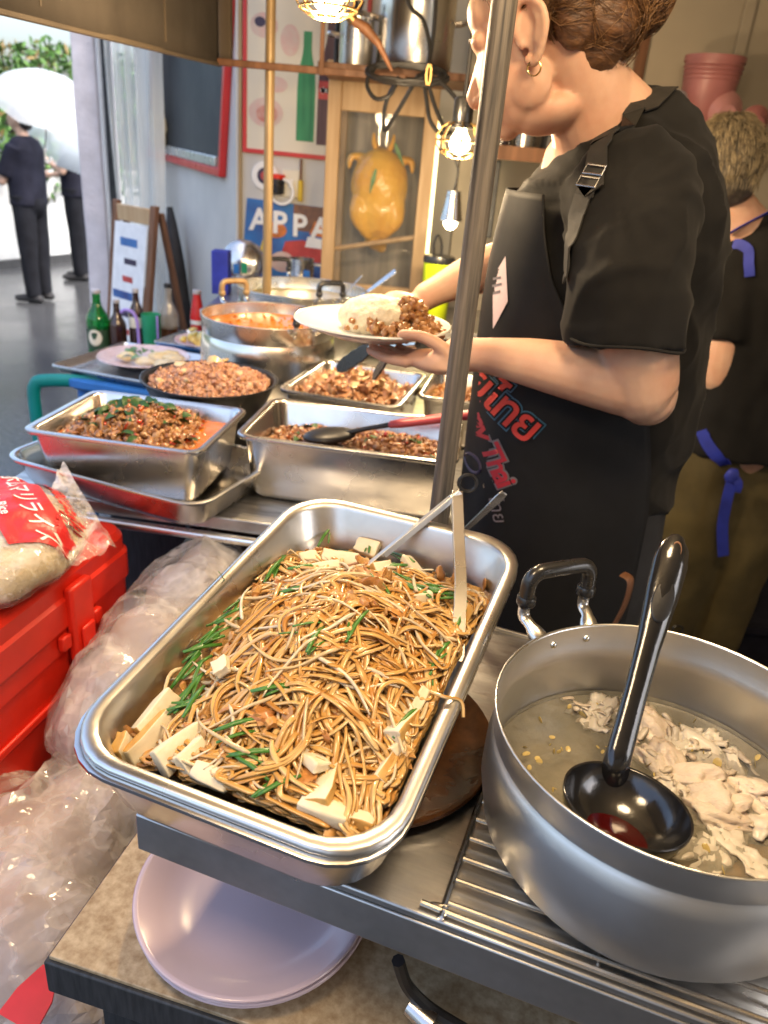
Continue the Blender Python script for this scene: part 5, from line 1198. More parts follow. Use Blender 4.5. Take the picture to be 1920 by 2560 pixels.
for p, hd_ in (((-0.1614, 0.5651, 1.02), 75), ((-0.1528, 0.5402, 1.02), 80), ((-0.1805, 0.6202, 1.02), 50), ((-0.1678, 0.6196, 1.03), 70), ((-0.1605, 0.6326, 1.03), 60), ((-0.1754, 0.5896, 1.02), 65), ((-0.1649, 0.535, 1.01), 30), ((-0.1561, 0.5361, 1.01), 20), ((-0.1607, 0.5789, 1.02), 85),
               ((-0.1632, 0.6151, 1.02), 40), ((-0.1558, 0.6625, 1.03), 35), ((-0.1493, 0.6767, 1.03), 70), ((0.0532, 0.7265, 1.05), -25), ((0.0658, 0.7218, 1.05), 15), ((0.043, 0.7151, 1.05), -50), ((0.0776, 0.7267, 1.05), -10), ((0.0328, 0.739, 1.05), -40), ((0.0585, 0.7404, 1.05), 5),
               ((0.0274, 0.8121, 1.04), -45), ((-0.0711, 0.8513, 1.03), 70), ((-0.0132, 0.843, 1.04), 88), ((0.0059, 0.6814, 1.06), -60), ((-0.1352, 0.7728, 1.03), 85), ((-0.1575, 0.7634, 1.03), 75), ((-0.0509, 0.8153, 1.04), 5), ((0.0083, 0.7769, 1.05), 10), ((-0.0827, 0.759, 1.04), 30),
               ((-0.0159, 0.5967, 1.08), 70), ((-0.0514, 0.5705, 1.08), 80), ((-0.059, 0.5915, 1.08), 30), ((-0.1077, 0.4945, 1.06), 20), ((-0.077, 0.5253, 1.07), 20), ((-0.0859, 0.4615, 1.02), -30), ((-0.0868, 0.4709, 1.04), 10), ((0.0665, 0.5855, 1.05), 50), ((0.075, 0.5832, 1.05), 80), ((0.0802, 0.6018, 1.05), 60),
               ((0.0519, 0.5246, 1.03), 60), ((0.0955, 0.6717, 1.05), 70), ((-0.0632, 0.447, 1.02), 30), ((-0.0822, 0.6758, 1.06), 10)):
    chive_at(p, hd_, rd.uniform(-15, 15), rd.uniform(0.9, 1.4)); chive_at(V(p) + V((rd.uniform(-.012, .012), rd.uniform(-.012, .012), 0)), hd_ + rd.uniform(-25, 25), rd.uniform(-15, 15), rd.uniform(0.7, 1.2), 0.004)
scatter_part('chive', chv, 'chive', dish, spots)
# a chive and a bit of noodle stuck on the tray rim
o = link('chive', chv, dish, (-0.137, 0.02, 0.0065), (0.2, 1.2, 1.3)); o.scale = (0.6, 0.6, 0.6)
b = MB(); b.tube(smoothpath([(0.118, -0.045, 0.002), (0.132, -0.05, 0.006), (0.146, -0.045, 0.002), (0.152, -0.055, -0.006)], 4), 0.0016, 6); obj('stray_noodle', b, 'noodle', dish)

def dish_in(pan_t, name, label, cat='food'):
    return thing(name, label, cat, pan_t.location[:], pan_t.rotation_euler[2])
def surface(t, W, D, r, z_, m_, name='sauce', amp=0.0015):
    b = MB(); lp = []
    for k in (0.02, 0.3, 0.6, 0.85, 1.0):
        lp.append([(x, y, z_ + amp * noise.noise(V((x * 40, y * 40, 1)))) for x, y in rr(W * k, D * k, max(0.004, r * k), 8)])
    b.loft(lp, True, False); return obj(name, b, m_, t)

# basil mince in the left pan
d1 = dish_in(lpan, 'basil_mince', 'dark minced meat with basil leaves in orange oil')
surface(d1, 0.288, 0.228, 0.025, 0.084, 'orange_sauce')
h1 = lambda x, y: 0.086 + 0.052 * math.exp(-(((x + 0.01) / 0.10) ** 2 + ((y + 0.005) / 0.10) ** 2)) - 0.020 * sstep(0.055, 0.10, x) - 0.016 * sstep(0.04, 0.09, -x - 0.05)
rng = np.random.default_rng(2)
P_ = heap(1500, 0.27, 0.215, h1, rng); P_ = P_[(P_[:, 2] > 0.076)]
obj('meat_pieces', pieces(P_, 0.0035, 0.0085, 3), 'mince_dark', d1, kind='stuff')
lf = leafmesh(0.040, 0.022, 0.9); spots = []; rd = random.Random(6)
for k in range(46):
    x, y = rd.gauss(-0.02, 0.055), rd.gauss(0.0, 0.05); x = max(-0.12, min(0.1, x)); y = max(-0.1, min(0.1, y))
    spots.append(((x, y, h1(x, y) + 0.006), (rd.uniform(-0.7, 0.7), rd.uniform(-0.7, 0.7), rd.uniform(0, 6.28)), rd.uniform(0.6, 1.15)))
scatter_part('basil_leaf', lf, 'basil', d1, spots)
P_ = heap(46, 0.2, 0.19, lambda x, y: h1(x, y) + 0.007, rng, 0.003)
obj('chili_pieces', pieces(P_, 0.003, 0.0055, 8, (1.3, 0.6, 0.4), 0.2), 'chili', d1, kind='stuff')
# chopped stir fry in the spoon pan
d2 = dish_in(mpan, 'chopped_stir_fry', 'chopped brown stir fry in a shallow layer of oil')
surface(d2, 0.355, 0.205, 0.025, 0.078, 'brown_sauce')
h2 = lambda x, y: 0.078 + 0.018 * math.exp(-(((x + 0.09) / 0.05) ** 2 + ((y - 0.01) / 0.07) ** 2)) + 0.022 * math.exp(-(((x - 0.07) / 0.09) ** 2 + ((y - 0.03) / 0.08) ** 2)) + 0.006 * noise.noise(V((x * 18, y * 18, 0)))
P_ = heap(1500, 0.345, 0.195, h2, rng)
obj('meat_pieces', pieces(P_, 0.0035, 0.0085, 13), 'mince_dark', d2, kind='stuff')
P_ = heap(500, 0.345, 0.195, lambda x, y: h2(x, y) + 0.004, rng)
obj('pale_pieces', pieces(P_, 0.003, 0.007, 14), 'mince_pale', d2, kind='stuff')
P_ = heap(60, 0.32, 0.18, lambda x, y: h2(x, y) + 0.007, rng, 0.003)
obj('chili_pieces', pieces(P_, 0.003, 0.0055, 15, (1.3, 0.6, 0.4), 0.2), 'chili', d2, kind='stuff')
spots = [((x, y, h2(x, y) + 0.007), (rd.uniform(-0.6, 0.6), rd.uniform(-0.6, 0.6), rd.uniform(0, 6.28)), rd.uniform(0.5, 0.9)) for x, y in [(rd.uniform(-0.15, 0.16), rd.uniform(-0.085, 0.085)) for _ in range(22)]]
scatter_part('basil_leaf', lf, 'basil', d2, spots)
# meat slices
d3 = dish_in(spn, 'meat_slices', 'heap of stewed brown meat slices with onion')
surface(d3, 0.23, 0.27, 0.025, 0.075, 'brown_sauce')
h3 = lambda x, y: 0.085 + 0.048 * math.exp(-(((x + 0.02) / 0.10) ** 2 + ((y + 0.0) / 0.13) ** 2)) + 0.006 * noise.noise(V((x * 22, y * 22, 5)))
P_ = heap(620, 0.225, 0.262, h3, rng, 0.008)
obj('slices', pieces(P_, 0.009, 0.020, 21, (1, 0.5, 0.2), 0.18, 0.45, flatrot=True), 'meat_slice', d3, kind='stuff')
P_ = heap(46, 0.21, 0.24, lambda x, y: h3(x, y) + 0.008, rng, 0.004)
obj('onion_pieces', pieces(P_, 0.008, 0.015, 22, (1, 0.5, 0.14), 0.12, 0.5, flatrot=True), 'onion', d3, kind='stuff')
# small stew
d4 = dish_in(qpan, 'orange_stew', 'orange stew in the small pan behind the pole')
surface(d4, 0.13, 0.21, 0.02, 0.085, 'orange_sauce')
P_ = heap(260, 0.125, 0.205, lambda x, y: 0.088 + 0.01 * math.exp(-((x / 0.05) ** 2 + (y / 0.08) ** 2)), rng, 0.006)
obj('meat_pieces', pieces(P_, 0.004, 0.010, 31), 'mince_dark', d4, kind='stuff')
# pale mince in the frying pan
d5 = thing('pork_mince', 'pale minced pork heaped in the black frying pan', 'food', (-0.405, 1.635, 0.94))
P_ = []
for _ in range(2300):
    a, r_ = rng.uniform(0, 2 * PI), 0.126 * math.sqrt(rng.uniform(0, 1)); P_.append((r_ * math.cos(a), r_ * math.sin(a), 0.048 + 0.040 * math.exp(-((r_ / 0.10) ** 2)) + 0.006 * noise.noise(V((r_ * math.cos(a) * 30, r_ * math.sin(a) * 30, 0))) + rng.uniform(-0.006, 0.004)))
obj('mince', pieces(P_, 0.0035, 0.0085, 41), 'mince_pale', d5, kind='stuff')
P_ = [(-0.05, -0.02, 0.08), (0.0, 0.02, 0.093), (-0.09, -0.06, 0.062), (-0.03, -0.07, 0.072), (0.03, -0.05, 0.08), (0.015, 0.06, 0.088), (-0.07, 0.03, 0.08), (0.06, 0.0, 0.08)]
obj('egg_white_pieces', pieces(P_, 0.014, 0.022, 44, (1, 0.6, 0.25), 0.2, 0.4, flatrot=True), 'onion', d5, kind='stuff')
b = MB(); b.lathe([(0.0, 0.0), (0.125, 0.035)], 40); b.lathe([(0.0, 0.046), (0.08, 0.042), (0.126, 0.036)], 40); obj('gravy', b, 'brown_sauce', d5)
# curry, broth
def liquid(name, label, c, r, m_, swirl=0.002):
    t = thing(name, label, 'soup', c); b = MB(); lp = []
    a_ = np.linspace(0, 2 * PI, 64, endpoint=False)
    for k in (0.02, 0.2, 0.4, 0.6, 0.8, 0.93, 1.0):
        lp.append([(r * k * math.cos(a), r * k * math.sin(a), swirl * noise.noise(V((r * k * math.cos(a) * 25, r * k * math.sin(a) * 25, 3))) + (0.0025 if k == 1.0 else 0)) for a in a_])
    b.loft(lp, True, False); obj('surface', b, m_, t, sharp=0); return t
cu_ = liquid('orange_curry', 'smooth orange curry filling the wide pot', (-0.337, 1.985, 0.872 + 0.178), 0.1665, 'curry')
P_ = [(r_ * math.cos(a), r_ * math.sin(a), 0.0) for a, r_ in zip(rng.uniform(0, 6.28, 60), 0.14 * np.sqrt(rng.uniform(0, 1, 60)))]
obj('floating_pieces', pieces(P_, 0.005, 0.011, 51, (1, 0.7, 0.2), 0.2), 'curry', cu_, kind='stuff')
br = liquid('yellow_broth', 'clear yellow broth in the far pot', (-0.312, 2.44, 0.872 + 0.172), 0.196, 'yellow_broth')
for k, (e0, e1, lab) in enumerate((((-0.2064, 2.3, 1.0495), (-0.1206, 2.28, 1.1572), 'thin steel ladle handle leaning out of the broth pot'), ((-0.1603, 2.5, 1.0365), (-0.0288, 2.48, 1.1501), 'wide steel ladle handle leaning out of the broth pot'))):
    t = thing('soup_ladle', lab, 'ladle', e0, group='steel ladles in the broth pot'); d_ = V(e1) - V(e0)
    b = MB(); ribbon(b, [-d_ * 0.4, V((0, 0, 0)), d_ * 0.5, d_], [0.010, 0.011, 0.012 + 0.006 * k, 0.016 + 0.010 * k], 0.003, (0.5, 0.5, 0.8)); obj('handle', b, 'alu_warm', t, bev=0.001)
    b = MB(); b.lathe([(0.04, 0), (0.038, -0.015), (0.022, -0.028), (0, -0.031)], 28); obj('bowl', b, 'alu_warm', t, loc=-d_ * 0.42 + V((0, 0, -0.01)))
# chicken soup
SZ = 0.985
t = liquid('chicken_soup', 'cloudy soup with torn boiled chicken in the big pot', (SPC[0], SPC[1], SZ), SPR * 0.975, 'soup', 0.0012)
o_ = V(t.location); rd = random.Random(21)
def lumpy(name, p, rad, m_, seed, amp=0.5, fr=1.5, rot=None):
    b = MB(); v, f = ico(4)
    q = np.array([u * (1 + amp * noise.noise(V(u) * fr + V((seed, 0, 0))) + amp * 0.45 * noise.noise(V((u[0] * 1.2, u[1] * 4.5, u[2] * 4.5)) + V((0, seed, 0))) + amp * 0.16 * noise.noise(V((u[0] * 3, u[1] * 11, u[2] * 9)) + V((0, 0, seed)))) for u in v]) * np.array(rad)
    e = rot or Euler((rd.uniform(-0.5, 0.5), rd.uniform(-0.5, 0.5), rd.uniform(0, 6.28)))
    q = q @ np.array(e.to_matrix()).T
    b.add(q, f); return obj(name, b, m_, t, loc=V(p) - o_, sharp=0)
LUMPS = [(1300, 1560, .030, .013, .010, 'chicken_skin'), (1360, 1545, .020, .012, .010, 'boiled_chicken'), (1255, 1535, .014, .012, .008, 'chicken_skin'), (1420, 1590, .034, .020, .012, 'boiled_chicken'), (1340, 1590, .018, .012, .008, 'boiled_chicken'),
         (1470, 1600, .022, .016, .010, 'chicken_skin'), (1520, 1630, .030, .018, .010, 'chicken_skin'), (1450, 1660, .028, .020, .014, 'boiled_chicken'), (1490, 1690, .030, .018, .016, 'boiled_chicken'), (1545, 1690, .026, .020, .012, 'boiled_chicken'),
         (1530, 1740, .028, .022, .016, 'boiled_chicken'), (1570, 1765, .030, .022, .014, 'boiled_chicken'), (1610, 1700, .030, .022, .012, 'boiled_chicken'), (1625, 1780, .026, .022, .010, 'chicken_skin'), (1440, 1720, .018, .014, .010, 'chicken_skin'),
         (1580, 1650, .022, .012, .008, 'chicken_skin'), (1400, 1640, .02, .014, .012, 'boiled_chicken'), (1650, 1740, .024, .016, .012, 'boiled_chicken'), (1390, 1530, .016, .01, .007, 'chicken_skin')]
ray0 = V((0, 0, 1.48))
LP = [(0.2336, 0.6121, 0.986), (0.265, 0.6267, 0.986), (0.2158, 0.6272, 0.986), (0.284, 0.5961, 0.988), (0.2476, 0.5937, 0.986), (0.3066, 0.5947, 0.986), (0.3234, 0.5776, 0.986), (0.2843, 0.5525, 0.988), (0.2957, 0.5355, 0.989), (0.3204, 0.5395, 0.988),
      (0.3033, 0.5092, 0.989), (0.3152, 0.4976, 0.989), (0.3468, 0.5369, 0.988), (0.337, 0.4953, 0.986), (0.2706, 0.5191, 0.986), (0.3464, 0.5681, 0.986), (0.2656, 0.5622, 0.988), (0.3549, 0.516, 0.988), (0.2832, 0.6411, 0.985)]
for k, (p, l_) in enumerate(zip(LP, LUMPS)):
    lumpy('chicken_piece', p, (l_[2] * 1.0, l_[3] * 0.95, l_[4] * 0.8), l_[5], k * 2.3)
for k, (p, a) in enumerate((((0.3166, 0.5861, 0.989), 0.3), ((0.2303, 0.6197, 0.988), 1.2), ((0.312, 0.4574, 0.988), 2.0), ((0.2872, 0.4498, 0.986), 0.9), ((0.2639, 0.4586, 0.986), 0.2))):
    b = MB(); loops = []
    for i in range(16):
        loops.append([(-0.03 + 0.06 * i / 15 + 0.004 * noise.noise(V((j * .6, i * .3, k))), (-0.016 + 0.032 * j / 9) * (0.7 + 0.5 * noise.noise(V((i * .4, k, 0)))), 0.006 * noise.noise(V((i * 0.42, j * 0.5, k * 3))) + 0.003 * noise.noise(V((i * 1.1, j * 1.2, k * 3)))) for j in range(10)])
    b.loft(loops, False, False, closed=False); o = obj('chicken_skin_flap', b, 'chicken_skin', t, loc=V(p) - o_ + V((0, 0, 0.004)), rot=(0, 0, a), sharp=0)
    sd_ = o.modifiers.new('s', 'SOLIDIFY'); sd_.thickness = 0.0018
b = MB(); q_ = []
a_ = np.linspace(0, 2 * PI, 40, endpoint=False)
fo = V((0.2953, 0.4522, 0.9868)) - o_
b.loft([[(fo.x + (0.058 * k_) * math.cos(a) * (1 + 0.2 * math.sin(3 * a)), fo.y + (0.026 * k_) * math.sin(a) * (1 + 0.2 * math.cos(2 * a)), 0.0022) for a in a_] for k_ in (0.02, 0.5, 1.0)], True, False); obj('fat_film', b, 'fat_orange', t)

b = MB(); a_ = np.linspace(0, 2 * PI, 64, endpoint=False)
b.loft([[(SPR * 0.978 * k * math.cos(a), SPR * 0.978 * k * math.sin(a), 0.0075 + 0.0006 * noise.noise(V((k * 9 * math.cos(a), k * 9 * math.sin(a), 3)))) for a in a_] for k in (0.02, 0.2, 0.4, 0.6, 0.8, 0.93, 1.0)], True, False); obj('broth_surface', b, 'broth_film', t, sharp=0)
rng = np.random.default_rng(77); SS = []
for k in range(150):
    c0 = V(LP[rng.integers(0, len(LP))]) - o_; a = rng.uniform(0, 6.28); L_ = rng.uniform(0.008, 0.022); off = V((rng.normal(0, 0.012), rng.normal(0, 0.010), 0)); bz = rng.uniform(0.002, 0.013)
    SS.append([c0 + off + V((math.cos(a), math.sin(a), 0)) * L_ * (i / 6 - 0.5) + V((0, 0, -c0.z + bz + 0.0025 * math.sin(i / 6 * PI + k)))+ V((0.0012 * math.sin(k + i * 0.5), 0, 0)) for i in range(7)])
vv_, ff_ = strands(np.array(SS), rng.uniform(0.0012, 0.0042, len(SS)), 0.4, 5)
b = MB(); b.add(vv_, ff_); obj('chicken_shreds', b, 'chicken_shred', t, kind='stuff', sharp=0)
P_ = [(0.13 * math.sqrt(u) * math.cos(a), 0.13 * math.sqrt(u) * math.sin(a), 0.0012) for u, a in zip(rng.uniform(0, 1, 130), rng.uniform(0, 6.28, 130))]
P_ = [(x, y, 0.0086) for x, y, z_ in P_]
obj('oil_droplets', pieces(P_, 0.0012, 0.0035, 78, (1, 1, 0.15), 0.05), 'yellow_broth', t, kind='stuff')

# ================================================================== left side trays, plates, bottles
t = thing('blue_table', 'blue plastic table under the sheet trays at the street side', 'table', (-0.725, 2.48, 0), R(-14))
b = MB(); b.loft([rl(0.36, 0.64, 0.04, 0.765), rl(0.38, 0.66, 0.04, 0.775), rl(0.38, 0.66, 0.04, 0.795), rl(0.36, 0.64, 0.04, 0.80)]); obj('top', b, 'blue_plastic', t)
for sx in (-1, 1):
    for sy in (-1, 1):
        b = MB(); b.tube([(sx * 0.15, sy * 0.28, 0.765), (sx * 0.16, sy * 0.3, 0)], [0.022, 0.016], 10); obj('leg', b, 'blue_plastic', t)
pan('shallow sheet tray with a wrapped plate of eggs', (-0.77, 2.35, 0.8008), R(-16), 0.45, 0.37, 0.024, name='sheet_tray', cat='tray', rc=0.02, lip=0.006, taper=0.008, m_='alu_tray', group='sheet trays on the blue table')
pan('dark sheet tray behind with an open plate of yellow food', (-0.66, 2.70, 0.8008), R(-14), 0.34, 0.23, 0.024, name='sheet_tray', cat='tray', rc=0.02, lip=0.006, taper=0.008, m_='steel_pan', group='sheet trays on the blue table')
def plain_plate(label, c, r, m_, h=0.02, group=None):
    t = thing('dinner_plate', label, 'plate', c, group=group)
    b = MB(); b.lathe([(0, 0), (r * 0.55, 0), (r * 0.6, 0.003), (r * 0.8, h * 0.5), (r, h), (r * 1.01, h + 0.0012), (r * 0.985, h + 0.002), (r * 0.8, h * 0.62), (r * 0.62, h * 0.3), (0, h * 0.25)], 56); obj('body', b, m_, t)
    b = MB(); b.lathe([(r * 0.985, h + 0.002), (r * 1.0, h + 0.0036), (r * 1.014, h + 0.0012), (r * 1.0, h)], 56); obj('rim', b, m_, t); return t
plain_plate('pink plate of eggs under clear film on the sheet tray', (-0.80, 2.385, 0.8065), 0.140, 'pink_plate', 0.03, 'plates on the sheet trays')
t = thing('egg_salad', 'fried eggs and herbs under clear film on the pink plate', 'food', (-0.793, 2.385, 0.816)); rd = random.Random(5)
for k in range(7):
    b = MB(); b.blob((rd.uniform(-0.06, 0.09), rd.uniform(-0.07, 0.07), 0.016), (0.036, 0.03, 0.014), 3, 0.3, 1.5, k); obj('egg', b, 'egg', t)
for k in range(9):
    o = link('herb_leaf', lf.copy() if k == 0 else o.data, t, (rd.uniform(-0.07, 0.0), rd.uniform(-0.06, 0.06), 0.03), (rd.uniform(-0.5, 0.5), 0, rd.uniform(0, 6)))
    if k == 0: o.data.materials.clear(); o.data.materials.append(M('leaf_green'))
b = MB(); loops = []
for k in (1.0, 0.96, 0.8, 0.55, 0.3, 0.02):
    loops.append([(0.141 * k * math.cos(a) - 0.007, 0.141 * k * math.sin(a), 0.022 + 0.022 * (1 - k ** 2.2) + 0.006 * noise.noise(V((k * 6 * math.cos(a), k * 6 * math.sin(a), 2)))) for a in np.linspace(0, 2 * PI, 48, endpoint=False)])
b.loft(loops, False, True); obj('cling_film', b, 'film_wrap', t, sharp=0)
plain_plate('pink plate of yellow fried pieces beside the curry pot', (-0.685, 2.70, 0.8065), 0.105, 'pink_plate', 0.022, 'plates on the sheet trays')
t = thing('yellow_fritters', 'loose heap of yellow fritters on the far pink plate', 'food', (-0.66, 2.70, 0.816))
P_ = [(rd.gauss(0, 0.04), rd.gauss(0, 0.035), 0.008 + 0.04 * math.exp(-k * 0.02) * rd.uniform(0.2, 1)) for k in range(70)]
obj('pieces', pieces(P_, 0.010, 0.019, 61, (1, 0.7, 0.5), 0.3), 'egg_yellow', t, kind='stuff')
# low table with bottles
t = thing('bottle_table', 'low grey table behind the trays where the bottles stand', 'table', (-0.87, 2.98, 0))
b = MB(); b.span((-0.28, -0.16, 0.67), (0.24, 0.15, 0.695)); obj('top', b, 'steel', t, bev=0.004)
for sx in (-0.25, 0.21):
    for sy in (-0.13, 0.12):
        b = MB(); b.tube([(sx, sy, 0), (sx, sy, 0.67)], 0.012, 8); obj('leg', b, 'dark_metal', t)
def bottle(label, c, H_, r, m_, cap, lab=None, labz=(0.2, 0.5), neck=0.36, sh=0.55, capm='cap_silver', fill=None):
    t = thing('glass_bottle', label, 'bottle', c, group='bottles on the low grey table')
    b = MB(); b.lathe([(0, 0), (r * 0.92, 0), (r, 0.006), (r, sh * H_), (r * 0.93, (sh + 0.06) * H_), (r * neck * 1.25, (sh + 0.2) * H_), (r * neck, (sh + 0.28) * H_), (r * neck, H_ * 0.965), (0, H_ * 0.965)], 36); obj('body', b, m_, t, sharp=60)
    b = MB(); b.lathe([(r * neck * 1.12, H_ * 0.945), (r * neck * 1.16, H_ * 0.955), (r * neck * 1.08, H_), (0, H_)], 24, cap0=False); obj('cap', b, capm, t)
    if lab:
        b = MB(); b.lathe([(r * 1.006, labz[0] * H_), (r * 1.008, labz[0] * H_ + 0.001), (r * 1.008, labz[1] * H_), (r * 1.006, labz[1] * H_ + 0.001)], 36); obj('label', b, lab, t)
    return t
BY = 2.62
g = bottle('large green beer bottle with a dark oval label at the tray edge', (-1.1294, 2.87, 0.9401)[:2] + (0.6952,), 0.245, 0.042, 'green_glass', True, 'label_dark', (0.12, 0.42))
b = MB(); a_ = np.linspace(0, 2 * PI, 26, endpoint=False)
b.loft([[((0.0432) * math.sin(0.62 * math.cos(a)), -0.0432 * math.cos(0.62 * math.cos(a)), 0.075 + 0.03 * math.sin(a)) for a in a_], [((0.0438) * math.sin(0.5 * math.cos(a)), -0.0438 * math.cos(0.5 * math.cos(a)), 0.075 + 0.024 * math.sin(a)) for a in a_]], False, True); obj('oval_label', b, 'label_cream', g)
bottle('short brown bottle with pale cap right of the beer bottle', (-1.0564, 2.87, 0.9079)[:2] + (0.6952,), 0.215, 0.032, 'brown_glass', True, None, capm='cap_silver')
bottle('brown bottle with pale cap and small cream label in the middle', (-0.9922, 2.9, 0.9421)[:2] + (0.6952,), 0.255, 0.03, 'brown_glass', True, 'label_cream', (0.45, 0.6), sh=0.6)
bottle('clear bottle of soy sauce with dark cap near the wall', (-0.8852, 2.95, 0.9638)[:2] + (0.6952,), 0.275, 0.036, 'clear_glass', True, 'brown_sauce', (0.02, 0.4), capm='black_plastic')
bottle('red sauce bottle with pale cap beside the curry pot', (-0.7831, 2.98, 0.9508)[:2] + (0.6952,), 0.255, 0.027, 'red_label', True, 'white_print', (0.5, 0.56), neck=0.55, sh=0.62)
t = thing('green_cup', 'green plastic cup with a lilac handle among the bottles', 'cup', (-0.9254, 2.86, 0.8872)[:2] + (0.6952,))
b = MB(); b.lathe([(0, 0), (0.028, 0), (0.03, 0.004), (0.036, 0.175), (0.034, 0.175), (0.028, 0.008), (0, 0.006)], 28); obj('body', b, 'green_cup', t)
b = MB(); b.box((0.03, -0.022, 0.13), (0.008, 0.006, 0.09)); obj('tab', b, 'purple_straw', t, bev=0.002)
t = thing('lilac_straw', 'bent lilac straw between the brown bottles', 'straw', (-0.9668, 2.75, 0.7844)[:2] + (0.6952,))
b = MB(); b.tube(smoothpath([(0.03, 0, 0), (0.028, 0, 0.15), (0.015, 0, 0.195), (-0.012, 0, 0.205), (-0.03, 0, 0.195)], 5), 0.006, 8); obj('tube', b, 'purple_straw', t)
# teal plastic chair
t = thing('plastic_chair', 'teal plastic chair back at the street side of the counter', 'chair', (-1.0, 2.22, 0))
b = MB()
b.tube(smoothpath([(-0.085, 0, 0.43), (-0.088, 0.0, 0.70), (-0.080, 0, 0.762), (-0.05, 0, 0.780), (0.05, 0, 0.788), (0.15, 0, 0.786), (0.2, 0, 0.76), (0.205, 0, 0.43)], 4), 0.02, 10, flat=0.6); obj('back_frame', b, 'teal_plastic', t)
b = MB(); b.loft([rl(0.32, 0.34, 0.05, 0.42), rl(0.34, 0.36, 0.05, 0.43), rl(0.32, 0.34, 0.05, 0.445)]); obj('seat', b, 'teal_plastic', t, loc=(0.06, 0.16, 0))
for sx in (-0.09, 0.2):
    for sy in (0.0, 0.31):
        b = MB(); b.tube([(sx, sy, 0.43), (sx * 1.08, sy * 1.02, 0)], [0.02, 0.015], 8); obj('leg', b, 'teal_plastic', t)
# A frame sign and folded parasol
t = thing('menu_board', 'wooden folding menu board with a pale printed sheet by the post', 'sign', (-1.27, 3.75, 0), R(-38))
for s_, ln_ in ((-1, 0.0), (1, 0.12)):
    pass
for x_ in (-0.15, 0.15):
    b = MB(); b.loft([[(x_ - 0.02, -0.16, 0), (x_ + 0.02, -0.16, 0), (x_ + 0.02, -0.135, 0), (x_ - 0.02, -0.135, 0)], [(x_ - 0.02, 0.0, 1.18), (x_ + 0.02, 0.0, 1.18), (x_ + 0.02, 0.025, 1.18), (x_ - 0.02, 0.025, 1.18)]]); obj('front_stile', b, 'brown_wood', t, bev=0.003)
    b = MB(); b.loft([[(x_ - 0.016, 0.26, 0), (x_ + 0.016, 0.26, 0), (x_ + 0.016, 0.282, 0), (x_ - 0.016, 0.282, 0)], [(x_ - 0.016, 0.03, 1.15), (x_ + 0.016, 0.03, 1.15), (x_ + 0.016, 0.052, 1.15), (x_ - 0.016, 0.052, 1.15)]]); obj('rear_stile', b, 'brown_wood', t, bev=0.003)
for z_ in (0.2, 1.13):
    y_ = -0.16 + 0.16 * z_ / 1.18
    b = MB(); b.box((0, y_ + 0.012, z_), (0.258, 0.02, 0.07)); obj('rail', b, 'brown_wood' if z_ < 1 else 'pale_wood', t, bev=0.003)
b = MB(); b.loft([[(-0.128, -0.135, 0.24), (0.128, -0.135, 0.24), (0.128, -0.131, 0.24), (-0.128, -0.131, 0.24)], [(-0.128, -0.018, 1.09), (0.128, -0.018, 1.09), (0.128, -0.014, 1.09), (-0.128, -0.014, 1.09)]]); sh_ = obj('menu_sheet', b, 'paper', t, smooth=False)
rd = random.Random(9)
for k in range(9):
    z_ = 1.0 - 0.08 * k; y_ = -0.135 + (z_ - 0.24) / 0.85 * 0.117 - 0.0012; w_ = rd.uniform(0.08, 0.2)
    b = MB(); b.box((rd.uniform(-0.02, 0.02), y_, z_), (w_, 0.001, 0.03 if k % 3 else 0.05)); obj('menu_line', b, ['print_blue', 'ink', 'print_red'][k % 3], sh_, smooth=False)
t = thing('folded_parasol', 'folded black parasol with an orange lower part leaning by the menu board', 'parasol', (-1.13, 3.95, 0))
b = MB(); b.tube(smoothpath([(0.10, -0.1, 0.0), (0.05, -0.04, 0.4), (0.0, 0.02, 0.75), (-0.06, 0.1, 1.15)], 4), [0.012, 0.02, 0.028, 0.033, 0.036, 0.04, 0.044, 0.046, 0.046, 0.044, 0.036, 0.026, 0.014], 12); obj('canopy', b, 'black_cloth', t)
b = MB(); b.tube([(0.105, -0.105, 0.0), (0.06, -0.055, 0.36), (0.035, -0.022, 0.52)], [0.04, 0.043, 0.034], 12); obj('orange_cover', b, 'orange_cloth', t)
# yellow tumbler
t = thing('tumbler', 'bright yellow green tumbler with black lid on the back counter', 'tumbler', (0.108, 2.62, 0.9682))
b = MB(); b.lathe([(0, 0), (0.040, 0), (0.043, 0.004), (0.05, 0.20), (0, 0.20)], 40); obj('body', b, 'neon', t)
b = MB(); b.lathe([(0.052, 0.2005), (0.053, 0.21), (0.05, 0.222), (0.03, 0.226), (0, 0.226)], 40); lid = obj('lid', b, 'black_plastic', t)
b = MB(); b.tube(smoothpath([(-0.02, 0, 0.225), (-0.022, 0, 0.26), (-0.012, 0, 0.285), (0.002, 0, 0.26), (0.004, 0, 0.225)], 4), 0.004, 8); obj('carry_loop', b, 'black_plastic', lid)
b = MB(); b.tube(smoothpath([(0.05, 0, 0.21), (0.082, 0, 0.20), (0.09, 0, 0.185)], 4), 0.005, 8); obj('handle', b, 'black_plastic', t)
b = MB()
for k in range(5): b.box((-0.012 + 0.006 * k, -0.0478, 0.118), (0.004, 0.001, 0.006))
b.box((0.0, -0.0482, 0.133), (0.010, 0.001, 0.012)); obj('logo', b, 'ink', t, smooth=False)

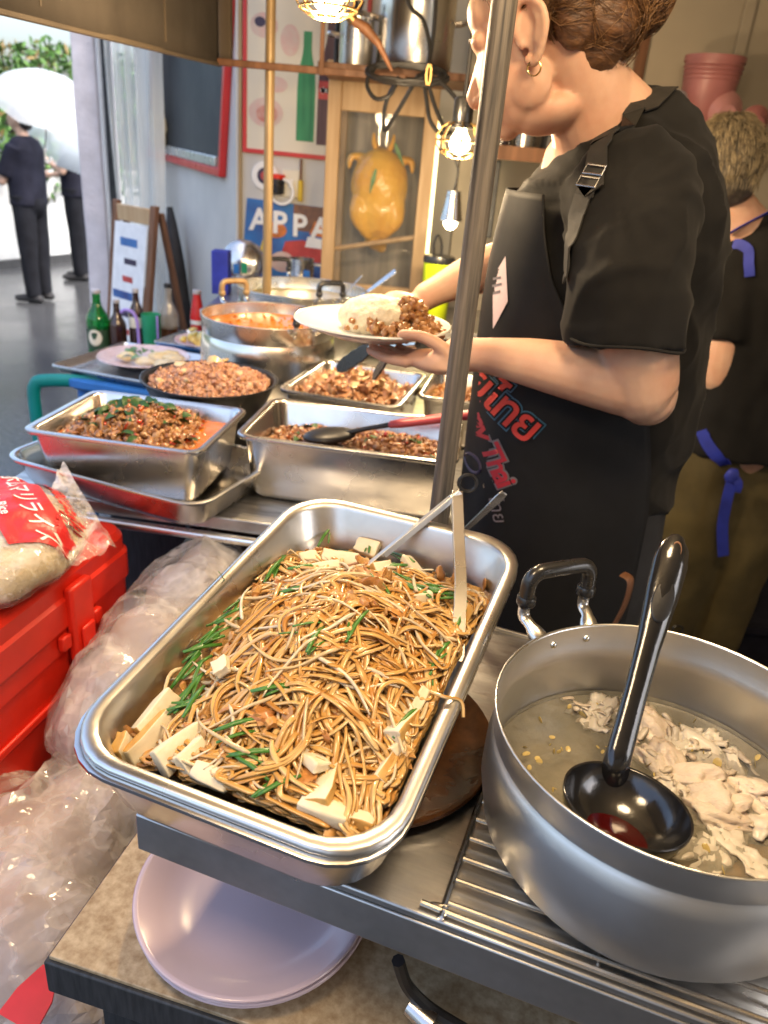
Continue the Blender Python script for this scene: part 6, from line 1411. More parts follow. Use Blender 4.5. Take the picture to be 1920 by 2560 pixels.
# ================================================================== cooler, rice, bags
CO = V((-0.436, 1.197, 0.06)); CRZ = R(-12.3)
t = thing('red_cooler', 'bright red plastic cooler box with latch left of the noodle tray', 'cooler', CO[:], CRZ)
def crr(x0, x1, y0, y1, r, z_): return [((x0 + x1) / 2 + x, (y0 + y1) / 2 + y, z_) for x, y in rr(x1 - x0, y1 - y0, r, 5)]
b = MB(); b.loft([crr(-0.40, -0.022, -0.64, -0.02, 0.03, 0.30), crr(-0.41, -0.014, -0.65, -0.014, 0.03, 0.34), crr(-0.415, -0.010, -0.655, -0.010, 0.03, 0.66), crr(-0.418, -0.006, -0.658, -0.006, 0.03, 0.664), crr(-0.418, -0.006, -0.658, -0.006, 0.03, 0.705)]); obj('tub', b, 'red_plastic', t, sharp=30)
b = MB(); b.loft([crr(-0.43, 0.0, -0.67, 0.0, 0.035, 0.708), crr(-0.43, 0.0, -0.67, 0.0, 0.035, 0.755), crr(-0.425, -0.005, -0.665, -0.005, 0.034, 0.760), crr(-0.425, -0.005, -0.665, -0.005, 0.034, 0.785), crr(-0.418, -0.012, -0.658, -0.012, 0.03, 0.796), crr(-0.40, -0.03, -0.64, -0.03, 0.03, 0.80)]); obj('lid', b, 'red_plastic', t, sharp=30)
b = MB(); b.span((-0.0045, -0.20, 0.64), (0.012, -0.145, 0.775)); lt = obj('latch', b, 'red_plastic', t, bev=0.005)
b = MB(); b.span((0.0125, -0.188, 0.655), (0.019, -0.157, 0.70)); obj('latch_lip', b, 'red_plastic', lt, bev=0.003)
b = MB(); b.span((-0.0045, -0.225, 0.675), (0.008, -0.204, 0.70)); obj('hinge_lug', b, 'red_plastic', t, bev=0.003)
b = MB(); b.span((-0.0045, -0.141, 0.675), (0.008, -0.12, 0.70)); obj('hinge_lug', b, 'red_plastic', t, bev=0.003)
b = MB(); b.span((-0.011, -0.60, 0.58), (-0.0035, -0.06, 0.595)); obj('side_rib', b, 'red_plastic', t, bev=0.003)
t = thing('cooler_stand', 'dark box the red cooler stands on', 'box', (CO.x, CO.y, 0), CRZ)
b = MB(); b.span((-0.38, -0.62, 0.0), (-0.04, -0.03, 0.3595)); obj('box', b, 'dark_board', t, bev=0.004)

# rice bag on the cooler
RB = V((-0.568, 0.995, 0.8605))
t = thing('rice_bag', 'clear plastic bag of rice with red label lying on the cooler', 'bag', RB[:])
b = MB(); b.blob((0, 0, 0.05), (0.105, 0.145, 0.056), 4); b.blob((0.02, -0.04, 0.05), (0.088, 0.11, 0.052), 4); b.blob((-0.06, 0.08, 0.045), (0.09, 0.09, 0.048), 4)
b.blob((0.005, 0.02, 0.03), (0.108, 0.135, 0.033), 4)
me = remesh(b, 0.008, 6); displace(me, lambda p: 0.008 * noise.noise(p * 9) + 0.003 * noise.noise(p * 26))
for v in me.vertices: v.co.z = max(v.co.z, 0.003)
rice = meshobj('rice', me, 'raw_rice', t)
me2 = me.copy(); displace(me2, lambda p: 0.006 + 0.006 * noise.noise(p * 13 + V((3, 0, 0))) + 0.003 * noise.noise(p * 40))
for v in me2.vertices: v.co.z = max(v.co.z, 0.001)
meshobj('clear_bag', me2, 'film_rice', t)
tree = bvh(me2)
# bag tail: flat crumpled film to the right and far side
b = MB(); loops = []
for i in range(14):
    u = i / 13; row = []
    for j in range(15):
        v_ = j / 14
        p = V((0.02, 0.13, 0.07)).lerp(V((0.12, -0.03, 0.04)), v_).lerp(V((0.015, 0.21, 0.10)).lerp(V((0.15, 0.07, 0.02)), v_), u)
        p.z += 0.015 * noise.noise(V((u * 4, v_ * 5, 7))) + 0.006 * noise.noise(V((u * 9, v_ * 11, 3)))
        row.append(p)
    loops.append(row)
b.loft(loops, False, False, closed=False); obj('bag_tail', b, 'film_rice', t, sharp=0)
# red label and its lettering, laid over the bag
def drape_on(name, me, M_, m_, off, dirn=(0, 0.35, -1), tree_=None, parent=None):
    drape_mesh(me, M_, tree_ or tree, dirn, off, 3); return meshobj(name, me, m_, parent)
lab_ang = R(-52)
LM = Matrix.Translation(V((0.018, 0.03, 0.12))) @ Matrix.Rotation(lab_ang, 4, 'Z')
bm_ = bmesh.new()
gx, gy = 18, 10; vs = [[bm_.verts.new((-0.12 + 0.24 * i / gx, -0.042 + 0.084 * j / gy, 0)) for j in range(gy + 1)] for i in range(gx + 1)]
for i in range(gx):
    for j in range(gy): bm_.faces.new((vs[i][j], vs[i + 1][j], vs[i + 1][j + 1], vs[i][j + 1]))
me = bpy.data.meshes.new('red_label'); bm_.to_mesh(me); bm_.free()
lb = drape_on('red_label', me, LM, 'red_label', 0.0022, (0.05, 0.45, -1), tree, t)
for body, sz, dy, off in (('ホムマリライス', 0.034, 0.010, 0.0036), ('Jasmine Rice', 0.020, -0.024, 0.0036)):
    tm = text_mesh(body, sz, 0, bold=0.0004)
    drape_on('lettering', tm, LM @ Matrix.Translation((0.0, dy, 0)), 'white_print', off, (0.05, 0.45, -1), tree, lb)
tm = text_mesh('ข้าวหอมมะลิไทย', 0.026, 0, bold=0.0008)
drape_on('red_lettering', tm, LM @ Matrix.Translation((0.0, 0.062, 0)), 'red_label', 0.0036, (0.05, 0.45, -1), tree, t)

# crumpled polythene bags between cooler and tray
def poly_bag(name, label, lumps, seed, voxel=0.010, fill='bag_fill', cr_=0.010):
    t = thing(name, label, 'bag', (lumps[0][0][0], lumps[0][0][1], 0)); o_ = V(t.location)
    b = MB()
    for (p, r_) in lumps: b.blob(V(p) - o_, (r_ * 0.82, r_ * 0.82, r_ * 0.78), 3)
    me = remesh(b, voxel, 14); displace(me, lambda p: 0.008 * noise.noise(p * 5 + V((seed, 0, 0))))
    meshobj('contents', me, fill, t)
    b = MB()
    for (p, r_) in lumps: b.blob(V(p) - o_, (r_, r_, r_), 3)
    me = remesh(b, voxel * 1.5, 10)
    def crease(p):
        a1 = 1 - abs(noise.noise(V((p.x * 8 + p.z * 5, p.y * 8, p.z * 4)) + V((seed, 1, 0)))) * 2.2
        a2 = 1 - abs(noise.noise(V((p.x * 19, p.y * 19 + p.z * 8, p.z * 8)) + V((0, seed, 0)))) * 2.2
        a3 = 1 - abs(noise.noise(V((p.x * 40, p.y * 40, p.z * 22)) + V((0, 0, seed)))) * 2.2
        return cr_ * (1.0 * max(0, a1) ** 2 + 0.55 * max(0, a2) ** 2 + 0.22 * max(0, a3) ** 2)
    displace(me, crease)
    fo_ = meshobj('film', me, 'film_bag', t); me.polygons.foreach_set('use_smooth', [False] * len(me.polygons))
    return t
poly_bag('polythene_bag', 'clear polythene bag of pale packs between cooler and noodle tray', [((-0.3072, 1.2203, 0.76), 0.07), ((-0.3383, 1.159, 0.73), 0.085), ((-0.3656, 1.056, 0.7), 0.095), ((-0.3954, 0.9797, 0.67), 0.085), ((-0.4145, 0.935, 0.64), 0.075), ((-0.3545, 1.1147, 0.62), 0.10), ((-0.309, 1.2773, 0.66), 0.08)], 2.0)
t2 = poly_bag('polythene_bag', 'big clear polythene bag slumped in the lower left corner', [((-0.4017, 0.8355, 0.55), 0.09), ((-0.4403, 0.7581, 0.52), 0.12), ((-0.424, 0.6478, 0.5), 0.12), ((-0.393, 0.7803, 0.48), 0.10), ((-0.3694, 0.6236, 0.46), 0.10), ((-0.5445, 0.7882, 0.5), 0.12), ((-0.3843, 0.8943, 0.5), 0.08)], 9.0, cr_=0.014)
o_ = V(t2.location)
b = MB(); ribbon(b, [V(p) - o_ for p in ((-0.3469, 0.5043, 0.6), (-0.3373, 0.5299, 0.61), (-0.3314, 0.5591, 0.615))], [0.05, 0.045, 0.02], 0.003, (1, -0.2, 0)); obj('red_print', b, 'red_label', t2)
b = MB(); b.lathe([(0, 0), (0.25, 0), (0.25, 0.36), (0, 0.36)], 24); 
t = thing('paper_sack', 'pink paper sack standing under the polythene bags', 'sack', (-0.42, 0.85, 0))
b = MB(); b.loft([rl(0.34, 0.62, 0.08, 0.0), rl(0.36, 0.64, 0.09, 0.18), rl(0.33, 0.6, 0.09, 0.36), rl(0.24, 0.5, 0.08, 0.42)]); me_ = obj('sack', b, 'bag_fill', t)
b = MB(); b.span((-0.08, 0.1, 0.4205), (0.06, 0.2, 0.43)); obj('fold', b, 'bag_fill', t, bev=0.003)

# ================================================================== people
def put(name, me, m_, t, kind=None, ref=None):
    o = meshobj(name, me, m_, t if ref is None else ref)
    if ref is None: o.location = -V(t.location)
    return o
def ellipse_loop(c, rx, ry, tilt=0.0, n=40, a0=0.0, a1=2 * PI, pw=2.0):
    out = []
    for k in range(n):
        a = a0 + (a1 - a0) * (k / n if a1 - a0 > 6.2 else k / (n - 1)); ca, sa = math.cos(a), math.sin(a)
        x = rx * math.copysign(abs(ca) ** (2 / pw), ca); y = ry * math.copysign(abs(sa) ** (2 / pw), sa)
        out.append((c[0] + x, c[1] + y, c[2] + tilt * x))
    return out
def finger(b, base, dirs, lens, r0=0.0085, r1=0.0065):
    p = V(base); pts = [p.copy()]
    for d_, l_ in zip(dirs, lens):
        p = p + V(d_).normalized() * l_; pts.append(p.copy())
    n_ = len(pts); sp = smoothpath(pts, 3)
    b.tube(sp, [r0 + (r1 - r0) * i / (len(sp) - 1) for i in range(len(sp))], 10, round_=True)

# ---- the woman
t = thing('person', 'woman in charcoal t-shirt and black printed apron holding a plate of rice', 'person', (0.32, 1.255, 0.03))
E0 = V((0.157, 1.18, 1.626)); pt = R(22); yw = R(24)
HF = V((-math.cos(pt) * math.cos(yw), math.cos(pt) * math.sin(yw), -math.sin(pt))); HS = V((-math.sin(yw), -math.cos(yw), 0)); HU = HF.cross(HS)
def HP(f_, s_, u_): return E0 + HF * f_ + HS * s_ + HU * u_
HR = Matrix((HF, HS, HU)).transposed()
b = MB()
def hb_(c, r_, sub=3): b.blob(HP(*c), r_, sub, rot=HR)
hb_((-0.012, 0, 0.045), (0.096, 0.075, 0.088)); hb_((0.036, 0, -0.022), (0.062, 0.061, 0.074)); hb_((0.034, 0, -0.066), (0.046, 0.048, 0.032))
hb_((0.072, 0, -0.083), (0.018, 0.021, 0.015)); hb_((0.050, 0.030, -0.034), (0.034, 0.027, 0.034)); hb_((0.050, -0.030, -0.034), (0.034, 0.027, 0.034))
hb_((0.074, 0, 0.026), (0.019, 0.048, 0.016)); hb_((0.062, 0, 0.055), (0.03, 0.05, 0.035)); hb_((0.088, 0, -0.062), (0.012, 0.022, 0.011)); hb_((0.010, 0, -0.083), (0.048, 0.045, 0.026))
hb_((0.018, 0.046, -0.045), (0.030, 0.016, 0.034)); hb_((0.018, -0.046, -0.045), (0.030, 0.016, 0.034))
b.tube([HP(0.086, 0, 0.012), HP(0.098, 0, -0.010), HP(0.110, 0, -0.030), HP(0.108, 0, -0.036)], [0.008, 0.0095, 0.0115, 0.010], 12, round_=True)
for s_ in (-1, 1):
    b.blob(HP(0.100, s_ * 0.011, -0.036), (0.009, 0.007, 0.007), 2, rot=HR)
    sp = smoothpath([HP(0.014, s_ * 0.073, -0.004), HP(0.016, s_ * 0.078, 0.014), HP(0.008, s_ * 0.084, 0.030), HP(-0.010, s_ * 0.089, 0.034), HP(-0.024, s_ * 0.090, 0.020), HP(-0.025, s_ * 0.088, 0.000), HP(-0.014, s_ * 0.083, -0.020), HP(-0.001, s_ * 0.077, -0.033), HP(0.007, s_ * 0.073, -0.028)], 4)
    b.tube(sp, [0.0052 + 0.0022 * max(0, i / len(sp) - 0.7) / 0.3 for i in range(len(sp))], 10, round_=True)
    b.blob(HP(-0.006, s_ * 0.076, 0.004), (0.0175, 0.0055, 0.0265), 3, rot=HR)
    b.tube(smoothpath([HP(-0.012, s_ * 0.085, 0.024), HP(-0.015, s_ * 0.086, 0.006), HP(-0.008, s_ * 0.082, -0.012)], 4), 0.004, 8, round_=True)
    b.blob(HP(0.011, s_ * 0.077, -0.008), (0.006, 0.005, 0.008), 2, rot=HR)
b.tube([HP(-0.03, 0, -0.01), V((0.225, 1.195, 1.575)), V((0.252, 1.215, 1.535)), V((0.278, 1.24, 1.47))], [0.056, 0.058, 0.064, 0.085], 22, round_=True)
b.tube([V((0.212, 1.19, 1.598)), V((0.278, 1.215, 1.548)), V((0.31, 1.24, 1.46))], [0.042, 0.058, 0.075], 18, round_=True)
b.tube([V((0.295, 1.25, 1.47)), V((0.31, 1.255, 1.25)), V((0.32, 1.255, 0.92))], [0.11, 0.12, 0.12], 22, round_=True)
for y_ in (1.17, 1.34):
    b.tube(smoothpath([(0.325, y_, 0.92), (0.335, y_, 0.66), (0.335, y_ - 0.01, 0.5), (0.345, y_, 0.34), (0.34, y_, 0.10)], 4), [0.092, 0.09, 0.086, 0.08, 0.074, 0.068, 0.062, 0.058, 0.056, 0.056, 0.055, 0.052, 0.047, 0.042, 0.037, 0.034, 0.033], 16, round_=True)
    b.tube([(0.345, y_, 0.075), (0.26, y_, 0.062), (0.18, y_, 0.055)], [0.036, 0.034, 0.024], 12, round_=True)
# near arm and the hand under the plate
b.tube(smoothpath([(0.29, 1.10, 1.43), (0.305, 1.035, 1.32), (0.335, 1.03, 1.222), (0.345, 1.032, 1.205)], 4), [0.056, 0.055, 0.054, 0.053, 0.052, 0.051, 0.050, 0.049, 0.047, 0.045, 0.042, 0.040, 0.039], 18, round_=True)
b.tube(smoothpath([(0.347, 1.032, 1.212), (0.315, 1.036, 1.218), (0.25, 1.052, 1.226), (0.18, 1.075, 1.230), (0.118, 1.096, 1.229), (0.085, 1.106, 1.222)], 4), [0.037, 0.039, 0.0405, 0.0415, 0.042, 0.042, 0.0415, 0.041, 0.040, 0.0385, 0.037, 0.035, 0.033, 0.0305, 0.028, 0.026, 0.0245, 0.024, 0.0245, 0.026, 0.027], 18, round_=True)
pd = V((-0.80, 0.60, 0)).normalized(); pp = V((0.60, 0.80, 0)).normalized()
pc = V((0.058, 1.118, 1.209))
b.blob(pc, (0.047, 0.038, 0.0165), 3, rot=Matrix((pd, pp, V((0, 0, 1)))).transposed()); b.blob(pc + V((0.006, -0.022, 0.006)), (0.028, 0.018, 0.016), 3)
for k, (o1, l_) in enumerate(((-0.029, 0.068), (-0.010, 0.08), (0.009, 0.076), (0.027, 0.06))):
    finger(b, pc + pd * 0.032 + pp * o1 + V((0, 0, -0.004)), (pd * 1 + V((0, 0, -0.08)), pd + pp * o1 * 3 + V((0, 0, 0.10)), pd + V((0, 0, 0.22))), (l_ * 0.48, l_ * 0.32, l_ * 0.24), 0.0088, 0.0068)
finger(b, pc + V((0.018, -0.028, 0.006)), (V((-0.5, -0.1, 0.75)), V((-0.95, 0.1, 0.38)), V((-1, 0.3, -0.05))), (0.026, 0.034, 0.028), 0.0112, 0.0078)
# far arm
b.tube(smoothpath([(0.285, 1.38, 1.44), (0.265, 1.43, 1.38), (0.23, 1.44, 1.335), (0.16, 1.40, 1.318), (0.085, 1.365, 1.287), (0.04, 1.345, 1.264)], 4), [0.055, 0.052, 0.05, 0.048, 0.046, 0.044, 0.043, 0.042, 0.042, 0.042, 0.042, 0.041, 0.040, 0.038, 0.036, 0.033, 0.030, 0.027, 0.025, 0.024, 0.024], 16, round_=True)
fc = V((0.006, 1.325, 1.250)); fd = V((-0.82, -0.45, -0.28)).normalized()
b.blob(fc, (0.042, 0.034, 0.018), 3, rot=Euler((0.3, 0.2, 0.45)))
for k, o1 in enumerate((-0.028, -0.010, 0.009, 0.026)):
    bs = fc + fd * 0.026 + V((-0.35, 0.75, 0.1)).normalized() * o1
    finger(b, bs, (fd, fd + V((0, 0, -0.7)), V((0.3, 0.1, -1))), (0.032, 0.022, 0.018), 0.0085, 0.0068)
finger(b, fc + V((0.0, -0.03, -0.004)), (V((-0.8, -0.6, -0.1)), V((-0.9, 0.0, -0.4)), V((-0.6, 0.4, -0.6))), (0.028, 0.024, 0.02), 0.0105, 0.0075)
me_body = remesh(b, 0.0034, 5, 0.45)
put('body', me_body, 'skin', t)
# face details
for s_ in (-1, 1):
    q = MB(); q.tube(smoothpath([HP(0.091, s_ * 0.016, 0.026), HP(0.0885, s_ * 0.030, 0.032), HP(0.078, s_ * 0.044, 0.028)], 4), [0.0012, 0.002, 0.0022, 0.0022, 0.002, 0.0018, 0.0014, 0.001, 0.0008], 6, flat=0.6); obj('eyebrow', q, 'hair_brown', t, loc=-V(t.location))
q = MB(); q.blob(HP(0.0965, 0, -0.0575), (0.006, 0.019, 0.004), 2, rot=HR); q.blob(HP(0.0945, 0, -0.0665), (0.006, 0.017, 0.0045), 2, rot=HR); obj('lips', q, 'lip', t, loc=-V(t.location))
q = MB(); q.tube([HP(0.001 + 0.0085 * math.cos(a), 0.080, -0.040 + 0.0085 * math.sin(a)) for a in np.linspace(0, 2 * PI, 20, endpoint=False)], 0.0011, 6, closed=True); obj('earring', q, 'gold', t, loc=-V(t.location))
# hair
q = MB(); q.blob(HP(-0.022, 0, 0.060), (0.094, 0.081, 0.088), 4, rot=HR); q.blob(HP(-0.075, 0, 0.0), (0.05, 0.058, 0.05), 3, rot=HR)
for s_ in (-1, 1): q.blob(HP(-0.048, s_ * 0.046, 0.012), (0.030, 0.032, 0.046), 3, rot=HR)
q.blob((0.215, 1.145, 1.618), (0.036, 0.034, 0.028), 3); q.blob((0.236, 1.18, 1.628), (0.036, 0.04, 0.026), 3)
BUN = V((0.262, 1.19, 1.690)); q.blob(BUN, (0.046, 0.05, 0.044), 4); q.blob(BUN + V((-0.03, 0, 0.02)), (0.045, 0.05, 0.045), 3); q.blob(BUN + V((-0.02, -0.02, -0.035)), (0.035, 0.04, 0.03), 3)
me = remesh(q, 0.005, 4); displace(me, lambda p: 0.004 * noise.noise(V((p.x * 22, p.y * 40, p.z * 40))) + 0.002 * noise.noise(p * 90))
hair = put('hair', me, 'hair_brown', t); htree = bvh(me)
rng = np.random.default_rng(31); SS = []
for k in range(4200):
    a = rng.uniform(-1.9, 1.9)
    st = HP(0.058 - 0.06 * (abs(a) / 1.9) ** 1.5 - (0.03 if abs(a) > 1.5 else 0) + rng.normal(0, 0.012), 0.082 * math.sin(a), 0.055 + 0.085 * math.cos(a) - (0.02 if abs(a) > 1.6 else 0))
    en = BUN + V((rng.normal(0, 0.03), rng.normal(0, 0.034), rng.normal(0, 0.03)))
    off = rng.uniform(0.0005, 0.0065); row = []
    wob = V((rng.normal(), rng.normal(), rng.normal())) * 0.010; ph = rng.uniform(0, 6)
    for i in range(11):
        u = i / 10; p = st.lerp(en, u) + wob * math.sin(PI * u) + V((0, 0, 0.004 * math.sin(ph + u * 9)))
        h_ = htree.find_nearest(p); row.append(h_[0] + h_[1] * off)
    SS.append(row)
for k in range(2400):   # curls of the bun
    c0 = BUN + V((rng.normal(0, 0.02), rng.normal(0, 0.02), rng.normal(0, 0.018))); r_ = rng.uniform(0.02, 0.05); ax1 = V(rng.normal(size=3)).normalized(); ax2 = ax1.orthogonal().normalized(); a0 = rng.uniform(0, 6.28); row = []; off = rng.uniform(0.001, 0.009)
    for i in range(11):
        a = a0 + i * 0.28; p = c0 + (ax1 * math.cos(a) + ax2 * math.sin(a)) * r_
        h_ = htree.find_nearest(p); row.append(h_[0] + h_[1] * off)
    SS.append(row)
vv_, ff_ = strands(np.array(SS), rng.uniform(0.0002, 0.0005, len(SS)), 1.0, 3)
q = MB(); q.add(vv_, ff_); o = obj('hair_strands', q, 'hair_strand', t, kind='stuff', loc=-V(t.location), sharp=0)
# t-shirt
TS = [(0.290, 1.578, 0.030, 0.056, 0.25), (0.292, 1.562, 0.066, 0.09, 0.42), (0.296, 1.535, 0.098, 0.122, 0.36), (0.302, 1.485, 0.132, 0.152, 0.2), (0.308, 1.43, 0.154, 0.166, 0.08), (0.312, 1.36, 0.163, 0.168, 0.0), (0.314, 1.28, 0.168, 0.165, 0), (0.318, 1.18, 0.171, 0.163, 0), (0.320, 1.08, 0.170, 0.164, 0), (0.321, 0.985, 0.170, 0.168, 0)]
b = MB(); b.loft([ellipse_loop((c, 1.255, z_), rx, ry, tl, 40, pw=2.2) for c, z_, rx, ry, tl in TS])
b.tube(smoothpath([(0.290, 1.135, 1.462), (0.290, 1.085, 1.425), (0.292, 1.045, 1.35), (0.297, 1.030, 1.272)], 4), [0.080, 0.082, 0.083, 0.083, 0.082, 0.081, 0.080, 0.079, 0.078, 0.077, 0.076, 0.075, 0.075], 30)
b.tube([(0.285, 1.36, 1.45), (0.265, 1.42, 1.395), (0.235, 1.44, 1.35)], [0.08, 0.076, 0.074], 24)
me = remesh(b, 0.006, 7, 0.5)
def tee_folds(p):
    d_ = p - V((0.25, 1.07, 1.46)); a = math.atan2(d_.z, d_.x); r_ = d_.length
    f1 = 0.0035 * noise.noise(V((a * 5.5, r_ * 3, 0.3))) * min(1, r_ / 0.08)
    f2 = 0.005 * (0.35 - abs(noise.noise(V((p.x * 20, p.y * 9, p.z * 5 + p.x * 12))))) 
    f3 = 0.006 * noise.noise(V((p.x * 9 + p.z * 14, p.y * 8, p.z * 6)))
    w1 = abs(noise.noise(V((p.x * 7 + p.z * 9, p.y * 6, p.z * 4 - p.x * 5)) + V((4, 0, 2)))); w2 = abs(noise.noise(V((p.x * 15 - p.z * 12, p.y * 10, p.z * 9)) + V((1, 7, 2))))
    f4 = 0.007 * max(0.0, 1 - w1 * 3.5) ** 2 + 0.002 * max(0.0, 1 - w2 * 4) ** 2
    return f1 + f2 + f3 + f4
displace(me, tee_folds)
tee = put('t_shirt', me, 'tee', t); stree = bvh(me)
# sleeve hem band
q = MB(); q.tube([V((0.2972 + 0.0765 * math.cos(a), 1.030 + 0.0765 * math.sin(a), 1.283 + 0.004 * math.sin(3 * a))) for a in np.linspace(0, 2 * PI, 40, endpoint=False)], 0.0022, 6, closed=True); obj('sleeve_hem', q, 'tee', t, loc=-V(t.location))
# shorts under the apron
b = MB(); b.loft([ellipse_loop((0.322, 1.255, z_), rx, ry, 0, 40, pw=2.4) for z_, rx, ry in ((1.03, 0.158, 0.155), (0.92, 0.164, 0.162), (0.82, 0.164, 0.165), (0.72, 0.158, 0.165), (0.66, 0.148, 0.16))])
me = remesh(b, 0.012, 4); displace(me, lambda p: 0.006 * noise.noise(V((p.x * 18, p.y * 18, p.z * 5)))); put('shorts', me, 'black_cloth', t)
# apron
APR = [(1.445, 0.308, 0.164, 0.171, 40), (1.4, 0.31, 0.172, 0.174, 46), (1.34, 0.312, 0.18, 0.176, 56), (1.28, 0.315, 0.186, 0.178, 70), (1.22, 0.317, 0.188, 0.177, 92), (1.16, 0.318, 0.188, 0.176, 104), (1.08, 0.32, 0.188, 0.177, 110), (1.0, 0.322, 0.19, 0.182, 112), (0.9, 0.323, 0.192, 0.186, 112), (0.8, 0.323, 0.194, 0.19, 112), (0.7, 0.323, 0.197, 0.194, 111), (0.62, 0.323, 0.2, 0.198, 110)]
b = MB(); lp = []
AI = []
for i in range(len(APR) - 1):
    for k in range(5):
        u = k / 5; AI.append(tuple(APR[i][j] * (1 - u) + APR[i + 1][j] * u for j in range(5)))
AI.append(APR[-1])
for z_, c, rx, ry, A_ in AI:
    row = ellipse_loop((c, 1.255, z_), rx, ry, 0, 70, PI - R(A_), PI + R(A_), 2.3)
    lp.append([(x + 0.006 * noise.noise(V((x * 12, y * 12, z_ * 3))) * (1.6 if z_ < 1.1 else 0.5) * -1, y + 0.006 * noise.noise(V((x * 13 + 5, y * 13, z_ * 3.2))) * (1.4 if z_ < 1.1 else 0.4), z_) for x, y, z_ in row])
b.loft(lp, False, False, closed=False)
me_ap = b.mesh('apron', True); apr = put('apron', me_ap, 'apron', t)
sd_ = apr.modifiers.new('s', 'SOLIDIFY'); sd_.thickness = 0.003; sd_.offset = 0
atree = bvh(me_ap)
# strap with buckle
def on_shirt(p, off=0.004):
    p = V(p); c = [h for h in (stree.find_nearest(p), atree.find_nearest(p)) if h[0] is not None]
    h_ = min(c, key=lambda h: (h[0] - p).length); n_ = h_[1]
    if n_.dot(V((-0.3, -1, 0.2))) < 0: n_ = -n_
    return h_[0] + n_ * off, n_
q = MB(); loops = []
sp = smoothpath([(0.335, 1.21, 1.59), (0.295, 1.15, 1.585), (0.2284, 1.1, 1.5523), (0.1956, 1.03, 1.4988), (0.1739, 1.03, 1.4468), (0.1556, 1.04, 1.4012), (0.1398, 1.05, 1.349)], 6)
cn = [on_shirt(p) for p in sp]
for i, (p, n_) in enumerate(cn):
    t_ = (cn[min(i + 1, len(cn) - 1)][0] - cn[max(0, i - 1)][0]).normalized(); s2 = t_.cross(n_).normalized(); w_ = 0.0150
    loops.append([p + s2 * w_ + n_ * 0.001, p - s2 * w_ + n_ * 0.001, p - s2 * w_ - n_ * 0.001, p + s2 * w_ - n_ * 0.001])
q.loft(loops); strap = obj('neck_strap', q, 'strap', apr)
p, n_ = on_shirt((0.1956, 1.03, 1.4988), 0.007); tg = (V((0.1739, 1.03, 1.4468)) - V((0.2201, 1.06, 1.5497))).normalized(); s2 = tg.cross(n_).normalized()
for o2 in (-0.007, 0.009):
    q = MB(); q.tube([p + tg * (o2 + dx) + s2 * dy for dx, dy in ((-0.006, -0.0155), (-0.006, 0.0155), (0.006, 0.0155), (0.006, -0.0155))], 0.0016, 8, closed=True); obj('buckle', q, 'steel', apr)
# print on the apron
AD = (0.12, 1, -0.13)
def frame_from(pc_, px_, py_):
    x = (V(px_) - V(pc_)).normalized(); y = (V(py_) - V(pc_)); y = (y - x * y.dot(x)).normalized(); z_ = x.cross(y)
    m4 = Matrix((x, y, z_)).transposed().to_4x4(); m4.translation = pc_; return m4
PM = frame_from((0.1293, 1.08, 1.1695), (0.2057, 1.08, 1.1235), (0.1542, 1.08, 1.2193))
for bold, m_, off, nm in ((0.0062, 'print_edge', 0.0030, 'print_outline'), (0.0040, 'apron', 0.0040, 'print_inner_outline'), (0.0010, 'print_bright', 0.0050, 'print_lettering')):
    if m_ not in MATS: mat(m_, (0.035, 0.12, 0.19) if 'edge' in m_ else (0.60, 0.045, 0.03), 0.5, 0, var=0.08)
    tm = text_mesh('มวยไทย', 0.066, 0, bold=bold, spacing=0.92)
    drape_mesh(tm, PM, atree, AD, off, 3); o = put(nm, tm, m_, t, ref=apr)
PM2 = frame_from((0.1299, 1.02, 1.1043), (0.1646, 1.02, 1.0541), (0.1505, 1.02, 1.1201))
mat('print_crimson', (0.42, 0.02, 0.035), 0.5, 0, var=0.1); mat('print_grey', (0.16, 0.14, 0.15), 0.5, 0, var=0.1)
for bold, m_, off in ((0.004, 'print_grey', 0.003), (0.0012, 'print_crimson', 0.0042)):
    tm = text_mesh('Muay Thai', 0.046, 0, bold=bold, spacing=0.85)
    drape_mesh(tm, PM2, atree, AD, off, 3); put('print_script', tm, m_, t, ref=apr)
def drape_poly(nm, pts, m_, off):
    me_ = bpy.data.meshes.new(nm); me_.from_pydata([tuple(p) for p in pts], [], [tuple(range(len(pts)))])
    drape_mesh(me_, Matrix.Identity(4), atree, AD, off, 4); return put(nm, me_, m_, t, ref=apr)
mat('card_pink', (0.66, 0.52, 0.52), 0.6, 0, var=0.05, scale=30); mat('print_tan', (0.52, 0.36, 0.22), 0.5, 0, var=0.15, scale=60)
drape_poly('name_card', [(0.1295, 1.06, 1.3726), (0.1418, 1.06, 1.3099), (0.1338, 1.06, 1.2877), (0.126, 1.06, 1.2669), (0.1151, 1.06, 1.3408)], 'card_pink', 0.004)
for k, q_ in enumerate((((0.1118, 1.03, 1.3448), (0.1233, 1.03, 1.348), (0.1238, 1.03, 1.3446), (0.1123, 1.03, 1.3413)), ((0.1121, 1.03, 1.3343), (0.1258, 1.03, 1.339), (0.1263, 1.03, 1.3355), (0.1126, 1.03, 1.3309)), ((0.1147, 1.03, 1.324), (0.125, 1.03, 1.3284), (0.1255, 1.03, 1.3249), (0.1152, 1.03, 1.3205)))):
    drape_poly('card_lettering', q_, 'print_grey', 0.0052)
drape_poly('portrait_print', [(0.093, 1.02, 1.0726), (0.1168, 1.02, 1.0784), (0.1327, 1.02, 1.0583), (0.1421, 1.02, 1.0226), (0.1293, 1.02, 1.0064), (0.0969, 1.02, 1.0219)], 'print_tan', 0.003)
ar = np.linspace(0, 2 * PI, 24, endpoint=False); c0 = V((0.1184, 1.02, 1.0497)); r0 = 0.014
q = MB(); ringp = []
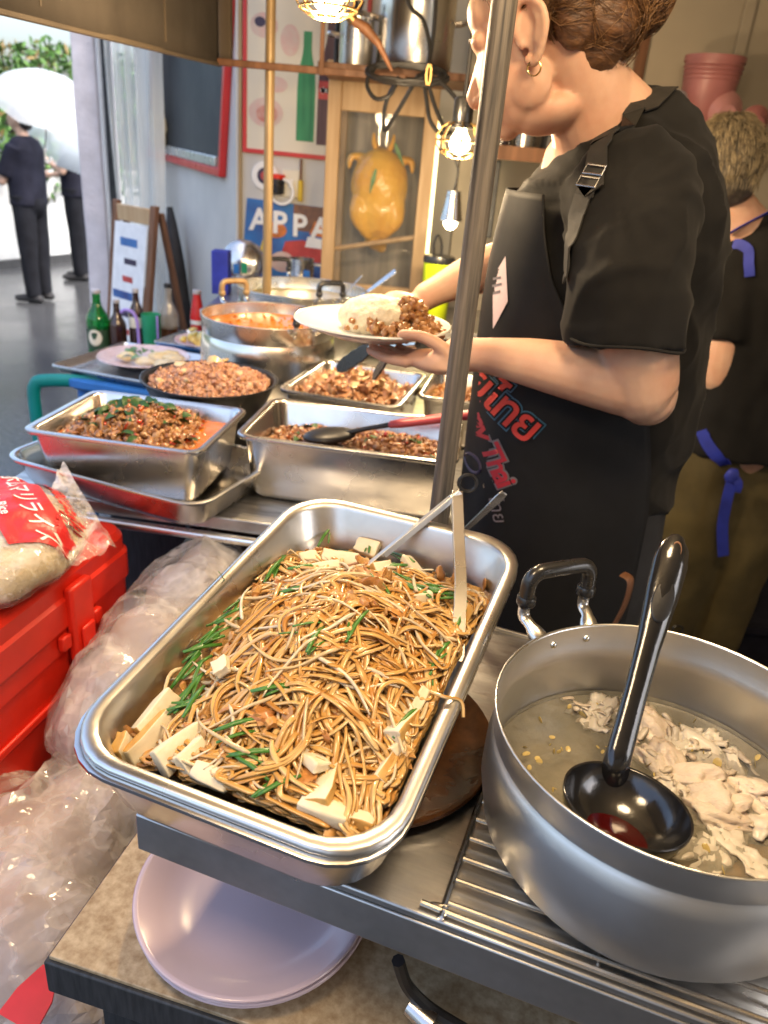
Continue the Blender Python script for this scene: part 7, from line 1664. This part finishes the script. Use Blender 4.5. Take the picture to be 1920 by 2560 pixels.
for a in ar:
    d0 = V((math.cos(a) * r0, 0, math.sin(a) * r0)); h_ = atree.ray_cast(c0 + d0 - V(AD).normalized() * 0.6, V(AD).normalized()); ringp.append((h_[0] if h_[0] is not None else c0 + d0) - V(AD).normalized() * 0.005)
q.tube(ringp, 0.0028, 6, closed=True); obj('portrait_ring', q, 'ink', apr)
q = MB()
for k, (x, y) in enumerate(((1068, 1130), (1075, 1145), (1064, 1160), (1078, 1170), (1070, 1185), (1084, 1180))):
    pass
tm = text_mesh('ไทย', 0.03, 0); MM = frame_from((0.1641, 1, 0.9969), (0.175, 1, 0.9677), (0.1815, 1, 1.0061)); drape_mesh(tm, MM, atree, AD, 0.004, 2); put('small_print', tm, 'print_grey', t, ref=apr)
# apron ties at the hip
q = MB(); q.tube(smoothpath([(0.3649, 1.02, 0.9365), (0.3754, 1.01, 0.9313), (0.3762, 1.01, 0.8949), (0.3686, 1.01, 0.8568)], 5), 0.010, 8, flat=0.25); obj('apron_tie', q, 'brown_wood', apr)

# ---- plate in her hand
plate_t = plain_plate('pale plate of rice and fried meat held by the woman', (-0.043, 1.205, 1.221), 0.121, 'white_plate', 0.020)
t = thing('rice_with_meat', 'mound of white rice with fried minced meat on the held plate', 'food', (-0.03, 1.205, 1.228))
b = MB(); b.blob((-0.005, 0.012, 0.016), (0.062, 0.05, 0.036), 4); me = remesh(b, 0.0035, 3); displace(me, lambda p: 0.0022 * noise.noise(p * 120) + 0.003 * noise.noise(p * 40))
meshobj('rice_mound', me, 'cooked_rice', t)
P_ = []
for _ in range(330):
    x, y = rng.normal(0.048, 0.024), rng.normal(-0.008, 0.026); P_.append((x, y, 0.006 + 0.045 * math.exp(-(((x - 0.042) / 0.032) ** 2 + ((y) / 0.03) ** 2)) + rng.uniform(-0.004, 0.004)))
for _ in range(60):
    x, y = rng.normal(0.01, 0.022), rng.normal(-0.045, 0.01); P_.append((x, y, 0.008 + rng.uniform(0, 0.012)))
obj('meat_pieces', pieces(P_, 0.0035, 0.008, 71), 'mince_dark', t, kind='stuff')

# ---- the man behind
t = thing('person', 'man with blond cropped hair seen from behind, black shirt and blue straps', 'person', (0.90, 1.98, 0.03))
b = MB()
b.blob((0.688, 1.97, 1.545), (0.072, 0.088, 0.098), 3); b.blob((0.69, 2.02, 1.50), (0.055, 0.06, 0.07), 3)
b.tube([(0.70, 1.97, 1.48), (0.745, 1.965, 1.44), (0.80, 1.97, 1.38)], [0.055, 0.057, 0.075], 18, round_=True)
b.blob((0.617, 1.955, 1.522), (0.008, 0.016, 0.028), 2); b.blob((0.759, 1.975, 1.522), (0.008, 0.016, 0.028), 2)
b.tube([(0.87, 1.98, 1.36), (0.90, 1.98, 1.1), (0.90, 1.98, 0.9)], [0.10, 0.12, 0.12], 18, round_=True)
b.tube(smoothpath([(0.785, 1.965, 1.34), (0.775, 1.925, 1.22), (0.785, 1.92, 1.09), (0.80, 1.95, 1.06), (0.82, 2.08, 1.09), (0.83, 2.18, 1.12)], 4), [0.036] * 4 + [0.047] * 4 + [0.046] * 5 + [0.04] * 4 + [0.034] * 4, 16, round_=True)
b.tube(smoothpath([(1.03, 1.97, 1.36), (1.08, 1.96, 1.2), (1.08, 1.99, 1.08), (1.02, 2.15, 1.10)], 4), [0.05] * 5 + [0.046] * 4 + [0.038] * 4, 14, round_=True)
for x_ in (0.85, 0.98):
    b.tube([(x_, 1.98, 0.9), (x_, 1.96, 0.5), (x_, 2.0, 0.1)], [0.09, 0.06, 0.04], 14, round_=True); b.tube([(x_, 2.0, 0.07), (x_, 2.15, 0.055)], [0.035, 0.03], 10, round_=True)
for x_, y_ in ((0.835, 2.2), (1.0, 2.2)):
    b.blob((x_, y_ + 0.02, 1.12), (0.035, 0.045, 0.018), 3)
    for k in range(4): finger(b, (x_ - 0.027 + 0.018 * k, y_ + 0.05, 1.12), ((0, 1, -0.1), (0, 0.8, -0.6), (0, 0.3, -1)), (0.03, 0.022, 0.018))
    finger(b, (x_ + 0.03, y_, 1.12), ((0.5, 0.8, 0), (0.1, 1, -0.2), (0, 1, -0.4)), (0.025, 0.02, 0.018))
put('body', remesh(b, 0.005, 4), 'skin', t)
q = MB(); q.blob((0.690, 1.972, 1.562), (0.081, 0.095, 0.092), 4); q.blob((0.692, 1.93, 1.52), (0.065, 0.05, 0.062), 3)
me = remesh(q, 0.006, 3); displace(me, lambda p: 0.004 * noise.noise(p * 40))
put('hair', me, 'hair_grey', t); ht2 = bvh(me); SS = []
for k in range(5200):
    a, e = rng.uniform(0, 2 * PI), rng.uniform(-0.25, 1.45)
    d0 = V((math.cos(a) * math.cos(e), math.sin(a) * math.cos(e), math.sin(e))); h_ = ht2.find_nearest(V((0.69, 1.965, 1.55)) + d0 * 0.11)
    p0_ = h_[0]; n_ = h_[1]; dn = V((d0.x * 0.5, d0.y * 0.5 - 0.35, -1.0 + 0.6 * d0.z)); dn = (dn - n_ * dn.dot(n_)).normalized(); ln_ = rng.uniform(0.012, 0.030)
    SS.append([p0_ + dn * ln_ * (i / 6) + n_ * (0.0008 + 0.004 * math.sin(i / 6 * 2.3)) for i in range(7)])
vv_, ff_ = strands(np.array(SS), rng.uniform(0.00025, 0.00055, len(SS)), 1.0, 4); q = MB(); q.add(vv_, ff_); obj('hair_strands', q, 'hair_blond', t, kind='stuff', loc=-V(t.location), sharp=0)
b = MB(); b.loft([ellipse_loop((c, 1.98, z_), rx, ry, 0, 36, pw=2.4) for c, z_, rx, ry in ((0.81, 1.455, 0.06, 0.06), (0.85, 1.43, 0.115, 0.09), (0.885, 1.39, 0.165, 0.115), (0.90, 1.30, 0.185, 0.13), (0.91, 1.15, 0.18, 0.135), (0.915, 1.0, 0.175, 0.135), (0.92, 0.87, 0.175, 0.14))])
b.tube([(0.79, 1.965, 1.375), (0.774, 1.935, 1.27), (0.778, 1.92, 1.165)], [0.072, 0.070, 0.066], 22); b.tube([(1.01, 1.97, 1.37), (1.06, 1.96, 1.27), (1.08, 1.96, 1.17)], [0.066, 0.066, 0.064], 22)
me = remesh(b, 0.008, 6); displace(me, lambda p: 0.007 * noise.noise(V((p.x * 14 + p.z * 10, p.y * 8, p.z * 7))) + 0.004 * noise.noise(V((p.x * 25, 0, p.z * 11))))
shirt2 = put('t_shirt', me, 'tee', t); mt2 = bvh(me)
b = MB()
for x_ in (0.845, 0.985): b.tube([(x_, 1.98, 0.95), (x_, 1.96, 0.62), (x_, 1.98, 0.12)], [0.115, 0.10, 0.075], 20)
me = remesh(b, 0.010, 5); displace(me, lambda p: 0.008 * noise.noise(V((p.x * 15, p.y * 15, p.z * 9)))); put('trousers', me, 'olive', t)
def strap_on(nm, pts, tr_, parent, w_, m_, off=0.004):
    q = MB(); loops = []; sp = smoothpath(pts, 5); cn = []
    for p in sp:
        h_ = tr_.find_nearest(V(p)); cn.append((h_[0] + h_[1] * off, h_[1]))
    for i, (p, n_) in enumerate(cn):
        t_ = (cn[min(i + 1, len(cn) - 1)][0] - cn[max(0, i - 1)][0]).normalized(); s2 = t_.cross(n_).normalized()
        loops.append([p + s2 * w_ / 2 + n_ * 0.001, p - s2 * w_ / 2 + n_ * 0.001, p - s2 * w_ / 2 - n_ * 0.001, p + s2 * w_ / 2 - n_ * 0.001])
    q.loft(loops); return obj(nm, q, m_, parent)
strap_on('shoulder_strap', [(0.697, 1.88, 1.3986), (0.7181, 1.86, 1.3979), (0.7435, 1.85, 1.3783), (0.7696, 1.85, 1.3258)], mt2, shirt2, 0.022, 'blue_strap')
strap_on('waist_strap', [(0.7266, 1.86, 0.9394), (0.7726, 1.85, 0.9044), (0.8335, 1.84, 0.8582)], mt2, shirt2, 0.030, 'blue_strap')
q = MB(); q.tube(smoothpath([(0.715, 1.91, 1.405), (0.735, 1.898, 1.425), (0.775, 1.896, 1.452), (0.83, 1.93, 1.478)], 5), 0.011, 8, flat=0.25); obj('neck_strap', q, 'blue_strap', shirt2)
q = MB(); q.blob(V((0.8452, 1.83, 0.8445)), (0.018, 0.012, 0.022), 2, 0.3, 2, 1); ribbon(q, smoothpath([(0.8467, 1.825, 0.8403), (0.8456, 1.82, 0.7855), (0.8541, 1.82, 0.7085), (0.8789, 1.82, 0.6236)], 4), 0.028, 0.002, (1, 0, 0)); ribbon(q, smoothpath([(0.8451, 1.825, 0.8464), (0.8624, 1.82, 0.8313), (0.8634, 1.82, 0.8062)], 3), 0.02, 0.002, (1, 0, 0.3)); obj('strap_knot', q, 'blue_strap', shirt2)

t.location.z -= 0.034; t.location.x += 0.022
# ---- pedestrians in the street
def pedestrian(label, loc, rz, H_, shirt_m, leg_m, pose, hair=True):
    t = thing('person', label, 'person', loc, rz, 'people with umbrellas in the street'); k = H_ / 1.65
    b = MB()                                        # faces +x here
    b.blob((0.02 * k, 0, 1.53 * k), (0.085 * k, 0.07 * k, 0.105 * k), 3); b.blob((0.06 * k, 0, 1.49 * k), (0.05 * k, 0.05 * k, 0.06 * k), 3); b.blob((0.115 * k, 0, 1.515 * k), (0.014 * k, 0.012 * k, 0.018 * k), 2)
    for sy in (-1, 1): b.blob((0.0, sy * 0.07 * k, 1.52 * k), (0.018 * k, 0.010 * k, 0.028 * k), 2)
    b.tube([(0.01 * k, 0, 1.46 * k), (-0.015 * k, 0, 1.36 * k)], [0.048 * k, 0.055 * k], 12, round_=True); b.tube([(-0.012 * k, 0, 1.27 * k), (0, 0, 0.9 * k)], [0.07 * k, 0.1 * k], 14, round_=True)
    for sy, (el, wr) in zip((-1, 1), pose):
        sh_ = V((-0.012, sy * 0.155, 1.275)) * k; el, wr = V(el) * k, V(wr) * k
        b.tube([sh_, sh_.lerp(el, 0.5), el], [0.038 * k, 0.042 * k, 0.036 * k], 12, round_=True); b.tube([el, el.lerp(wr, 0.5), wr], [0.036 * k, 0.033 * k, 0.024 * k], 12, round_=True)
        d_ = (wr - el).normalized(); b.blob(wr + d_ * 0.04 * k, (0.04 * k, 0.025 * k, 0.032 * k), 2)
        for q_ in range(4): finger(b, wr + d_ * 0.06 * k + V((0, 0, (-0.024 + 0.016 * q_) * k)), (d_, d_ + V((0, -sy * 0.8, 0)), V((0, -sy, 0)) - d_ * 0.3), (0.028 * k, 0.022 * k, 0.018 * k), 0.009 * k, 0.0075 * k)
        finger(b, wr + d_ * 0.03 * k + V((0, 0, 0.025 * k)), (d_ + V((0, 0, 0.8)), d_ + V((0, 0, 0.3)), d_), (0.025 * k, 0.022 * k, 0.016 * k), 0.010 * k, 0.008 * k)
    for sy in (-1, 1): b.tube([(0, sy * 0.08 * k, 0.9 * k), (0.0, sy * 0.085 * k, 0.1 * k)], [0.06 * k, 0.035 * k], 10, round_=True)
    meshobj('body', remesh(b, 0.008, 4), 'skin_outdoor', t)
    b = MB(); b.blob((-0.012 * k, 0, 1.56 * k), (0.095 * k, 0.082 * k, 0.09 * k), 3); b.blob((-0.05 * k, 0, 1.50 * k), (0.055 * k, 0.07 * k, 0.07 * k), 3); meshobj('hair', remesh(b, 0.012, 3), 'hair_dark', t)
    b = MB(); b.loft([ellipse_loop((c * k, 0, z_ * k), rx * k, ry * k, 0, 28, pw=2.3) for c, z_, rx, ry in ((-0.015, 1.39, 0.05, 0.07), (-0.015, 1.36, 0.085, 0.15), (-0.01, 1.28, 0.12, 0.195), (0.0, 1.1, 0.13, 0.19), (0.0, 0.95, 0.13, 0.185), (0.0, 0.84, 0.135, 0.19))])
    for sy, (el, wr) in zip((-1, 1), pose):
        sh_ = V((-0.015, sy * 0.16, 1.31)) * k; el = V(el) * k; b.tube([sh_, sh_.lerp(el, 0.45), sh_.lerp(el, 0.85)], [0.07 * k, 0.068 * k, 0.066 * k], 16)
    me = remesh(b, 0.012, 5); displace(me, lambda p: 0.010 * noise.noise(V((p.x * 9, p.y * 9, p.z * 6)))); meshobj('shirt', me, shirt_m, t)
    b = MB()
    for sy in (-1, 1): b.tube(smoothpath([(0, sy * 0.085 * k, 0.92 * k), (0.0, sy * 0.09 * k, 0.5 * k), (-0.005 * k, sy * 0.088 * k, 0.06 * k)], 4), [0.108 * k, 0.1 * k, 0.095 * k, 0.09 * k, 0.084 * k, 0.078 * k, 0.072 * k, 0.066 * k, 0.062 * k], 18)
    b.blob((-0.02 * k, 0, 0.86 * k), (0.125 * k, 0.165 * k, 0.12 * k), 3)
    me = remesh(b, 0.012, 4); displace(me, lambda p: 0.008 * noise.noise(V((p.x * 12, p.y * 12, p.z * 5)))); meshobj('trousers', me, leg_m, t)
    for sy in (-1, 1):
        b = MB(); b.tube([(-0.06 * k, sy * 0.088 * k, 0.042 * k), (0.04 * k, sy * 0.09 * k, 0.042 * k), (0.15 * k, sy * 0.095 * k, 0.034 * k)], [0.042 * k, 0.045 * k, 0.034 * k], 12, round_=True, flat=0.85); obj('shoe', b, 'black_cloth', t)
    return t
pedestrian('pedestrian in navy t-shirt and dark trousers looking at a phone', (-3.30, 7.06, 0), R(172), 1.62, 'navy', 'trouser', (((0.10, -0.20, 1.03), (0.34, -0.10, 1.10)), ((0.10, 0.20, 1.03), (0.34, 0.08, 1.12))))
pedestrian('pedestrian half behind the column with bent arms and dark trousers', (-3.42, 8.35, 0), R(190), 1.62, 'navy', 'trouser', (((0.02, -0.24, 1.05), (0.26, -0.2, 1.02)), ((0.05, 0.24, 1.08), (0.26, 0.10, 1.2))))
def umbrella(label, top, axis, r, m_, grip_len=0.75):
    t = thing('umbrella', label, 'umbrella', top, group='umbrellas in the street'); q = V(axis).normalized().to_track_quat('Z', 'Y')
    b = MB(); n = 8; loops = []
    for k in range(9):
        ph = k / 8 * R(72); row = []
        for j in range(n * 4):
            a = j / (n * 4) * 2 * PI; sc = 1 - 0.07 * (k / 8) * abs(math.sin(a * n / 2)) ** 1.0
            row.append((r * math.sin(ph) / math.sin(R(72)) * math.cos(a) * sc + 1e-4 * math.cos(a), r * math.sin(ph) / math.sin(R(72)) * math.sin(a) * sc + 1e-4 * math.sin(a), -r * 0.72 * (1 - math.cos(ph)) ))
        loops.append(row)
    b.loft(loops, False, False); obj('canopy', b, m_, t, rot=q.to_euler(), sharp=0)
    for j in range(n):
        a = j / n * 2 * PI; b = MB()
        b.tube([(r * math.sin(p) / math.sin(R(72)) * math.cos(a), r * math.sin(p) / math.sin(R(72)) * math.sin(a), -r * 0.72 * (1 - math.cos(p)) - 0.004) for p in np.linspace(0, R(72), 8)], 0.003, 5); obj('rib', b, 'steel', t, rot=q.to_euler())
    b = MB(); b.tube([(0, 0, 0.05), (0, 0, -grip_len)], 0.006, 8); obj('shaft', b, 'steel', t, rot=q.to_euler())
    b = MB(); b.tube(smoothpath([(0, 0, -grip_len + 0.02), (0, 0, -grip_len - 0.06), (0.03, 0, -grip_len - 0.1), (0.06, 0, -grip_len - 0.06)], 4), 0.011, 8); obj('handle', b, 'white_paint', t, rot=q.to_euler())
umbrella('white umbrella tilted over the pedestrian with the phone', (-2.9805, 6.95, 1.8053), (0.30, -0.36, 0.88), 0.44, 'umbrella_white', 0.62)
umbrella('clear umbrella tilted behind the second pedestrian', (-3.0652, 7.6, 1.5096), (0.75, -0.35, 0.75), 0.42, 'umbrella_clear', 0.6)
